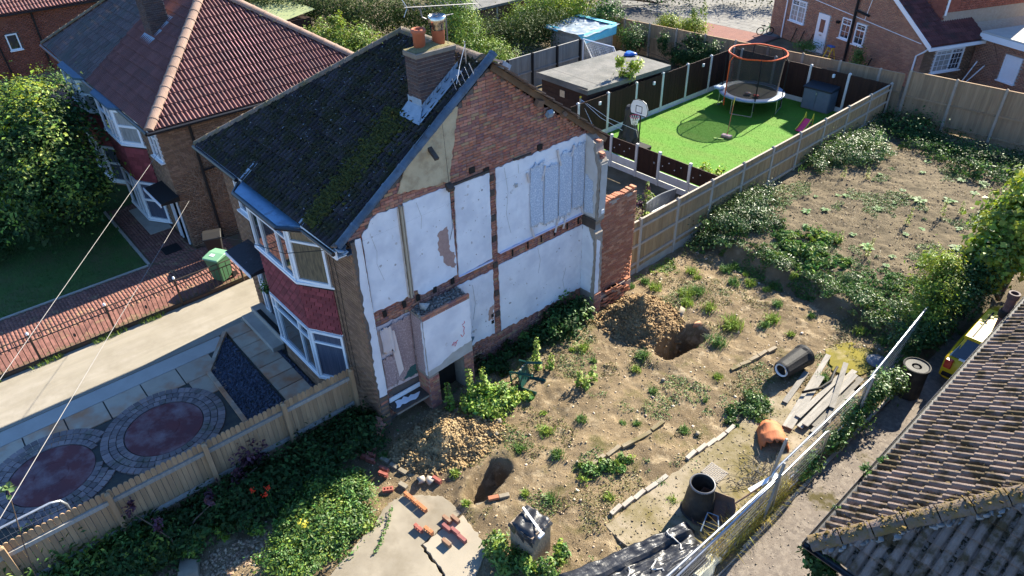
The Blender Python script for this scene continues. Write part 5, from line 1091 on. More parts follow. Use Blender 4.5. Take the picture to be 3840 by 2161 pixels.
# ------------------------------------------------------------------ rear gardens: sheds, play things
def local(mb, name, m, t, **k): return mb.build(name, m, t, False, **k)
sh = thing('flat_roof_summerhouse', 'dark brown summerhouse with a grey felt flat roof behind the panel fence', 'shed', (-9.7, 18.4, 0))
m_dkb = mat('dark_cladding', (.055, .028, .02), (.04, .022, .016), 3, .8, .3, 40, rv=.15)
MB().bx(-11.1, -8.3, 15.9, 21.0, 0, 2.05).build('carcass', m_dkb, sh, True)
for k in range(8): MB().bx(-11.12, -8.28, 15.87, 15.9, .1+k*.245, .1+k*.245+.235).build('cladding_board', m_dkb, sh, True); MB().bx(-8.3, -8.27, 15.86, 21.0, .1+k*.245, .1+k*.245+.235).build('cladding_board', m_dkb, sh, True)
ro = MB().add([(-11.3, 15.7, 2.32), (-8.1, 15.7, 2.26), (-8.0, 21.3, 2.14), (-11.2, 21.3, 2.20), (-11.3, 15.7, 2.12), (-8.1, 15.7, 2.06), (-8.0, 21.3, 1.94), (-11.2, 21.3, 2.0)], [(0, 1, 2, 3), (0, 4, 5, 1), (1, 5, 6, 2), (2, 6, 7, 3), (3, 7, 4, 0), (7, 6, 5, 4)]).build('roof', m_felt, sh, True)
for k in range(1, 6): MB().bar((-11.28, 15.7+k*.93, 2.33-.033*k), (-8.06, 15.72+k*.93, 2.27-.033*k), .03, .012).build('felt_lap', mat('felt_lap%d' % k, (.11, .105, .095), None, 5, .95), ro, True)
MB().bx(-11.3, -8.1, 15.69, 15.72, 2.28, 2.37).build('roof_edge', m_felt, ro, True); MB().bx(-9.9, -9.6, 15.83, 15.86, 1.55, 1.85).build('sign', m_steel, sh, True)
sd2 = thing('old_shed', 'weathered timber shed with torn blue sheeting over its roof', 'shed', (-16.7, 24.3, 0))
MB().bx(-18.1, -15.4, 23.2, 25.5, 0, 1.75).build('carcass', m_greyboard, sd2, True)
for k in range(12): MB().bx(-18.12, -15.38, 23.17, 23.2, .02+k*.145, .02+k*.145+.138).build('cladding_board', m_greyboard, sd2, True); MB().bx(-15.4, -15.37, 23.16, 25.5, .02+k*.145, .02+k*.145+.138).build('cladding_board', m_greyboard, sd2, True)
n = 14; V = [(-18.4+3.3*i/n, 22.95+2.8*j/n, 1.78+.17*j/n+.03*math.sin(i*1.7)*math.sin(j*1.3)+random.uniform(0, .03)) for j in range(n+1) for i in range(n+1)]
GR = [(j*(n+1)+i, j*(n+1)+i+1, (j+1)*(n+1)+i+1, (j+1)*(n+1)+i) for j in range(n) for i in range(n)]
MB().add(V, GR).build('roof_sheet', mat('grey_blue_sheet', (.30, .36, .40), (.16, .20, .24), 2.2, .5, .4, 9, dirt=(.62, .66, .68), dsc=3, dth=.62), sd2, True)
m_bsh = mat('turquoise_sheet', (.12, .48, .55), (.20, .58, .62), 3, .5, .3, 9)
for poly in ([(-18.45, 22.9, 1.75), (-17.3, 22.9, 1.7), (-17.3, 23.2, 1.86), (-18.45, 23.2, 1.86)], [(-15.7, 22.9, 1.82), (-15.05, 22.95, 1.45), (-15.05, 25.4, 1.5), (-15.1, 25.5, 1.95), (-15.4, 25.4, 2.0), (-15.4, 23.1, 1.88)], [(-18.3, 25.3, 2.02), (-15.3, 25.3, 2.02), (-15.3, 25.75, 2.0), (-18.3, 25.75, 1.98)]):
    MB().add(poly, [tuple(range(len(poly)))]).build('sheet_edge', m_bsh, sd2, True)
go = thing('goal_frame', 'white football goal with net in front of the old shed', 'goal', (-13.8, 22.6, 0))
MB().tube([(-14.9, 22.55, 0), (-14.9, 22.55, 1.8), (-12.7, 22.55, 1.8), (-12.7, 22.55, 0)], .045, 8).build('frame', m_upvc, go, True)
for x in (-14.9, -12.7): MB().tube([(x, 22.55, 1.78), (x, 23.7, .0)], .03, 6).build('stay', m_upvc, go, True)
nw = MB()
for k in range(23): x = -14.9+2.2*k/22; nw.tube([(x, 22.6, 1.78), (x, 23.0+.1*math.sin(k), 1.0), (x, 23.6, .05)], .007, 3, False)
for k in range(16): z = 1.75-k*.11; nw.tube([(-14.9, 22.6+.55*(1.78-z), z), (-12.7, 22.6+.55*(1.78-z), z)], .007, 3, False)
o = nw.build('net', m_upvc, go, True); o['kind'] = 'stuff'
bb = MB(); bb.lathe([(0, -.08), (.22, -.07), (.30, -.02), (.26, .05), (.14, .09), (0, .10)], 16, Matrix.Translation((-10.3, 21.0, 2.28)), .5)
tag(bb.build('blue_bag', mat('blue_plastic', (.02, .10, .42), (.03, .16, .55), 8, .4), smooth=True), 'crumpled blue plastic bag on the back edge of the felt roof', 'bag')
# trampoline
tr = thing('trampoline', 'round garden trampoline with grey net and orange top ring', 'trampoline', (-5.35, 24.3, .03))
m_blue = mat('grey_blue_pad', (.30, .36, .44), (.24, .29, .36), 4, .6); m_or = mat('orange_sleeve', (.75, .10, .02), None, 4, .6)
local(MB().lathe([(1.18, .76), (1.20, .79), (1.52, .79), (1.54, .76), (1.52, .71), (1.2, .72)], 40), 'pad', m_blue, tr, smooth=True); local(MB().lathe([(0.001, .755), (1.19, .755)], 40), 'mat', m_black, tr)
for k in range(4):
    a = k*math.pi/2+.3; ca = [(1.45*math.cos(a+s), 1.45*math.sin(a+s)) for s in (-.35, .35)]
    local(MB().tube([(*ca[0], .72), (ca[0][0]*1.02, ca[0][1]*1.02, .05), (ca[0][0], ca[0][1], .02), (ca[1][0], ca[1][1], .02), (ca[1][0]*1.02, ca[1][1]*1.02, .05), (*ca[1], .72)], .02, 6), 'leg', m_steel, tr)
for k in range(6):
    a = k*math.pi/3+.15; x, y = 1.5*math.cos(a), 1.5*math.sin(a); local(MB().tube([(x, y, .3), (x, y, 2.4), (x*.88, y*.88, 2.62)], .028, 8), 'pole', m_or if k == 4 else m_black, tr)
ring = [(1.32*math.cos(t*2*math.pi/36), 1.32*math.sin(t*2*math.pi/36), 2.62+.018*math.cos(6*t*2*math.pi/36)) for t in range(37)]
local(MB().tube(ring, .035, 6, False), 'top_ring', m_or, tr)
nm = mat('net_gauze', (.05, .042, .035), (.06, .05, .042), 5, .9, alpha=.66)
V = []
for j, (r_, z) in enumerate(((1.22, .78), (1.24, 1.4), (1.27, 2.0), (1.31, 2.6))):
    for k in range(36): a = k*2*math.pi/36; q = r_*(1-.03*abs(math.sin(3*a))); V.append((q*math.cos(a), q*math.sin(a), z))
local(MB().add(V, [(j*36+k, j*36+(k+1) % 36, (j+1)*36+(k+1) % 36, (j+1)*36+k) for j in range(3) for k in range(36)]), 'net', nm, tr, smooth=True)
def blob(name, label, cat, loc, s, m, seed=1, sq=.6):
    r = random.Random(seed); V = []; n = 10
    for j in range(7):
        t = math.pi*j/6
        for k in range(n): a = 2*math.pi*k/n; q = math.sin(t)*(1+r.uniform(-.2, .2)); V.append((loc[0]+s*q*math.cos(a), loc[1]+s*q*math.sin(a)*.8, loc[2]+s*sq*(1-math.cos(t))/2*1.3))
    o = MB().add(V, [(j*n+k, j*n+(k+1) % n, (j+1)*n+(k+1) % n, (j+1)*n+k) for j in range(6) for k in range(n)]).build(name, m, smooth=True); return tag(o, label, cat)
blob('toy', 'red toy lying on the trampoline mat', 'toy', (-4.75, 23.75, .79), .16, mat('red_toy', (.6, .04, .03), None, 4, .5)); blob('toy', 'orange and blue toy further back on the trampoline mat', 'toy', (-5.2, 23.75, .79), .17, mat('orange_toy', (.55, .16, .04), (.1, .3, .45), 9, .5), 3)
blob('folded_clothes', 'bundle of pale blue clothing on the left rim of the trampoline', 'clothing', (-6.6, 23.45, .80), .28, mat('denim', (.30, .42, .55), (.6, .65, .7), 5, .9), 4, .5)
# broom leaning at trampoline
bm_ = thing('upright_broom', 'upright broom with red handle and pink head on the lawn', 'broom', (-3.9, 20.3, .03))
MB().tube([(-3.9, 20.35, .12), (-4.2, 21.0, 1.5)], .016, 8).build('handle', mat('red_handle', (.55, .16, .08), None, 4, .5), bm_, True); MB().tube([(-4.16, 20.9, 1.28), (-4.22, 21.05, 1.6)], .022, 8).build('grip', mat('yellow_grip', (.7, .5, .05), None, 4, .5), bm_, True)
MB().box((-3.9, 20.33, .12), (.46, .22, .08), Matrix.Rotation(.15, 3, 'Z')).build('head', mat('pink_head', (.62, .42, .38), (.55, .36, .33), 6, .8), bm_, True, bevel=.02); MB().box((-3.9, 20.33, .06), (.44, .2, .07), Matrix.Rotation(.15, 3, 'Z')).build('bristles', mat('bristle', (.3, .2, .15), None, 6, .9), bm_, True)
o = MB().box((-4.05, 19.95, .05), (.42, .12, .03), Matrix.Rotation(.5, 3, 'Z')).build('plastic_bat', mat('lime_plastic', (.45, .6, .12), None, 4, .5), bevel=.01); tag(o, 'lime green plastic bat lying beside the broom head', 'toy')
# storage box, slide, hoop, cover
sb = thing('storage_box', 'grey plastic garden storage box with dark lid in the lawn corner', 'storage box', (-2.9, 26.35, .03))
m_sbx = mat('blue_grey_plastic', (.16, .19, .23), (.13, .16, .20), 4, .6); local(MB().bx(-.68, .68, -.4, .4, 0, 1.0), 'body', m_sbx, sb, bevel=.02)
for s in (-1, 1): local(MB().bx(-.65 if s < 0 else .01, -.01 if s < 0 else .65, -.43, -.40, .05, .98), 'door', m_sbx, sb, bevel=.01)
local(MB().prism([(-.72, -.48, 1.0), (-.72, .44, 1.0), (-.72, .44, 1.2), (-.72, -.48, 1.08)], (1.44, 0, 0)), 'lid', mat('charcoal_plastic', (.03, .035, .042), None, 4, .5), sb, bevel=.015); local(MB().bx(-.03, .03, -.46, -.43, .78, .88), 'latch', m_steel, sb)
sl_ = thing('toy_slide', 'small pink and yellow plastic slide by the garden fence', 'slide', (-2.0, 23.5, .03)); sl_.scale = (.75, .7, .72)
m_pk = mat('pink_plastic', (.78, .05, .16), None, 4, .45); V = [(-.22, .35, .62), (.22, .35, .62), (.22, -.25, .22), (-.22, -.25, .22), (.22, -.6, .08), (-.22, -.6, .08)]
o = local(MB().add(V, [(0, 1, 2, 3), (3, 2, 4, 5)]), 'chute', m_pk, sl_); o.modifiers.new('thickness', 'SOLIDIFY').thickness = .03
for s in (-1, 1): local(MB().tube([(s*.24, -.6, .14), (s*.24, -.25, .3), (s*.24, .35, .72), (s*.24, .42, .98), (s*.24, .5, .7), (s*.24, .52, 0)], .03, 8), 'side_rail', mat('yellow_plastic%d' % s, (.72, .62, .06), None, 4, .45), sl_)
for k in range(3): local(MB().bx(-.22, .22, .44, .5, .12+k*.19, .16+k*.19), 'rung', m_pk, sl_)
hp = thing('basketball_hoop', 'portable basketball hoop with white backboard at the patio edge', 'basketball hoop', (-5.75, 16.5, .03))
local(MB().tube([(0, 0, 0), (0, 0, 1.45), (.0, -.12, 1.75)], .03, 8), 'pole', m_black, hp); ou = [(-.42, -.15, 1.62), (.42, -.15, 1.62), (.46, -.15, 1.78), (.46, -.15, 1.95), (.34, -.15, 2.18), (.15, -.15, 2.26), (-.15, -.15, 2.26), (-.34, -.15, 2.18), (-.46, -.15, 1.95), (-.46, -.15, 1.78)]
bd = local(MB().prism(ou, (0, .03, 0)), 'backboard', m_upvc, hp)
bl = MB()
for a, b in zip(ou, ou[1:]+ou[:1]): bl.bar(V3(a)*1.0+V3((0, -.006, 0)), V3(b)+V3((0, -.006, 0)), .01, .025)
for a, b in (((-.16, 1.72), (.16, 1.72)), ((.16, 1.72), (.16, 2.0)), ((.16, 2.0), (-.16, 2.0)), ((-.16, 2.0), (-.16, 1.72))): bl.bar((a[0], -.156, a[1]), (b[0], -.156, b[1]), .01, .02)
local(bl, 'printed_lines', m_black, bd); local(MB().tube([(.2*math.cos(t*math.pi/8), -.38+.2*math.sin(t*math.pi/8), 1.62) for t in range(17)], .012, 6, False), 'rim', m_pk, hp)
nn = MB()
for k in range(12): a = k*math.pi/6; b = a+math.pi/6; nn.tube([(.2*math.cos(a), -.38+.2*math.sin(a), 1.62), (.12*math.cos(b), -.38+.12*math.sin(b), 1.28)], .008, 4, False); nn.tube([(.2*math.cos(b), -.38+.2*math.sin(b), 1.62), (.12*math.cos(a), -.38+.12*math.sin(a), 1.28)], .008, 4, False)
o = local(nn, 'net', m_upvc, hp); o['kind'] = 'stuff'; local(MB().bx(-.35, .35, -.2, .5, 0, .16), 'base', m_black, hp, bevel=.03)
V = []; n = 16; rc = random.Random(2)
for j, (r_, z) in enumerate(((.55, 0), (.5, .2), (.42, .45), (.30, .8), (.26, 1.2), (.25, 1.6), (.20, 1.75), (.02, 1.8))):
    for k in range(n): a = 2*math.pi*k/n; q = r_*(1+.16*math.sin(5*a+j)+rc.uniform(-.05, .05)); V.append((-6.45+q*math.cos(a), 16.7+q*math.sin(a), .03+z))
tag(MB().add(V, [(j*n+k, j*n+(k+1) % n, (j+1)*n+(k+1) % n, (j+1)*n+k) for j in range(7) for k in range(n)]).build('covered_patio_heater', mat('black_cover', (.02, .022, .026), (.035, .036, .04), 6, .5, .5, 10), smooth=False), 'tall object under a crumpled black cover beside the basketball hoop', 'cover')
# washing line pole
wl = thing('washing_line_pole', 'metal washing line pole with yellow cap at the left patio corner', 'pole', (-8.3, 15.5, 0)); MB().tube([(-8.3, 15.5, 0), (-8.3, 15.5, 1.95)], .04, 8).build('pole', m_steel, wl, True); MB().tube([(-8.3, 15.5, 1.95), (-8.3, 15.5, 2.03)], .045, 8).build('cap', mat('yellow_cap', (.7, .5, .05), None, 4, .5), wl, True)
for e in ((-5.6, 15.2, 1.35), (-6.3, 15.2, .2), (-7.6, 14.8, .4), (-5.4, 15.9, 1.2)): MB().tube([(-8.3, 15.5, 1.9), ((e[0]-8.3)/2, (15.5+e[1])/2, (1.9+e[2])/2-.15), e], .008, 4).build('line', m_upvc, wl, True)
for k, (x, y, z) in enumerate(((-7.96, 16.4, 1.5), (-7.96, 20.1, 1.5), (-7.96, 23.9, 1.5), (-2.6, 26.6, 1.55))):
    o = MB().bx(x-.05, x+.05, y-.08, y+.04, z, z+.16).build('fence_light', m_upvc, bevel=.015); tag(o, ['small white fence light nearest the basketball hoop', 'small white fence light in the middle of the left panel fence', 'small white fence light nearest the trampoline on the left fence', 'small fence light above the grey storage box'][k], 'light')
# patio bench and table
pb = thing('patio_sofa', 'grey woven patio sofa with curved back by the board fence', 'sofa', (-1.1, 12.7, -.1)); m_rat = mat('grey_rattan', (.20, .21, .22), (.13, .14, .15), 30, .7, .5, 60)
local(MB().bx(-.4, .35, -.8, .8, .15, .42), 'seat', m_rat, pb, bevel=.03); V = []
for k in range(9): t = -1+2*k/8; V += [(-.42-.06*t*t, .82*t, .35), (-.52+.1*t*t, .85*t, .88)]
o = local(MB().add(V, [(2*k, 2*k+2, 2*k+3, 2*k+1) for k in range(8)]), 'backrest', m_rat, pb); o.modifiers.new('thickness', 'SOLIDIFY').thickness = .05; local(MB().bx(-.3, .3, -.7, .1, .42, .54), 'cushion', m_upvc, pb, bevel=.03)
for sx in (-.35, .3):
    for sy in (-.7, .7): local(MB().bx(sx-.03, sx+.03, sy-.03, sy+.03, 0, .15), 'leg', m_black, pb)
# stepladder and child's bike by the rear house
sl2 = thing('stepladder', 'yellow stepladder with blue top by the white back door', 'stepladder', (-6.2, 33.4, -.08), -.39); m_yel = mat('yellow_ladder', (.70, .45, .03), None, 4, .5)
for s in (-1, 1): local(MB().bar((s*.22, -.35, 0), (s*.16, 0, .95), .04, .05), 'stile', m_yel, sl2); local(MB().bar((s*.22, .35, 0), (s*.16, .04, .95), .035, .04), 'rear_leg', m_yel, sl2)
for k in range(3): local(MB().bx(-.2, .2, -.28+k*.09, -.18+k*.09, .22+k*.24, .25+k*.24), 'tread', m_steel, sl2)
local(MB().bx(-.2, .2, -.1, .12, .94, 1.0), 'top', mat('blue_top', (.03, .12, .35), None, 4, .5), sl2)
bk_ = thing('childs_bicycle', 'small green and black bicycle parked at the corner of the pink house', 'bicycle', (-11.9, 36.1, -.05), .9); m_gr = mat('green_frame', (.10, .55, .12), None, 4, .4)
for x in (-.32, .32): local(MB().tube([(x+.22*math.cos(t*math.pi/9), 0, .24+.22*math.sin(t*math.pi/9)) for t in range(19)], .03, 6, False), 'wheel', m_black, bk_)
local(MB().tube([(-.32, 0, .24), (-.05, 0, .26), (.22, 0, .52), (-.15, 0, .52), (-.05, 0, .26)], .02, 6), 'frame', m_gr, bk_); local(MB().tube([(.32, 0, .24), (.2, 0, .66)], .02, 6), 'fork', m_gr, bk_); local(MB().tube([(.2, -.22, .7), (.2, .22, .7)], .016, 6), 'handlebar', m_black, bk_); local(MB().bx(-.27, -.05, -.06, .06, .56, .61), 'saddle', m_black, bk_)
# wheelie bins by the left house
def wheelie(label, loc, rz, mB, mL, tag_):
    t = thing('wheelie_bin', label, 'bin', loc, rz); n = 4
    P0 = [(-.2, -.24), (.2, -.24), (.2, .2), (-.2, .2)]; P1 = [(-.28, -.34), (.28, -.34), (.28, .28), (-.28, .28)]
    local(MB().add([(*p, .06) for p in P0]+[(*p, .92) for p in P1], [(3, 2, 1, 0), (0, 1, 5, 4), (1, 2, 6, 5), (2, 3, 7, 6), (3, 0, 4, 7)]), 'body', mB, t, bevel=.02); local(MB().prism([(-.31, -.38, .92), (-.31, .30, .92), (-.31, .32, .99), (-.31, .0, 1.04), (-.31, -.38, .98)], (.62, 0, 0)), 'lid', mL, t, bevel=.02)
    for s in (-1, 1): local(MB().lathe([(.0, -.03), (.1, -.03), (.1, .03), (0, .03)], 14, Matrix.Translation((s*.25, .25, .1)) @ Matrix.Rotation(1.57, 4, 'Y')), 'wheel', m_black, t)
    local(MB().tube([(-.25, .33, .95), (.25, .33, .95)], .018, 6), 'handle', mB, t)
    if tag_: local(MB().box((-.05, -.15, 1.02), (.16, .12, .01), Matrix.Rotation(.1, 3, 'X')), 'sticker', m_upvc, t)
m_gb = mat('green_bin_plastic', (.06, .15, .075), (.05, .13, .065), 3, .5); m_kb = mat('black_bin_plastic', (.025, .024, .024), None, 3, .5)
wheelie('green wheelie bin behind the iron railing', (-9.45, -.55, -.56), .5, m_gb, mat('pale_green_lid', (.16, .33, .20), None, 3, .5), True)
wheelie('black wheelie bin against the creeper covered wall', (-10.9, -.15, -.56), 1.2, m_kb, m_kb, False)
# ------------------------------------------------------------------ things on the plot
m_gch = mat('dark_green_plastic', (.008, .055, .045), (.012, .07, .055), 3, .4)
gc = thing('tipped_garden_chair', 'dark green plastic garden chair lying on its back among weeds', 'chair', (1.35, 3.35, -.40), .0)
Rc = Matrix.Translation((1.42, 3.38, -.10)) @ Matrix.Rotation(.35, 4, 'Z') @ Matrix(((0, 0, -1, .45), (1, 0, 0, 0), (0, -1, 0, 0), (0, 0, 0, 1))) @ Matrix.Scale(1.12, 4) @ Matrix.Rotation(-.2, 4, 'X')
def tipped(mb): mb.v = [tuple(Rc @ V3(p)) for p in mb.v]; return mb
tipped(MB().bx(-.23, .23, -.23, .23, .40, .43)).build('seat', m_gch, gc, True, bevel=.01); tipped(MB().bx(-.22, .22, .22, .25, .45, .85)).build('backrest', m_gch, gc, True, bevel=.01)
tipped(MB().bx(-.18, .18, -.2, .2, .431, .47)).build('cushion', mat('striped_cushion', (.55, .45, .38), (.3, .22, .18), 4, .9, stretch=(12, 1, 1)), gc, True)
for sx in (-.22, .22):
    for sy in (-.22, .22): tipped(MB().bar((sx, sy, .42), (sx*1.15, sy*1.2, 0), .06, .06)).build('leg', m_gch, gc, True)
    tipped(MB().tube([(sx, -.24, .4), (sx*1.1, -.24, .62), (sx*1.1, .24, .66)], .025, 6)).build('arm', m_gch, gc, True)
# OSB box capped with black polythene
m_osb = mat('strand_board', (.30, .23, .165), (.20, .16, .12), 16, .9, .6, 30, stretch=(1, 1, .5))
m_poly = mat('black_polythene', (.018, .019, .023), (.03, .032, .038), 4, .38, .5, 12, spec=.45)
ob = thing('boarded_pier', 'tall chipboard box capped with black polythene and a white batten', 'box', (5.3, .05, -.65), .12)
local(MB().bx(-.30, .30, -.29, .29, 0, 1.08), 'box', m_osb, ob); n = 12; V = []; rr = random.Random(3)
for j in range(n+1):
    for i in range(n+1):
        u, v = (i/n-.5)*2, (j/n-.5)*2; d_ = max(abs(u), abs(v)); x, y = u*.32, v*.31; z = 1.10+.05*math.exp(-3*u*u)+.025*math.sin(7*u+3*v)+rr.uniform(-.012, .012)
        if d_ > .85: z -= .05+.10*rr.random(); x *= 1.06; y *= 1.06
        V.append((x, y, z))
local(MB().add(V, GR2 := [(j*(n+1)+i, j*(n+1)+i+1, (j+1)*(n+1)+i+1, (j+1)*(n+1)+i) for j in range(n) for i in range(n)]), 'polythene_cap', m_poly, ob, smooth=True)
local(MB().bar((-.28, .1, 1.2), (.40, -.10, 1.15), .045, .02), 'batten', m_upvc, ob); local(MB().box((.40, -.13, 1.13), (.06, .14, .06)), 'batten_end', m_upvc, ob)
for k in range(3): local(MB().prism([(-.31+.2*k, -.315, 1.1), (-.11+.2*k, -.315, 1.1), (-.15+.2*k+.05*k, -.33, .86-.05*(k % 2)), (-.27+.2*k, -.33, .95)], (0, .01, 0)), 'polythene_flap', m_poly, ob)
# bins
m_bin = mat('black_bin', (.024, .023, .022), (.04, .038, .035), 3, .62, .3, 30, spec=.25, dirt=(.09, .08, .065), dsc=3, dth=.68)
b1 = thing('open_black_bin', 'upright open black plastic bin beside the wheelbarrow', 'bin', (7.08, 3.42, -.43))
local(MB().lathe([(.0, .0), (.34, 0), (.345, .05), (.30, .55), (.255, .82), (.27, .83), (.27, .87), (.245, .87), (.235, .80), (.30, .10), (0, .08)], 32), 'body', m_bin, b1, smooth=True); local(MB().lathe([(.26, .83), (.282, .845), (.275, .875), (.25, .878)], 32), 'rim', mat('scuffed_rim', (.13, .13, .14), None, 5, .4), b1, smooth=True); local(MB().lathe([(.37, .0), (.38, .02), (.345, .04)], 32), 'foot', m_bin, b1)
b2 = thing('fallen_black_bin', 'black ribbed plastic bin lying on its side', 'bin', (6.0, 9.0, -.40)); Rb = Matrix.Translation((5.98, 8.5, -.15)) @ Matrix.Rotation(-.12, 4, 'Z') @ Matrix.Rotation(-1.52, 4, 'X')
V = []; prof = [(.22, 0), (.235, .06), (.25, .3), (.265, .55), (.285, .85), (.31, .93), (.315, 1.0), (.29, 1.0), (.25, .5), (.2, .1)]
for r_, z in prof:
    for k in range(32): a = k*2*math.pi/32; q = r_*(1+.025*(1 if (k//2) % 2 else -1)*(z < .9)); V.append(Rb @ V3((q*math.cos(a), q*math.sin(a), z)))
MB().add(V, [(i*32+k, i*32+(k+1) % 32, (i+1)*32+(k+1) % 32, (i+1)*32+k) for i in range(len(prof)-1) for k in range(32)]).build('body', m_bin, b2, True)
MB().lathe([(.15, .02), (.19, .0), (.2, .03), (.16, .05)], 24, Rb).build('base_ring', m_upvc, b2, True)
ld3 = thing('bin_lid', 'round grey bin lid lying near the mossy slab', 'lid', (7.45, 11.05, -.40)); local(MB().lathe([(.0, .10), (.05, .1), (.13, .085), (.15, .06), (.17, .05), (.27, .03), (.30, .0), (.29, -.01)], 28), 'dish', mat('grey_lid', (.13, .135, .145), (.17, .17, .18), 4, .45), ld3, smooth=True)
b3 = thing('black_drum', 'tall black drum with recessed lid standing on the side path', 'drum', (8.5, 10.5, -.49)); local(MB().lathe([(.0, .0), (.30, 0), (.31, .05), (.30, .45), (.30, .88), (.325, .9), (.325, .95), (.30, .96), (.27, .93), (.12, .92), (.11, .86), (0, .86)], 32), 'body', m_bin, b3, smooth=False); local(MB().lathe([(.0, .90), (.07, .9), (.09, .87)], 14), 'lid_knob', m_black, b3)
# wheelbarrow standing on its nose
wb = thing('upended_wheelbarrow', 'rusty upended wheelbarrow tray leaning against the open black bin', 'wheelbarrow', (7.5, 3.25, -.43)); m_rust = mat('rusty_steel', (.16, .085, .06), (.08, .065, .065), 5, .75, .4, 40)
Rw = Matrix.Translation((7.55, 3.15, -.42)) @ Matrix.Rotation(.35, 4, 'Z') @ Matrix.Rotation(-.75, 4, 'X')
P = [(-.34, .0), (.34, .0), (.42, .15), (.42, .62), (.33, .82), (-.33, .82), (-.42, .62), (-.42, .15)]; V = [Rw @ V3((x, 0, z)) for x, z in P]+[Rw @ V3((x*.55, .22, .12+z*.62)) for x, z in P]
o = MB().add(V, [tuple(range(8, 16))]+[(i, (i+1) % 8, (i+1) % 8+8, i+8) for i in range(8)]).build('tray', m_rust, wb, True); o.modifiers.new('thickness', 'SOLIDIFY').thickness = .012
MB().tube([Rw @ V3(p) for p in ((-.12, -.25, -.05), (-.1, -.05, .35), (.12, -.05, .35), (.22, -.28, .1))], .016, 6).build('frame', mat('blue_tube', (.18, .24, .32), None, 5, .5), wb, True); MB().tube([(7.62, 3.7, -.1), (7.75, 4.15, .02), (7.85, 4.55, .12)], .02, 6).build('handle', m_rust, wb, True); MB().bar((7.72, 4.3, .05), (7.95, 5.0, .22), .10, .03).build('handle_grip', m_upvc, wb, True)
MB().tube([Rw @ V3((.13*math.cos(t*math.pi/8), .30+.0*t, .35+.13*math.sin(t*math.pi/8))) for t in range(17)], .03, 6, False).build('wheel', m_black, wb, True)
# tarpaulin-covered stack
tp_ = thing('tarpaulin_stack', 'stack of building materials wrapped in crumpled black tarpaulin', 'tarpaulin', (7.0, 1.2, -.5)); n = 60; V = []
ax, ay_ = V3((8.15, 2.55, 0))-V3((6.75, .55, 0))*0-V3((8.15, 2.55, 0)), None
c0, c1, c2, c3_ = V3((6.1, -.45, 0)), V3((7.3, 3.0, 0)), V3((8.1, 2.6, 0)), V3((7.7, -.9, 0))
P_ = np.array([[c0.lerp(c1, j/n).lerp(c3_.lerp(c2, j/n), i/n)[:2] for i in range(n+1)] for j in range(n+1)])
U_, W_ = np.meshgrid(np.linspace(0, 1, n+1), np.linspace(0, 1, n+1))
edge = np.minimum(np.minimum(U_, 1-U_), np.minimum(W_, 1-W_)); hgt = sstep(0, .12, edge+.03*fbm(U_*9, W_*9, 2, 3))
step_ = .46+.12*(U_ < .34)+.07*(U_ > .66)*1.0
cre = .035*fbm(U_*7+W_*3, W_*22, 3, 7)+.030*np.abs(fbm(U_*16, W_*9+U_*7, 3, 8))*2+.02*fbm(U_*34, W_*34, 2, 2)
Zt = -.5+hgt*(step_-.03+cre)
o = npmesh('tarpaulin', np.dstack([P_+.03*np.dstack([fbm(U_*8, W_*8, 2, 1), fbm(U_*8, W_*8, 2, 4)]), Zt]).reshape(-1, 3), [(j*(n+1)+i, j*(n+1)+i+1, (j+1)*(n+1)+i+1, (j+1)*(n+1)+i) for j in range(n) for i in range(n)], m_poly, smooth=True, parent=tp_, world=True)
m_tape = mat('pale_strap', (.45, .44, .42), (.6, .58, .55), 5, .7)
for k, (t, s) in enumerate(((.18, .3), (.45, .4), (.62, .5), (.8, .1))):
    pts = []
    for q in range(7):
        i = int(n*(s+.5*q/6*(1-s))); j = int(n*(t+.03*math.sin(q+k))); pts.append((P_[j, i, 0], P_[j, i, 1], Zt[j, i]+.02))
    MB().tube(pts, .014, 5).build('strap', m_tape, tp_, True)
o = MB().prism([(x, y, -.38) for x, y in jag([(8.0, 2.0), (8.25, 2.1), (8.2, 2.7), (7.95, 2.6)], .04, .1, 4)], (0, 0, .1)).build('cement_bag', mat('pale_sack', (.52, .50, .38), None, 5, .9)); tag(o, 'pale torn sack between the tarpaulin and the wire fence', 'sack')
# terracotta pot fragment
pc = thing('broken_clay_pot', 'large broken orange clay pot lying on the concrete', 'pot', (7.0, 6.45, -.42)); n = 18; V = []; Rp = Matrix.Translation((7.02, 6.45, -.40)) @ Matrix.Rotation(.75, 4, 'Z') @ Matrix.Rotation(1.57, 4, 'X') @ Matrix.Scale(1.12, 4)
m_clay = mat('orange_clay', (.50, .17, .07), (.40, .13, .055), 4, .75, .3, 40); rr = random.Random(6)
pf_ = [(.20, -.34), (.25, -.22), (.265, -.2), (.262, -.18), (.29, .05), (.305, .08), (.30, .10), (.31, .26), (.29, .36)]
for i, (r_, z) in enumerate(pf_):
    for k in range(n+1):
        a = math.pi*1.15*k/n-.08*math.pi; zz = z+(rr.uniform(-.09, .07) if i == len(pf_)-1 else 0); q_ = r_*(1+.05*math.sin(5*a+z*9)+.04*math.sin(11*a-z*17)); V.append(Rp @ V3((q_*math.cos(a), q_*math.sin(a), zz)))
o = MB().add(V, [(i*(n+1)+k, i*(n+1)+k+1, (i+1)*(n+1)+k+1, (i+1)*(n+1)+k) for i in range(len(pf_)-1) for k in range(n)]).build('shard', m_clay, pc, True, smooth=True); o.modifiers.new('thickness', 'SOLIDIFY').thickness = .03
MB().add([Rp @ V3((.2*math.cos(a*math.pi*1.15/10-.08*math.pi), .2*math.sin(a*math.pi*1.15/10-.08*math.pi), -.34)) for a in range(11)], [tuple(range(11))]).build('base', m_clay, pc, True)
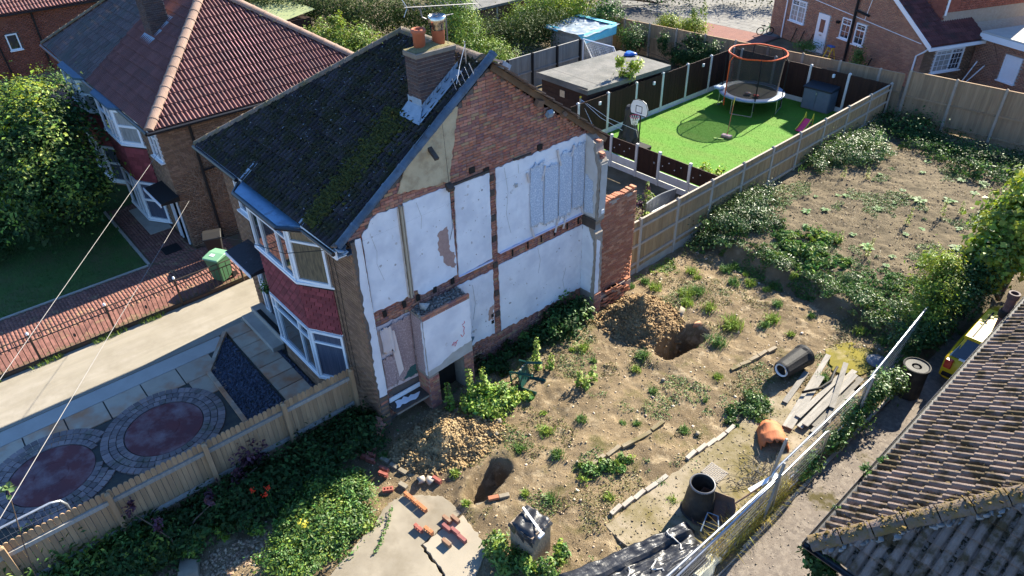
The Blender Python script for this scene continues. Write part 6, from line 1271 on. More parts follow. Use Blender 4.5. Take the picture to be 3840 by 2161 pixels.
# planks
pls = [((7.06, 7.0), (6.42, 10.3), .02, .14), ((7.16, 7.0), (6.75, 9.3), .05, .16), ((7.32, 7.2), (7.25, 10.1), .06, .15), ((7.12, 7.45), (7.1, 9.6), .10, .14), ((7.5, 7.5), (7.5, 10.0), .04, .16), ((7.55, 8.3), (6.98, 10.1), .16, .13), ((6.6, 7.75), (6.38, 9.2), .03, .14), ((7.62, 7.3), (7.62, 9.4), .03, .15), ((7.4, 7.3), (7.36, 9.9), .12, .15), ((7.72, 7.8), (7.3, 9.3), .10, .12)]
m_plank = mat('bleached_plank', (.31, .285, .25), (.21, .195, .17), 2, .9, .6, 30, rv=.28, stretch=(7, 1, 7)); pn = ['longest bleached plank at the left of the pile', 'broad bleached plank nearest the clay pot', 'bleached plank with a square far end in the middle of the pile', 'thin bleached plank lying under the crossed one', 'bleached plank second from the wire fence', 'bleached plank lying crosswise on top of the pile', 'short bleached plank apart at the left near the fallen bin', 'bleached plank closest to the wire fence', 'upper bleached plank lying straight along the pile', 'short slanting bleached plank on the fence side of the pile']
for k, (a, b, z, w_) in enumerate(pls):
    za = -.44+z; o = MB().bar((*a, za+.03), (*b, za+.05+.02*(k % 3)), w_, .03).build('plank', m_plank, bevel=.004); tag(o, pn[k], 'plank', 'pile of bleached planks')
o = MB().tube([(6.75, 8.3, -.28), (7.0, 8.7, -.22), (7.05, 9.2, -.24), (6.9, 9.7, -.30), (6.85, 9.95, -.33)], .035, 8).build('drain_hose', m_black, smooth=True); tag(o, 'bent black hose lying across the plank pile', 'hose')
mh = thing('manhole_cover', 'square patterned metal manhole cover set in the concrete', 'manhole cover', (6.73, 4.55, -.42)); local(MB().bx(-.24, .24, -.22, .22, -.02, .012), 'plate', mat('cast_iron', (.26, .22, .17), (.2, .17, .13), 30, .8, .6, 40), mh, bevel=.004)
tm = MB()
for i in range(9):
    for j in range(8): tm.box((-.2+i*.05, -.18+j*.05, .015), (.03, .012, .01), Matrix.Rotation(.78*(1 if (i+j) % 2 else -1), 3, 'Z'))
o = local(tm, 'treads', m_plaster2, mh); o['kind'] = 'stuff'
# loose bricks on the slab
dk = dict(dirt=(.42, .34, .25), dsc=7, dth=.64, dsoft=.06)
m_or1 = mat('orange_perforated_brick', (.46, .175, .075), (.38, .14, .06), 14, .9, .5, 90, **dk); m_rd1 = mat('red_perforated_brick', (.34, .105, .075), (.27, .085, .065), 14, .9, .5, 90, **dk); m_bf1 = mat('brown_brick_loose', (.27, .16, .10), (.21, .125, .085), 14, .9, .5, 90, **dk); m_pu1 = mat('plum_brick_loose', (.27, .10, .09), (.21, .08, .075), 14, .9, .5, 90, **dk)
def holebrick(m, holes=True):
    L, Hh, D = .245, .117, .075; mb = MB(); nh = 3 if holes else 0
    if not holes: mb.bx(-L/2, L/2, -D/2, D/2, 0, Hh); return mb
    # frame around three through-holes
    us = [-L/2]; hw = .02
    cs = [-.074, 0, .074]
    for c in cs: us += [c-hw, c+hw]
    us += [L/2]; vs2 = [0, Hh/2-.025, Hh/2+.025, Hh]
    for i in range(len(us)-1):
        if i % 2 == 1:
            mb.bx(us[i], us[i+1], -D/2, D/2, vs2[0], vs2[1]); mb.bx(us[i], us[i+1], -D/2, D/2, vs2[2], vs2[3])
        else: mb.bx(us[i], us[i+1], -D/2, D/2, 0, Hh)
    return mb
BR = [(2.36, -1.07, .1, m_or1, 1, 'orange perforated brick at the left end of the standing row'), (2.61, -1.045, .1, m_or1, 1, 'orange perforated brick in the middle of the standing row'), (2.86, -1.02, .1, m_or1, 1, 'orange perforated brick at the right end of the standing row'),
      (3.24, -1.40, .1, m_rd1, 1, 'red perforated brick beside a single orange one on the slab'), (3.44, -1.27, .15, m_or1, 1, 'single orange perforated brick beside a red one on the slab'),
      (3.48, -.80, .1, m_bf1, 0, 'brown brick at the back left of the brick cluster'), (3.60, -.66, .1, m_bf1, 0, 'brown brick at the back right of the brick cluster'), (3.66, -.94, .1, m_pu1, 0, 'plum brick at the front left of the brick cluster'), (3.86, -.86, .1, m_pu1, 0, 'plum brick in the middle of the brick cluster'), (4.10, -.86, .1, m_pu1, 0, 'plum brick at the right end of the brick cluster'), (3.96, -1.17, .1, m_bf1, 0, 'lone brown brick in front of the brick cluster'),
      (.66, -1.03, .45, m_rd1, 1, 'red brick at the back of the group by the shrubs'), (.80, -1.12, .45, m_rd1, 1, 'red brick at the front of the group by the shrubs'), (.62, -1.16, .5, m_rd1, 0, 'red brick on the left of the group by the shrubs'), (1.24, -1.02, .4, m_rd1, 0, 'rear brick of the pair between the shrubs and the slab'), (1.36, -1.12, .4, m_rd1, 1, 'front brick of the pair between the shrubs and the slab'), (1.80, -1.28, 1.0, m_rd1, 2, 'lone red brick lying flat with its holes upward'), (.28, -1.22, -.3, m_bf1, 0, 'grey brown block half hidden at the shrub edge'), (2.42, -.30, .2, m_rd1, 0, 'red brick lying at the foot of the clod heap')]
for x, y, a, m, h, lab in BR:
    z = -.585 if x > 3.6 and y < -.4 else (-.60 if x > 2.2 and y < -.4 else gz1(x, y)+.01)
    if h == 1:
        t = thing('loose_brick', lab, 'brick', (x, y, z), a, 'loose bricks on and beside the slab'); mb = holebrick(m); mb.v = [p for p in mb.v]
        o = mb.build('body', m, t)
    else:
        t = thing('loose_brick', lab, 'brick', (x, y, z), a, 'loose bricks on and beside the slab'); mb = holebrick(m, h == 2)
        o = mb.build('body', m, t)
        if h == 2: o.rotation_euler = (-1.57, 0, 0); o.location = (0, -.05, .033)
# stones and rubble
RB = [(.72, -5.55, .42, 'flat pale stone slab in the lower left rubble', m_slab), (2.15, -.55, .16, 'pale broken concrete lump nearest the slab edge', m_conc), (2.3, -.42, .18, 'grey concrete lump beside the fallen red brick', m_conc), (2.05, 1.95, .16, 'pale stone at the back of the near clod heap', m_slab), (2.3, 1.6, .12, 'rounded pale stone beside the near clod heap', m_slab), (3.9, 6.2, .13, 'buff stone block alone on the open soil', m_slab), (3.05, 8.85, .15, 'pink stone at the rim of the far pit', m_oldbrick), (2.4, 8.9, .14, 'pale brick rubble behind the far heap', m_slab), (5.2, 3.1, .11, 'pink brick fragment among weeds', m_oldbrick), (5.7, 5.3, .09, 'buff brick half beside a bright grass tuft', m_slab)]
for k, (x, y, s, lab, m) in enumerate(RB):
    r_ = np.random.default_rng(k+40); o = stones('rubble_stone', np.array([(x, y, gz1(x, y)+s*.25)]), np.array([s*.75]), m, None, r_, None, .22 if s > .4 else .5); tag(o, lab, 'stone')
cy_ = thing('yellow_pot', 'bright yellow plastic tub half hidden in the shrubs', 'tub', (1.4, -3.3, -.55)); local(MB().lathe([(.0, .30), (.12, .30), (.13, .28), (.15, .05), (.13, 0)], 20, Matrix.Rotation(.7, 4, 'Y')), 'shell', mat('yellow_tub', (.58, .52, .05), (.5, .44, .05), 4, .5), cy_, smooth=True)
# spoil heaps
def heap(name, label, outline, peak, seed, m, n=900, cl=(.02, .075)):
    C = np.mean(outline, 0); t = thing(name, label, 'soil heap', (float(C[0]), float(C[1]), gz1(*C)))
    P = np.array(outline); r = np.random.default_rng(seed); nx_ = 70; lo, hi = P.min(0)-.2, P.max(0)+.2
    X_, Y_ = np.meshgrid(np.linspace(lo[0], hi[0], nx_), np.linspace(lo[1], hi[1], nx_))
    ang = np.arctan2(Y_-C[1], X_-C[0]); pa = np.arctan2(P[:, 1]-C[1], P[:, 0]-C[0]); pr_ = np.hypot(P[:, 0]-C[0], P[:, 1]-C[1]); o_ = np.argsort(pa)
    rad = np.interp(ang, np.concatenate([pa[o_]-2*np.pi, pa[o_], pa[o_]+2*np.pi]), np.tile(pr_[o_], 3))
    d = np.hypot(X_-C[0], Y_-C[1])/rad; h = peak*np.clip(1-d, 0, 1)**1.1*(1+.35*fbm(X_*2.2, Y_*2.2, 3, seed+4))+.13*fbm(X_*4.5, Y_*4.5, 3, seed)*(d < 1.1)+.05*fbm(X_*16, Y_*16, 2, seed)*(d < 1.05)
    Zz = GZ(X_, Y_)+np.where(d < 1.05, h, -.08)
    npmesh('mound', np.stack([X_, Y_, Zz], -1).reshape(-1, 3), [(j*nx_+i, j*nx_+i+1, (j+1)*nx_+i+1, (j+1)*nx_+i) for j in range(nx_-1) for i in range(nx_-1)], m, smooth=True, parent=t, world=True)
    ii = r.integers(0, nx_, n*2); jj = r.integers(0, nx_, n*2); ok = d[jj, ii] < 1.12; ii, jj = ii[ok][:n], jj[ok][:n]
    stones('clods', np.stack([X_[jj, ii]+r.normal(0, .02, len(ii)), Y_[jj, ii]+r.normal(0, .02, len(ii)), np.maximum(Zz[jj, ii], GZ(X_[jj, ii], Y_[jj, ii]))+.012], -1), cl[0]+(cl[1]-cl[0])*r.random(len(ii))**3.2, m, t, r, 'stuff', .7)
m_clod = mat('yellow_clay', (.29, .20, .10), (.20, .14, .07), 6, .95, .8, 50, rv=.22, c3=(.36, .27, .15), sc3=3); m_clod2 = mat('brown_clay', (.26, .17, .085), (.18, .12, .062), 6, .95, .8, 50, rv=.22, c3=(.30, .21, .11), sc3=3)
heap('spoil_heap', 'heap of yellow clay clods beside the near pit', [(.9, -.55), (.75, .4), (.9, 1.3), (1.5, 1.75), (2.2, 1.9), (2.5, 1.0), (2.4, .2), (1.9, -.35), (1.3, -.65)], .52, 3, m_clod, 6500, (.006, .045))
heap('spoil_heap', 'heap of brown clay beside the far pit at the house corner', [(.85, 6.9), (.7, 8.2), (1.4, 8.9), (2.5, 8.7), (2.9, 7.9), (2.7, 7.0), (1.9, 6.7)], .85, 5, m_clod2, 5200, (.010, .05))
m_peb = mat('pebble', (.40, .31, .20), (.28, .21, .13), 9, .95, rv=.4)
P = [(0.2, -7.5), (8.2, -1.5), (8.2, 12.2), (.2, 12.4)]; o = chips('soil_clods', 7000, P, 0, .006, .026, m_peb, seed=11, zf=lambda x, y: GZ(x, y)+.004, flat=.6); tag(o, 'small clods and pebbles scattered over the bare soil', 'clods', kind='stuff')
o = chips('rubble_bits', 520, P, 0, .01, .045, mat('pale_rubble', (.55, .48, .38), (.45, .35, .27), 9, .95, rv=.35), seed=12, zf=lambda x, y: GZ(x, y)+.004, flat=.35); tag(o, 'pale stone and brick fragments scattered over the plot', 'rubble', kind='stuff')
o = chips('soil_clods', 3500, [(.2, 13), (8, 13), (10, 27), (.2, 27)], 0, .01, .04, mat('dark_pebble', (.20, .15, .10), (.13, .10, .07), 9, .95, rv=.4), seed=13, zf=lambda x, y: GZ(x, y)+.003, flat=.5); tag(o, 'dark clods on the upper soil terrace', 'clods', kind='stuff')
o = chips('rubble_bits', 1500, [(.2, -6.8), (1.2, -6.5), (1.5, -3.9), (.9, -3.8)], 0, .008, .05, mat('mixed_rubble', (.36, .29, .19), (.30, .18, .12), 6, .95, rv=.35), seed=14, zf=lambda x, y: GZ(x, y)+.004, flat=.5); tag(o, 'brick and stone rubble in the lower left corner', 'rubble', kind='stuff')
o = chips('path_litter', 1600, [(6.1, 1.6), (8.2, 1.5), (8.2, 9), (6.3, 8.2)], -.422, .006, .03, mat('brown_litter', (.13, .10, .06), (.22, .18, .12), 9, .95, rv=.5), seed=15, flat=.25); tag(o, 'dry leaf litter and grit over the side concrete', 'litter', kind='stuff')
o = chips('path_grit', 1500, [(8.35, -3), (9.7, -3), (9.7, 11), (8.35, 11)], -.487, .005, .022, mat('path_grit', (.30, .26, .21), (.15, .12, .09), 9, .95, rv=.5), seed=16, flat=.3); tag(o, 'grit and leaf fragments on the side path', 'grit', kind='stuff')
br_ = thing('brushwood_pile', 'tangled heap of cut twigs between the clay pot and the fence', 'twigs', (7.6, 5.3, -.42)); rr = random.Random(12); mbq = MB()
for k in range(120):
    a = rr.uniform(0, 6.28); x, y = 7.6+rr.gauss(0, .22), 5.25+rr.gauss(0, .35); L_ = rr.uniform(.15, .5); mbq.tube([(x, y, -.40+.12*rr.random()), (x+L_*.5*math.cos(a), y+L_*.5*math.sin(a), -.36+.16*rr.random()), (x+L_*math.cos(a+.4), y+L_*math.sin(a+.4), -.40+.1*rr.random())], rr.uniform(.003, .008), 4, False)
o = mbq.build('twigs', mat('grey_twig', (.20, .16, .13), (.12, .13, .12), 6, .95), br_, True); o['kind'] = 'stuff'
# foundation edge bricks along near pit
for k, (x, y) in enumerate(((3.62, .05), (3.75, .32), (3.86, .55), (1.0, -.85), (1.3, -.78), (1.6, -.72), (1.95, -.95))):
    o = MB().box((x, y, gz1(x, y)+.03), (.24, .11, .07), Matrix.Rotation(1.1 if k < 3 else .25, 3, 'Z')).build('footing_brick', m_slab if k != 1 else m_oldbrick, bevel=.006); tag(o, ['pale brick at the lower rim of the near pit', 'pinkish brick in the middle of the near pit rim', 'pale brick at the upper rim of the near pit', 'footing brick nearest the house corner', 'second footing brick from the house corner', 'third footing brick from the house corner', 'footing brick at the slab corner'][k], 'brick', 'old footing bricks')
# ------------------------------------------------------------------ yellow car behind the bungalow
cr_ = thing('yellow_hatchback', 'bright yellow hatchback with black trim parked behind the bungalow', 'car', (9.58, 13.3, -.49), .02)
m_car = mat('yellow_paint', (.66, .45, .012), (.60, .41, .012), 2, .5, spec=.35, coat=.15)
sec = [(-1.95, .35, .62, .78), (-1.92, .30, .86, .80), (-1.80, .28, .98, .82), (-1.0, .22, 1.0, .84), (.5, .22, .98, .84), (1.5, .25, .86, .82), (1.95, .35, .70, .72)]
V = []; nS = 10
for y, z0, z1, hw in sec:
    for k in range(nS):
        a = 2*math.pi*(k+.5)/nS; cx_, cz_ = math.cos(a), math.sin(a); V.append((hw*math.copysign(abs(cx_)**.4, cx_), y, (z0+z1)/2+(z1-z0)/2*math.copysign(abs(cz_)**.4, cz_)))
local(MB().add(V, [(i*nS+k, i*nS+(k+1) % nS, (i+1)*nS+(k+1) % nS, (i+1)*nS+k) for i in range(len(sec)-1) for k in range(nS)]+[tuple(range(nS)), tuple((len(sec)-1)*nS+k for k in range(nS))]), 'body', m_car, cr_, smooth=True)
gh = [(-1.82, .98, .70), (-1.45, 1.42, .58), (.1, 1.46, .58), (.95, .96, .70)]; V = []
for y, z, hw in gh: V += [(-hw, y, z), (hw, y, z)]
V2 = [(-.74, -1.8, .95), (.74, -1.8, .95), (.74, .95, .93), (-.74, .95, .93)]
local(MB().add(V+V2, [(0, 1, 3, 2), (2, 3, 5, 4), (4, 5, 7, 6), (0, 2, 4, 6, 11, 8), (1, 9, 10, 7, 5, 3)]), 'cabin_glass', m_glass, cr_)
local(MB().bx(-.64, .64, -1.5, .2, 1.40, 1.49), 'roof_panel', m_car, cr_, bevel=.02); local(MB().bx(-.5, -.46, -1.42, .05, 1.491, 1.5), 'roof_strip', m_black, cr_)
for s in (-1, 1):
    local(MB().bx(s*.66-.09, s*.66+.09, -1.985, -1.86, .66, .93), 'tail_light', mat('red_lens%d' % s, (.5, .02, .02), (.65, .1, .05), 9, .2), cr_, bevel=.02); local(MB().bar((s*.66, -1.75, 1.0), (s*.57, -1.42, 1.44), .07, .05), 'pillar', m_car, cr_)
    for y in (-1.25, 1.25): w_ = local(MB().lathe([(.0, -.1), (.22, -.1), (.31, -.08), (.31, .08), (.22, .1), (0, .1)], 20, Matrix.Translation((s*.74, y, .31)) @ Matrix.Rotation(1.57, 4, 'Y')), 'wheel', m_black, cr_); 
local(MB().bx(-.72, .72, -2.0, -1.93, .42, .54), 'bumper_strip', m_black, cr_, bevel=.02); local(MB().bx(-.5, .5, -1.84, -1.80, .95, 1.0), 'hatch_trim', m_upvc, cr_)
# ------------------------------------------------------------------ vegetation
def leafmat(name, a, b, rough=.5, tr=.28, rv=.45, hv=.03, spec=.4): return mat(name, a, b, .8, rough, rv=rv, hv=hv, trans=tr, spec=spec)
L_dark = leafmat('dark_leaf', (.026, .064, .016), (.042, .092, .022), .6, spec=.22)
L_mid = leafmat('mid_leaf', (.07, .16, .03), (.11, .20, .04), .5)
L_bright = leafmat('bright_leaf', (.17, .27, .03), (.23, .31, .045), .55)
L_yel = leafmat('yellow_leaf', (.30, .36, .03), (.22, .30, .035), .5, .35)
L_hedge = leafmat('hedge_leaf', (.045, .082, .018), (.085, .11, .024), .6, spec=.2)
L_bram = leafmat('bramble_leaf', (.06, .12, .03), (.11, .17, .055), .42, spec=.45)
L_purp = leafmat('purple_leaf', (.07, .025, .045), (.12, .05, .07), .5)
L_dock = leafmat('dock_leaf', (.07, .17, .035), (.11, .21, .05), .6, spec=.25)
m_twig = mat('twig', (.14, .10, .07), (.09, .065, .05), 8, .95)
m_bark = mat('bark', (.12, .095, .075), (.08, .06, .05), 9, .95, .8, 20)
def leaves(name, P, Nrm, S, m, parent, asp=.5, r=None, fold=.25, rn=None):
    r = r or rng; n = len(P); Nrm = Nrm/np.linalg.norm(Nrm, axis=1, keepdims=True)
    t = r.normal(size=(n, 3)); t -= (t*Nrm).sum(1, keepdims=True)*Nrm; t /= np.linalg.norm(t, axis=1, keepdims=True); b = np.cross(Nrm, t)
    S = np.asarray(S)[:, None]*np.ones((n, 1)); w_ = S*asp
    v0 = P - t*S*.5; v2 = P + t*S*.5 - Nrm*S*.12; v1 = P + b*w_*.5 + Nrm*S*fold*.4 - t*S*.05; v3 = P - b*w_*.5 + Nrm*S*fold*.4 - t*S*.05
    V = np.stack([v0, v1, v2, v3], 1).reshape(-1, 3); k = (np.arange(n)*4)[:, None, None]
    F = (np.array([(0, 1, 2), (0, 2, 3)])[None]+k).reshape(-1, 3)
    return npmesh(name, V, F, m, np.repeat(r.random(n) if rn is None else rn, 2), parent=parent, world=True)
def crown(name, blobs, n, size, m, parent, r, clump=40, spread=.22, asp=.55, up=.5, ground=None):
    vol = np.array([(b[3]*b[4]*b[5])**(2/3) for b in blobs]); vol /= vol.sum(); Ps = []; Ns = []; Rs = []; Ss = []
    for b, f in zip(blobs, vol):
        k = max(4, int(n*f)); c = np.array(b[:3]); R_ = np.array(b[3:6]); m_ = max(3, k//clump)
        d = r.normal(size=(m_, 3)); d /= np.linalg.norm(d, axis=1, keepdims=True); d[:, 2] = np.where(d[:, 2] < -.3, -d[:, 2], d[:, 2])
        cc = c + d*R_*(.45+.6*r.random((m_, 1))); far = r.random(m_) < .14; cc[far] += d[far]*R_*.35+np.array([0, 0, 1.])*R_[2]*.18
        i = r.integers(0, m_, k); p = cc[i] + r.normal(size=(k, 3))*(R_*spread*(.5+r.random(m_))[i][:, None])
        Ps.append(p); Rs.append((r.random(m_)[i]*.62+.36*r.random(k))*.98+.01); Ss.append((.65+.7*r.random(m_))[i]); nn = (p-c)/R_; nn = nn/(np.linalg.norm(nn, axis=1, keepdims=True)+1e-6) + r.normal(0, .55, (k, 3)); nn[:, 2] += up; Ns.append(nn)
    P = np.concatenate(Ps); Nn = np.concatenate(Ns); rn = np.concatenate(Rs); sz = np.concatenate(Ss)
    if ground is not None: g = ground(P[:, 0], P[:, 1]); P[:, 2] = np.maximum(P[:, 2], g+.02+.05*r.random(len(P)))
    return leaves(name, P, Nn, size*sz*(.6+.8*r.random(len(P))), m, parent, asp, r, rn=rn)
def stems(name, base, tips, r0, m, parent):
    mb = MB(); base = V3(base)
    for t in tips:
        t = V3(t); q = base.lerp(t, .5)+V3((random.uniform(-.1, .1), random.uniform(-.1, .1), .1)); mb.tube([base, q, t], [r0, r0*.6, r0*.25], 5, False)
    return mb.build(name, m, parent, True)
def bush(name, label, cat, base, blobs, n, size, m, seed, group=None, trunk=.03, tm=None, m2=None, **k):
    r = np.random.default_rng(seed); t = thing(name, label, cat, base, group=group)
    crown('crown' if cat == 'tree' else 'foliage', blobs, n, size, m, t, r, **k)
    if m2: crown('crown' if cat == 'tree' else 'foliage', blobs, n//3, size, m2, t, r, **k)
    stems('trunk' if cat == 'tree' else 'stem', base, [b[:3] for b in blobs][:9], trunk, tm or m_twig, t)
    return t
# left-hand tree in front of the hipped house
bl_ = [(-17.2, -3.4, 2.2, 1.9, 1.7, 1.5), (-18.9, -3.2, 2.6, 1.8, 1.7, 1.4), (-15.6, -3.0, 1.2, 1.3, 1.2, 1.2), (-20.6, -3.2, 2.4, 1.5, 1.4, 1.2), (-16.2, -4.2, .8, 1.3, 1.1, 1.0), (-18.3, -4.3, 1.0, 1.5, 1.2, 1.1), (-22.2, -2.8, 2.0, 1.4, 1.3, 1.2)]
bush('garden_tree', 'broad green tree in front of the left house, its top sunlit', 'tree', (-18, -3.5, -.6), bl_, 24000, .16, L_dark, 1, trunk=.14, tm=m_bark, m2=L_bright, clump=50)  # dark leaves paint the shade of the house into the crown
crown('crown', [(-20.8, -3.3, 3.1, 1.0, .9, .8), (-19.2, -3.4, 3.3, .9, .9, .7), (-22.2, -3.0, 2.9, 1.0, .9, .7), (-17.8, -3.5, 3.2, .7, .7, .5)], 5200, .17, L_yel, [o for o in bpy.data.objects if o.name == 'garden_tree'][0], np.random.default_rng(91), clump=40)  # yellow leaves paint the sunlit top into the crown colour
bush('garden_shrub', 'dark low shrubs on the left lawn below the tree', 'shrub', (-16.5, -6.3, -.6), [(-16.5, -6.3, -.2, 1.0, .8, .5), (-17.8, -5.6, .1, 1.0, .8, .7)], 5000, .10, L_dark, 2)
bush('low_hedge', 'clipped sunlit hedge in front of the far left brick wall', 'hedge', (-33, -2, -.3), [(-32.6, -8+k*1.2, .25, 1.5, 1.0, .85) for k in range(13)], 12000, .13, L_mid, 3, m2=L_yel)
bush('tall_hedge', 'tall dark clipped hedge behind the red tiled roof', 'hedge', (-30, 16.5, 0), [(-37+k*1.05, 12.6+k*.6, 1.4, 1.4, 1.3, 1.5) for k in range(13)], 30000, .12, L_hedge, 4, m2=L_hedge, clump=80, spread=.3)
bush('rear_hedge', 'clipped hedge beside the grey board fence and old shed', 'hedge', (-19.8, 20.5, 0), [(-21.2+k*.33, 17.0+k*.85, 1.05, 1.0, .9, 1.15) for k in range(9)], 20000, .10, L_hedge, 5, m2=L_hedge, clump=80, spread=.3)
bush('bright_shrub', 'bright yellow green shrub between the two roofs', 'shrub', (-25.8, 14.3, 0), [(-25.6, 14.2, .9, 1.4, 1.2, .9), (-27.6, 13.5, .9, 1.4, 1.1, .9), (-24, 14.9, .8, 1.2, 1.1, .8), (-22.6, 15.4, .6, 1.2, 1.1, .8), (-26.5, 13.9, 2.0, .4, .4, .6)], 9000, .15, L_bright, 6, m2=L_yel)
bush('berry_tree', 'bushy tree with small leaves behind the chimney', 'tree', (-19.6, 17.6, 0), [(-19.2, 17.8, 1.5, .9, .9, 1.1), (-20.2, 18.2, 2.4, 1.0, 1.0, 1.2), (-18.6, 18.9, 1.0, .9, .9, .8), (-20.6, 18.3, 3.6, .9, .9, .9), (-17.8, 19.3, .7, .7, .8, .6)], 12000, .09, L_bright, 7, trunk=.06, m2=L_mid)
for k, (x, y, z) in enumerate(((-21.2, 26.6, 1.3), (-19.0, 25.8, 1.8), (-17.6, 26.6, 1.2), (-22.8, 25.6, .8))):
    bush('fruit_tree', ['large yellow green bush left of the blue sheeted shed', 'rounded leafy bush rising behind the blue sheeted shed', 'small bush at the rear corner of the blue sheeted shed', 'low bush beside the brick store at the top edge'][k], 'tree', (x, y, 0), [(x, y, z, 1.2, 1.1, 1.1), (x+.6, y+.4, z+.8, .8, .8, .7), (x-.7, y-.2, z-.3, .9, .8, .8)], 5000, .13, [L_bright, L_yel, L_mid, L_bright][k], 20+k, 'bushes behind the old shed', .06)
bush('street_hedge', 'dark hedge along the shaded street at the top of the picture', 'hedge', (-22, 38, 0), [(-29+k*1.3, 31.3+k*1.15, 1.0, 1.4, 1.3, 1.3) for k in range(16)], 14000, .16, L_dark, 8, clump=80, spread=.3)
bush('street_hedge', 'further dark hedge across the street', 'hedge', (-30, 44, 0), [(-38+k*1.7, 38+k*1.5, 1.6, 1.8, 1.6, 1.8) for k in range(12)], 9000, .2, L_dark, 9, clump=80, spread=.3)
for k, (x, y, s) in enumerate(((-14.9, 29.9, .8), (-13.5, 30.5, .75))):
    bush('globe_shrub', ['left of the two rounded golden shrubs behind the board fence', 'right of the two rounded golden shrubs behind the board fence'][k], 'shrub', (x, y, 0), [(x, y, .9, s, s, s*.9), (x+.1, y, 1.2, s*.7, s*.7, s*.6)], 3500, .09, L_yel, 30+k, 'golden globe shrubs', m2=L_bright)
bush('tall_weed_shrub', 'thin upright shrub stems between the golden shrubs', 'shrub', (-13.9, 31.2, 0), [(-13.9, 31.2, 1.4, .35, .35, .9), (-13.4, 31.4, 1.7, .25, .25, .8)], 500, .11, L_bright, 33)
bush('fence_ivy', 'dark ivy and shrubs climbing the far board fence', 'ivy', (-11, 26.9, 0), [(-11.6, 26.9, .4, .9, .45, .5), (-10.6, 26.8, .5, .9, .5, .6), (-9.6, 26.9, .8, .6, .35, .8), (-12.8, 26.9, .8, .35, .25, .8), (-14.6, 26.4, .7, .7, .7, .9), (-10.9, 27.3, 1.2, .7, .2, .5)], 8000, .10, L_dark, 10, m2=L_mid)
bush('roof_sapling', 'young yellow green sapling growing beside the felt roof', 'tree', (-8.15, 18.3, 0), [(-8.2, 18.4, 2.2, .35, .4, .35), (-8.4, 18.3, 2.75, .25, .3, .4), (-8.0, 18.8, 2.5, .35, .3, .3)], 900, .13, L_yel, 11, trunk=.025)
bush('patio_plant', 'spindly potted plant beside the board fence on the patio', 'plant', (-1.9, 12.2, -.1), [(-1.9, 12.2, .35, .3, .4, .3), (-1.85, 12.3, .85, .12, .12, .3), (-1.4, 11.9, .25, .3, .3, .2)], 650, .10, L_bright, 12, m2=L_purp)
bush('patio_plant', 'golden shrub at the corner of the lawn and board fence', 'plant', (-1.0, 15.0, 0), [(-.9, 15.0, .8, .35, .4, .4), (-1.3, 15.0, 1.0, .3, .3, .3)], 700, .09, L_yel, 13)
bush('wall_planter', 'trailing plant at the foot of the wall of the pink house', 'plant', (-8.2, 34.4, 0), [(-8.1, 34.2, .25, .9, .45, .35), (-4.3, 32.9, .5, .4, .3, .8)], 2200, .09, L_mid, 14)
# bank of brambles along the garden fence and the soil terrace
GN = lambda x, y: GZ(x, y)
def bank(label, P, n, size, m, seed, m2=None, h=.35, name='bramble_patch', cat='bramble', rad=.6, **k):
    bl = []; r = np.random.default_rng(seed)
    for (x, y, *s) in P:
        sc = s[0] if s else 1.0; bl.append((x, y, gz1(x, y)+h*.42*sc, rad*sc*1.05, rad*sc*1.05, h*sc*.8))
    return bush(name, label, cat, (P[0][0], P[0][1], gz1(P[0][0], P[0][1])), bl, n, size, m, seed, trunk=.008, m2=m2, ground=GN, **k)
bank('pale leaved bramble thicket against the middle of the garden fence', [(.45, 13.6, 1.2), (.5, 14.5, 1.3), (.6, 15.4, 1.2), (1.1, 13.9, 1.1), (1.3, 14.8), (.5, 16.4, .9), (1.6, 14.0, .6), (1.9, 14.8, .5), (.9, 13.0, .7), (.5, 12.7, .9)], 9500, .075, L_bram, 40, L_dark, .38)
bank('pale leaved bramble thicket at the far end of the garden fence', [(.5, 21, 1.3), (.6, 22, 1.4), (.7, 23, 1.3), (1.2, 21.6, 1.2), (1.4, 22.6, 1.1), (.5, 19.9, 1.0), (1.7, 22.0, .8), (.5, 24, 1.0), (1.8, 23.2, .6)], 7500, .08, L_bram, 41, L_mid, .42)
bank('dark nettle bed in the shade below the far boundary fence', [(1.2+.8*k, 26.0-.25*(k % 3), 1.2) for k in range(11)]+[(2.5+.9*k, 24.9-.3*(k % 2)) for k in range(8)]+[(4.5+.9*k, 23.9) for k in range(5)]+[(.7, 26.3, 1.8), (1.5, 26.6, 1.6)], 10000, .10, L_dark, 42, L_mid, .32, 'nettle_bed', 'nettles', .75)
bank('broad leaved green weeds on the edge of the soil terrace', [(2.5, 14.6, .7), (3.0, 14.0, .8), (3.6, 14.4, .8), (4.1, 13.9, .7), (3.4, 15.3, .8), (2.9, 13.2, .6), (3.9, 13.3, .5), (4.6, 14.2, .5)], 3200, .12, L_dock, 43, L_bright, .20, 'weed_patch', 'weeds', .55)
bank('low trailing bramble over the terrace edge', [(1.5+.9*k, 12.9-.05*k+.25*(k % 2), .55+.25*(k % 3)) for k in range(6)]+[(4.6+.75*k, 13.4+.35*(k % 3), .5+.2*(k % 2)) for k in range(4)], 3600, .065, L_bram, 44, L_mid, .22, 'bramble_patch', 'bramble', .45)
bank('weedy rough patch between the terrace and the site fence', [(6.2+.55*(k % 3)+.2*(k//3), 12.5+.75*(k//3), .5+.2*(k % 3)) for k in range(9)], 3600, .065, L_bram, 45, L_bright, .28, 'weed_patch', 'weeds', .5)
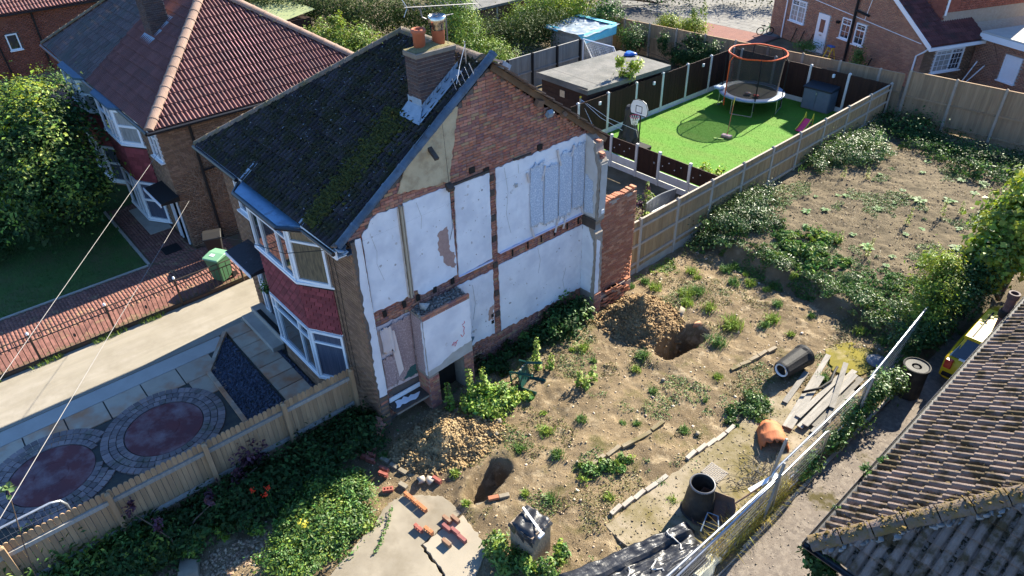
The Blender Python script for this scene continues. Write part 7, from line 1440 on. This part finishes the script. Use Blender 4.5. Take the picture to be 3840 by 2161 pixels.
# trees and shrubs on the right
bush('yellow_green_shrub', 'feathery yellow green shrub at the far end of the wire fence', 'shrub', (7.6, 13.2, -.2), [(7.6, 13.4, .9, .55, .6, .6), (7.35, 14.0, 1.2, .5, .5, .5), (7.8, 12.8, .4, .5, .55, .5), (7.55, 13.7, 1.5, .35, .35, .35), (8.0, 13.5, .8, .4, .4, .5)], 8500, .085, L_yel, 50, trunk=.03, m2=L_bright, asp=.35)
bush('sycamore_sapling', 'large leaved yellow green tree at the right edge', 'tree', (8.7, 15.8, 0), [(8.3, 16.4, 2.1, .8, .9, .7), (8.4, 15.5, 1.4, .7, .7, .6), (8.5, 17.0, 2.7, .7, .8, .7), (8.2, 14.9, 1.6, .5, .6, .6), (8.1, 17.4, 1.6, .6, .8, .6), (8.6, 18.6, 3.1, .7, .8, .8), (8.4, 18.4, 2.2, .8, .8, .8), (8.2, 15.0, .9, .5, .5, .5)], 9000, .17, L_yel, 51, trunk=.07, m2=L_bright, asp=.8, tm=m_bark)
bush('dark_shrub', 'dense dark shrub around the yellow car', 'shrub', (8.3, 12.9, -.3), [(8.05, 12.6, .2, .4, .7, .5), (8.0, 13.8, .7, .5, .8, .7), (7.95, 11.7, -.05, .35, .5, .4), (8.1, 14.8, .9, .5, .7, .8), (8.0, 14.6, .5, .6, .7, .6), (8.2, 15.6, 1.0, .6, .8, .8)], 14000, .085, L_dark, 52, m2=L_bram, ground=GN)
bush('fence_bramble', 'green bramble growing through the wire fence beside the planks', 'bramble', (8.15, 8.4, -.45), [(8.2, 9.0, .05, .25, .5, .45), (8.15, 8.1, -.1, .25, .5, .35), (8.2, 7.2, -.2, .2, .5, .28), (8.15, 6.3, -.3, .2, .5, .2), (8.25, 9.8, .0, .3, .4, .45)], 5200, .075, L_mid, 53, m2=L_bram, ground=GN)
bush('climbing_plant', 'thin climber growing over the bungalow gutter', 'plant', (9.62, 4.6, 1.2), [(9.62, 4.7, 1.98, .12, .25, .12), (9.66, 5.1, 2.08, .1, .2, .1), (9.6, 3.6, 1.9, .08, .12, .1)], 260, .07, L_mid, 54, trunk=.008)
bush('wall_ivy', 'ivy hanging below the bungalow gutter corner', 'ivy', (9.9, 2.6, .5), [(9.85, 2.5, 1.65, .25, .12, .3), (10.1, 2.5, 1.45, .3, .12, .4), (9.75, 2.75, 1.6, .12, .25, .25), (10.5, 2.45, 1.3, .35, .1, .4)], 1500, .10, L_dark, 55, trunk=.012, m2=L_mid)
# dry grass along the path kerb
r_ = np.random.default_rng(60); n = 2600; q = np.column_stack([7.85+.36*r_.random(n), 2.6+2.9*r_.random(n)]); ok = r_.random(n) < .35+.65*np.exp(-((q[:, 1]-4.2)/.7)**2); q = q[ok]
o = blades('dry_grass', np.column_stack([q, np.full(len(q), -.43)]), .42, .006, mat('dry_grass_blade', (.42, .30, .06), (.30, .30, .06), 2, .8, rv=.3, trans=.3), r=r_, lean=1.1); tag(o, 'tall dry yellow grass along the path kerb', 'grass', kind='stuff')
# weeds against the party wall
def spire(label, x, y, h, seed, m=L_bright, size=.11, w_=.14):
    z = gz1(x, y); r = np.random.default_rng(seed); t = thing('tall_weed', label, 'weed', (x, y, z)); n = int(90*h/.6)
    a = r.random(n)*6.283; hh = np.sort(r.random(n))*h; rad = w_*(1-.45*hh/h)*(.4+.6*r.random(n)); lx = .06*np.sin(hh*2+seed)
    P = np.column_stack([x+lx+rad*np.cos(a), y+rad*np.sin(a), z+.05+hh]); N_ = np.column_stack([np.cos(a)*.5, np.sin(a)*.5, np.ones(n)])+r.normal(0, .3, (n, 3))
    leaves('foliage', P, N_, size*(1.1-.5*hh/h)*(.7+.5*r.random(n)), m, t, .7, r); MB().tube([(x, y, z), (x+.05*math.sin(h+seed), y, z+h)], .008, 4, False).build('stem', m_twig, t, True)
    return t
for k, (x, y, h) in enumerate(((1.15, 1.75, 1.25), (1.25, 2.15, 1.05), (.85, 1.3, .85), (1.35, 3.95, 1.1), (1.3, 1.45, .6), (1.55, 4.25, .5), (2.6, 4.75, .55), (2.45, 4.4, .45), (2.75, 4.4, .4))):
    spire(['tallest leafy spire in front of the chimney breast', 'second leafy spire right of the tallest one', 'leafy spire nearest the fireplace opening', 'tall leafy spire behind the tipped chair', 'short leafy spire at the heap edge', 'low leafy weed behind the tipped chair', 'middle of three weeds on the open soil', 'left of three weeds on the open soil', 'right of three weeds on the open soil'][k], x, y, h, 70+k)
bank('leafy shrub growth between the heap and the tipped chair', [(1.5, 2.3, .9), (1.2, 2.0, .9), (1.75, 2.05, .8), (1.45, 1.7, .8), (1.7, 2.6, .6), (1.9, 3.0, .4)], 4200, .10, L_bright, 46, L_mid, .40, 'leafy_shrub', 'shrub', .42)
bank('dark leafy shrub against the rear end of the party wall', [(.35, 6.2, 1.3), (.4, 5.7, 1.2), (.45, 5.1, .9), (.4, 4.5, .8), (.6, 6.5, .6)], 3000, .11, L_dark, 47, L_mid, .45, 'wall_shrub', 'shrub', .42)
bank('dark weeds along the foot of the party wall', [(.35, 2.9+.4*k, .7) for k in range(5)]+[(.7, 3.2, .6), (.75, 4.0, .5)], 2600, .09, L_dark, 48, None, .35, 'wall_weeds', 'weeds', .35)
# shrub bank in the lower left
bank('dense dark bramble bank below the low front fence', [(-.25+.15*(k % 2), -1.0-.62*k, 1.0) for k in range(13)]+[(.3, -2.2-.65*k, .8) for k in range(4)]+[(.05, -.9, .9)], 20000, .10, L_dark, 61, L_dark, .55, 'bramble_bank', 'bramble', .62)  # dark leaf colour stands in for the house shade on this bank
bank('sunlit green shrub mass beside the concrete slab', [(.95, -1.75, .7), (1.3, -2.1, 1.0), (1.7, -2.0, .9), (1.1, -2.7, 1.0), (1.6, -2.8, 1.1), (2.0, -2.5, 1.0), (2.3, -2.9, .8), (1.5, -3.5, 1.0), (2.1, -3.3, 1.0), (1.9, -4.0, 1.0), (2.4, -3.8, .9), (.7, -2.4, .8), (.75, -3.1, .8), (2.2, -2.2, .7)], 18000, .066, L_mid, 62, L_bright, .36, 'sunlit_shrub', 'shrub', .45)
bank('light green shrub at the bottom left corner under the wire panel', [(-.5, -7.3, 1.2), (-.35, -6.5, 1.0), (-.7, -8.2, 1.3), (-.2, -7.5, .9), (-.3, -9, 1.2), (-.2, -5.8, .8)], 9000, .12, L_mid, 63, L_bright, .60, 'corner_shrub', 'shrub', .62, asp=.4)
bush('purple_shrub', 'purple leaved shrub rising among the dark brambles', 'shrub', (.15, -5.6, -.6), [(.1, -5.7, .15, .12, .12, .4), (-.3, -3.4, .0, .4, .5, .3), (.1, -4.6, .1, .14, .14, .35), (-.5, -6.0, .45, .12, .12, .35)], 600, .10, L_purp, 64)
bank('light green weeds at the edge of the lower left rubble', [(.15, -5.3, .8), (.3, -4.6, .6), (.0, -5.9, .8), (.7, -4.0, .45), (1.05, -3.55, .45)], 2000, .10, L_bright, 65, L_mid, .30, 'weed_patch', 'weeds', .38)
fl_ = thing('red_flowers', 'small bright red flowers among the lower left shrubs', 'flowers', (.42, -3.8, -.3))
for k, (dx, dy, dz) in enumerate(((0, 0, .25), (.12, .3, .22), (.2, .18, .12))):
    MB().tube([(.42+dx, -3.8+dy, -.5), (.42+dx, -3.8+dy, -.1+dz)], .005, 4, False).build('stem', L_mid, fl_, True); rr = np.random.default_rng(k); pp = np.array([.42+dx, -3.8+dy, -.1+dz])+rr.normal(0, .03, (26, 3)); leaves('flower', pp, rr.normal(0, 1, (26, 3))+[0, 0, 1], np.full(26, .04), mat('red_petal%d' % k, (.75, .04, .01), None, 5, .5), fl_, .8, rr)
bush('box_weeds', 'green weeds around the foot of the chipboard box', 'weeds', (5.0, -.5, -.65), [(4.75, -.45, -.45, .25, .3, .22), (5.15, -.6, -.45, .3, .25, .28), (5.55, -.4, -.45, .3, .2, .25), (5.95, -.1, -.4, .25, .25, .28), (5.9, .35, -.4, .2, .2, .25)], 2600, .085, L_mid, 66, m2=L_bright, ground=GN)
bank('weeds along the kerb beside the clay pot', [(6.2, 6.9, .8), (6.0, 7.3, .7), (6.35, 7.2, .7), (5.85, 6.6, .6), (6.1, 6.2, .5)], 2600, .065, L_mid, 67, L_bram, .2, 'weed_patch', 'weeds', .35)
bank('weeds along the old footing line', [(4.7, 2.4, .7), (4.85, 2.8, .6), (5.0, 3.3, .5), (5.15, 3.0, .5)], 1500, .065, L_mid, 68, L_bright, .2, 'weed_patch', 'weeds', .32)
# trailing runner over the slab
rn = thing('bramble_runner', 'single bramble runner trailing over the concrete slab', 'bramble', (2.6, -2.0, -.6)); pts = [(2.35, -1.55, -.5), (2.55, -1.75, -.57), (2.75, -2.0, -.58), (2.95, -2.25, -.58), (3.1, -2.5, -.58)]
MB().tube(pts, .006, 4, False).build('stem', m_twig, rn, True); rr = np.random.default_rng(3); i = rr.random(90)*3.99; a = np.array(pts); P = a[i.astype(int)]*(1-(i % 1))[:, None]+a[i.astype(int)+1]*(i % 1)[:, None]; leaves('foliage', P+np.abs(rr.normal(0, .035, (90, 3))), rr.normal(0, .4, (90, 3))+[0, 0, 1], np.full(90, .06), L_mid, rn, .6, rr)
sprig = thing('foreground_sprig', 'pale leaf sprig at the left edge above the paved circle', 'plant', (.1, -7.5, -.7)); rr = np.random.default_rng(8); MB().tube([(.1, -8.0, -.6), (.05, -7.7, 1.5), (.1, -7.42, 2.95)], .01, 5, False).build('stem', m_twig, sprig, True); leaves('foliage', np.array([.1, -7.42, 2.95])+rr.normal(0, .05, (16, 3)), rr.normal(0, .5, (16, 3))+[0, 0, 1], np.full(16, .12), L_bram, sprig, .8, rr)
# individual low weeds: rosettes on the terrace, tufts on the plot
def rosette(label, x, y, s, seed, m):
    r = np.random.default_rng(seed); n = 16; a = np.arange(n)*2.4+r.random(n)*.4; z = gz1(x, y); V = []; F = []
    for k in range(n):
        L_ = s*(.6+.5*r.random()); w_ = L_*.19; up = .25+.5*r.random(); ca, sa2 = math.cos(a[k]), math.sin(a[k])
        for t, ww, hz in ((.05, .3, .0), (.45, 1, up*.35), (.8, .75, up*.38), (1.0, .05, up*.25)):
            for sg in (-1, 1): V.append((x+ca*L_*t-sa2*w_*ww*sg, y+sa2*L_*t+ca*w_*ww*sg, z+.015+L_*hz))
        b = k*8
        for j in range(3): F.append((b+2*j, b+2*j+1, b+2*j+3, b+2*j+2))
    o = npmesh('weed_rosette', V, F, m, np.repeat(r.random(n), 3)); tag(o, label, 'weed', 'leaf rosettes on the upper soil'); return o
rr = np.random.default_rng(77); ros = [(2.7, 17.1, .34), (3.6, 18.0, .3), (3.0, 18.7, .36), (4.3, 18.6, .3), (4.6, 20.2, .34), (3.5, 20.6, .26), (5.2, 17.3, .3), (5.4, 18.6, .32), (6.2, 17.0, .36), (5.6, 16.1, .3), (4.6, 16.6, .3), (6.4, 18.4, .28), (5.3, 20.8, .3), (6.3, 20.4, .36), (6.9, 21.5, .3), (4.0, 16.2, .28), (2.1, 18.7, .3), (1.6, 18.0, .26), (6.0, 22.1, .34), (6.8, 19.5, .28), (2.6, 21.4, .26), (3.0, 23.6, .32), (3.6, 23.2, .36), (4.6, 22.6, .4), (5.4, 22.9, .36), (2.4, 16.0, .36), (2.0, 16.7, .3), (5.9, 15.0, .3), (6.6, 15.6, .34), (6.9, 17.6, .3)]
rs_ = random.Random(9); RF = []
for k, (x, y, s) in enumerate(ros):
    x += rs_.gauss(0, .25); y += rs_.gauss(0, .35); s *= rs_.choice((.55, .7, .9, 1.15))
    RF.append((x, y, rosette('', x, y, s*.8, 100+k, L_dock)))
def tuft(x, y, s, seed, m, label):
    r = np.random.default_rng(seed); n = int(70+300*s); a = r.random(n)*6.283; q = np.column_stack([x+s*.30*r.normal(size=n), y+s*.30*r.normal(size=n)]); C = np.column_stack([q, GZ(q[:, 0], q[:, 1])])
    o = blades('weed_tuft', C, s*.6, .009, m, None, r, 1.0, None); tag(o, label, 'weed', 'green tufts on the bare soil'); return o
rr = np.random.default_rng(78); tf = [(5.43, 5.15, .32), (1.85, 9.8, .4), (2.2, 10.3, .42), (1.5, 10.6, .36), (2.8, 10.2, .4), (2.4, 11.0, .42), (1.2, 11.2, .4), (3.0, 11.4, .36), (1.7, 11.8, .4), (2.3, 9.5, .34), (3.87, 9.0, .5), (3.95, 8.6, .36), (.9, 9.7, .34), (4.4, 10.4, .3), (4.1, 5.6, .26), (3.2, 5.5, .24), (4.9, 6.3, .22), (5.1, 7.4, .24), (3.3, 3.2, .28), (2.7, 2.9, .24), (3.9, 2.0, .26), (3.2, 2.3, .22), (4.6, 1.2, .28), (4.2, .6, .24), (3.9, 3.8, .22), (5.6, 2.2, .24), (5.7, 3.8, .3), (6.4, 3.2, .26), (2.1, 5.6, .26), (1.6, 5.6, .24), (2.9, 6.2, .24), (1.4, 4.9, .22), (4.5, 4.4, .2), (5.9, 9.9, .28), (6.9, 12.0, .34), (6.3, 12.0, .28), (5.1, 11.6, .3), (5.6, 10.8, .26), (6.6, 9.3, .24), (6.9, 8.1, .26), (4.6, 9.4, .2), (3.6, 11.9, .3), (4.3, 11.4, .26), (1.0, 8.9, .34), (.5, 8.9, .3), (2.6, -.2, .22), (1.0, -.9, .3), (3.05, -.4, .2), (2.9, 1.5, .2), (2.6, 12.2, .36), (3.3, 12.4, .36), (4.0, 12.4, .3), (1.9, 12.6, .34)]
rs_ = random.Random(4); TF = []
for k, (x, y, s) in enumerate(tf):
    s *= rs_.choice((.5, .65, .8, 1.0, 1.2)); x += rs_.gauss(0, .18)*(k > 0); y += rs_.gauss(0, .25)*(k > 0)
    TF.append((x, y, tuft(x, y, s, 200+k, [L_bright, L_bright, L_mid][k % 3] if s > .3 else [L_mid, L_bright][k % 2], '')))
for k, (x, y, h) in enumerate(((4.0, 15.4, .5), (5.0, 15.2, .7), (4.9, 18.2, .6), (5.9, 20.0, .5), (2.3, 20.6, .45), (6.4, 21.2, .6), (5.6, 19.5, .7), (1.7, 20.0, .4))):
    spire('thin yellow green upright weed on the dark upper soil', x, y, h, 300+k, L_yel, .07, .10)['group'] = 'upright weeds on the upper soil'
def rank_labels(items, marks, what):
    by = {}
    for x, y, o in items:
        n_ = min(marks, key=lambda q: (marks[q][0]-x)**2+(marks[q][1]-y)**2); by.setdefault(n_, []).append(((marks[n_][0]-x)**2+(marks[n_][1]-y)**2, o))
    for n_, l in by.items():
        l.sort(key=lambda q: q[0])
        for k, (d2, o) in enumerate(l): o['label'] = '%s, %s the %s' % (what, ['closest to', 'second closest to', 'third closest to', 'fourth closest to', 'fifth closest to', 'sixth closest to', 'seventh closest to', 'eighth closest to', 'ninth closest to', 'tenth closest to', 'eleventh closest to', 'twelfth closest to'][min(k, 11)], n_)
rank_labels(TF, {'far pit': (3.2, 7.85), 'near pit': (3.2, .6), 'fallen black bin': (6, 9), 'orange clay pot': (7, 6.4), 'open black bin': (7.1, 3.4), 'chipboard box': (5.3, .05), 'near clod heap': (1.7, .6), 'far clay heap': (1.8, 7.8), 'brick stub wall': (.4, 8.8), 'tipped green chair': (1.4, 3.4), 'mossy slab': (6.8, 10.6), 'concrete slab': (3.0, -1.2), 'lone buff stone block': (3.9, 6.2), 'garden fence end': (.2, 11.3), 'low terrace step': (3.2, 12.5), 'bleached planks': (7.2, 8.4)}, 'small green weed tuft on bare soil')
UW = [(o.location.x, o.location.y, o) for o in list(bpy.data.objects) if o.get('group') == 'upright weeds on the upper soil']
TM = {'middle bramble thicket': (1.2, 15), 'far bramble thicket': (1.2, 22), 'shaded nettle bed': (4.5, 24.8), 'tree at right': (8.3, 16.5), 'broad leaved weed patch': (3.3, 14.3), 'middle of the bare terrace': (4.2, 19), 'right terrace edge': (6.8, 20.5), 'weeds by the site fence': (6.4, 14)}
rank_labels(RF, TM, 'flat leafy rosette weed on dark soil'); rank_labels(UW, TM, 'thin upright yellow green weed')
# sparse ground cover
def cover(label, poly, n, size, m, seed, dens):
    r = np.random.default_rng(seed); P = np.array(poly); lo, hi = P.min(0), P.max(0); q = r.random((n, 2))*(hi-lo)+lo; d = fbm(q[:, 0]*1.1, q[:, 1]*1.1, 4, seed); q = q[d > dens]
    if len(q) == 0: return
    hh = np.abs(fbm(q[:, 0]*3, q[:, 1]*3, 2, seed))*.12; C = np.column_stack([q, GZ(q[:, 0], q[:, 1])+.01+hh*r.random(len(q))])
    ok = np.ones(len(q), bool)
    for cx, cy, rx, ry, sk, dp in HOLES: ok &= (np.abs(q[:, 0]-cx+sk*(q[:, 1]-cy)) > rx*1.1) | (np.abs(q[:, 1]-cy) > ry*1.1)
    ok &= ~((q[:, 0] > 6) & (q[:, 1] < 8.4) & (q[:, 1] > 1.5) & (r.random(len(q)) < .85))
    C = C[ok]; o = leaves('ground_cover', C, r.normal(0, .45, (len(C), 3))+[0, 0, 1], size*(.5+r.random(len(C))), m, None, .5, r); tag(o, label, 'ground cover', kind='stuff')
cover('sparse low green weeds over the bare plot', [(.3, .8), (8.2, 12.4)], 60000, .045, L_mid, 80, .26); cover('sparse yellowed weeds over the bare plot', [(.3, -.4), (8.2, 12.4)], 60000, .045, leafmat('olive_leaf', (.13, .145, .035), (.18, .15, .05)), 81, .10)
cover('low weeds over the upper soil terrace', [(.3, 13.2), (8.5, 24.5)], 110000, .045, L_mid, 82, .14); cover('dry brown leaf litter on the upper soil', [(.3, 13.0), (8.5, 26)], 30000, .035, leafmat('dry_leaf', (.16, .11, .05), (.20, .15, .07)), 83, .1)
cover('dense weeds along the terrace step', [(.3, 12.2), (7.4, 13.3)], 12000, .065, L_mid, 84, -.05); cover('patchy green weeds at the front of the soil terrace', [(1.0, 12.8), (8.0, 15.2)], 16000, .08, L_dock, 86, .02)
cover('weedy margin beside the garden fence', [(.1, 9.0), (1.0, 12.6)], 3000, .06, L_bright, 85, .1)
r_ = np.random.default_rng(86); q = np.column_stack([-9.0+.12*r_.random(900), -9+7.5*r_.random(900)]); q = q[fbm(q[:, 1]*.8, q[:, 0], 3, 4) > .0]
o = blades('verge_grass', np.column_stack([q, np.full(len(q), -.70)]), .16, .008, L_bright, r=r_, lean=1.0); tag(o, 'strip of weeds along the foot of the iron railing', 'weeds', kind='stuff')
pot = thing('hanging_basket', 'small green hanging basket beside the front door', 'plant', (-5.05, -.55, 1.3)); rr = np.random.default_rng(5); leaves('foliage', np.array([-5.0, -.6, 1.35])+rr.normal(0, .11, (160, 3)), rr.normal(0, .6, (160, 3))+[0, 0, 1], np.full(160, .08), L_mid, pot, .7, rr); MB().lathe([(.0, 1.15), (.1, 1.18), (.15, 1.3)], 12, Matrix.Translation((-5.0, -.6, 0))).build('basket', m_black, pot, True)
# store buildings at the very top
ts = thing('brick_store', 'long low store with grey flat roof and concrete posts at the top edge', 'shed', (-25, 26, 0)); MB().bx(-29, -24.4, 22.5, 31, 0, 1.75).build('carcass', mat('dark_store_brick', (.16, .085, .06), (.12, .07, .05), 6, .9, .5, 30), ts, True); MB().bx(-29, -24.2, 22.2, 31.2, 1.75, 1.9).build('roof', m_felt, ts, True)
for y in (22.6, 24.3, 26.0, 27.7, 29.4): MB().bx(-24.4, -24.32, y, y+.12, 0, 1.75).build('post', m_conc, ts, True)
gs = thing('green_roof_shed', 'small shed with ribbed green roof at the top edge', 'shed', (-32.5, 13, 0)); MB().bx(-35.5, -30.2, 11.6, 14.2, 0, 1.9).build('carcass', m_dkb, gs, True)
for k in range(14): MB().add([(-30-.4*k, 11.3, 1.9), (-30.36-.4*k, 11.3, 1.93), (-30.36-.4*k, 14.5, 2.4), (-30-.4*k, 14.5, 2.37)], [(0, 1, 2, 3)]).build('roof_sheet', mat('green_sheet%d' % k, (.34, .36, .16), (.28, .32, .14), 3, .7), gs, True)
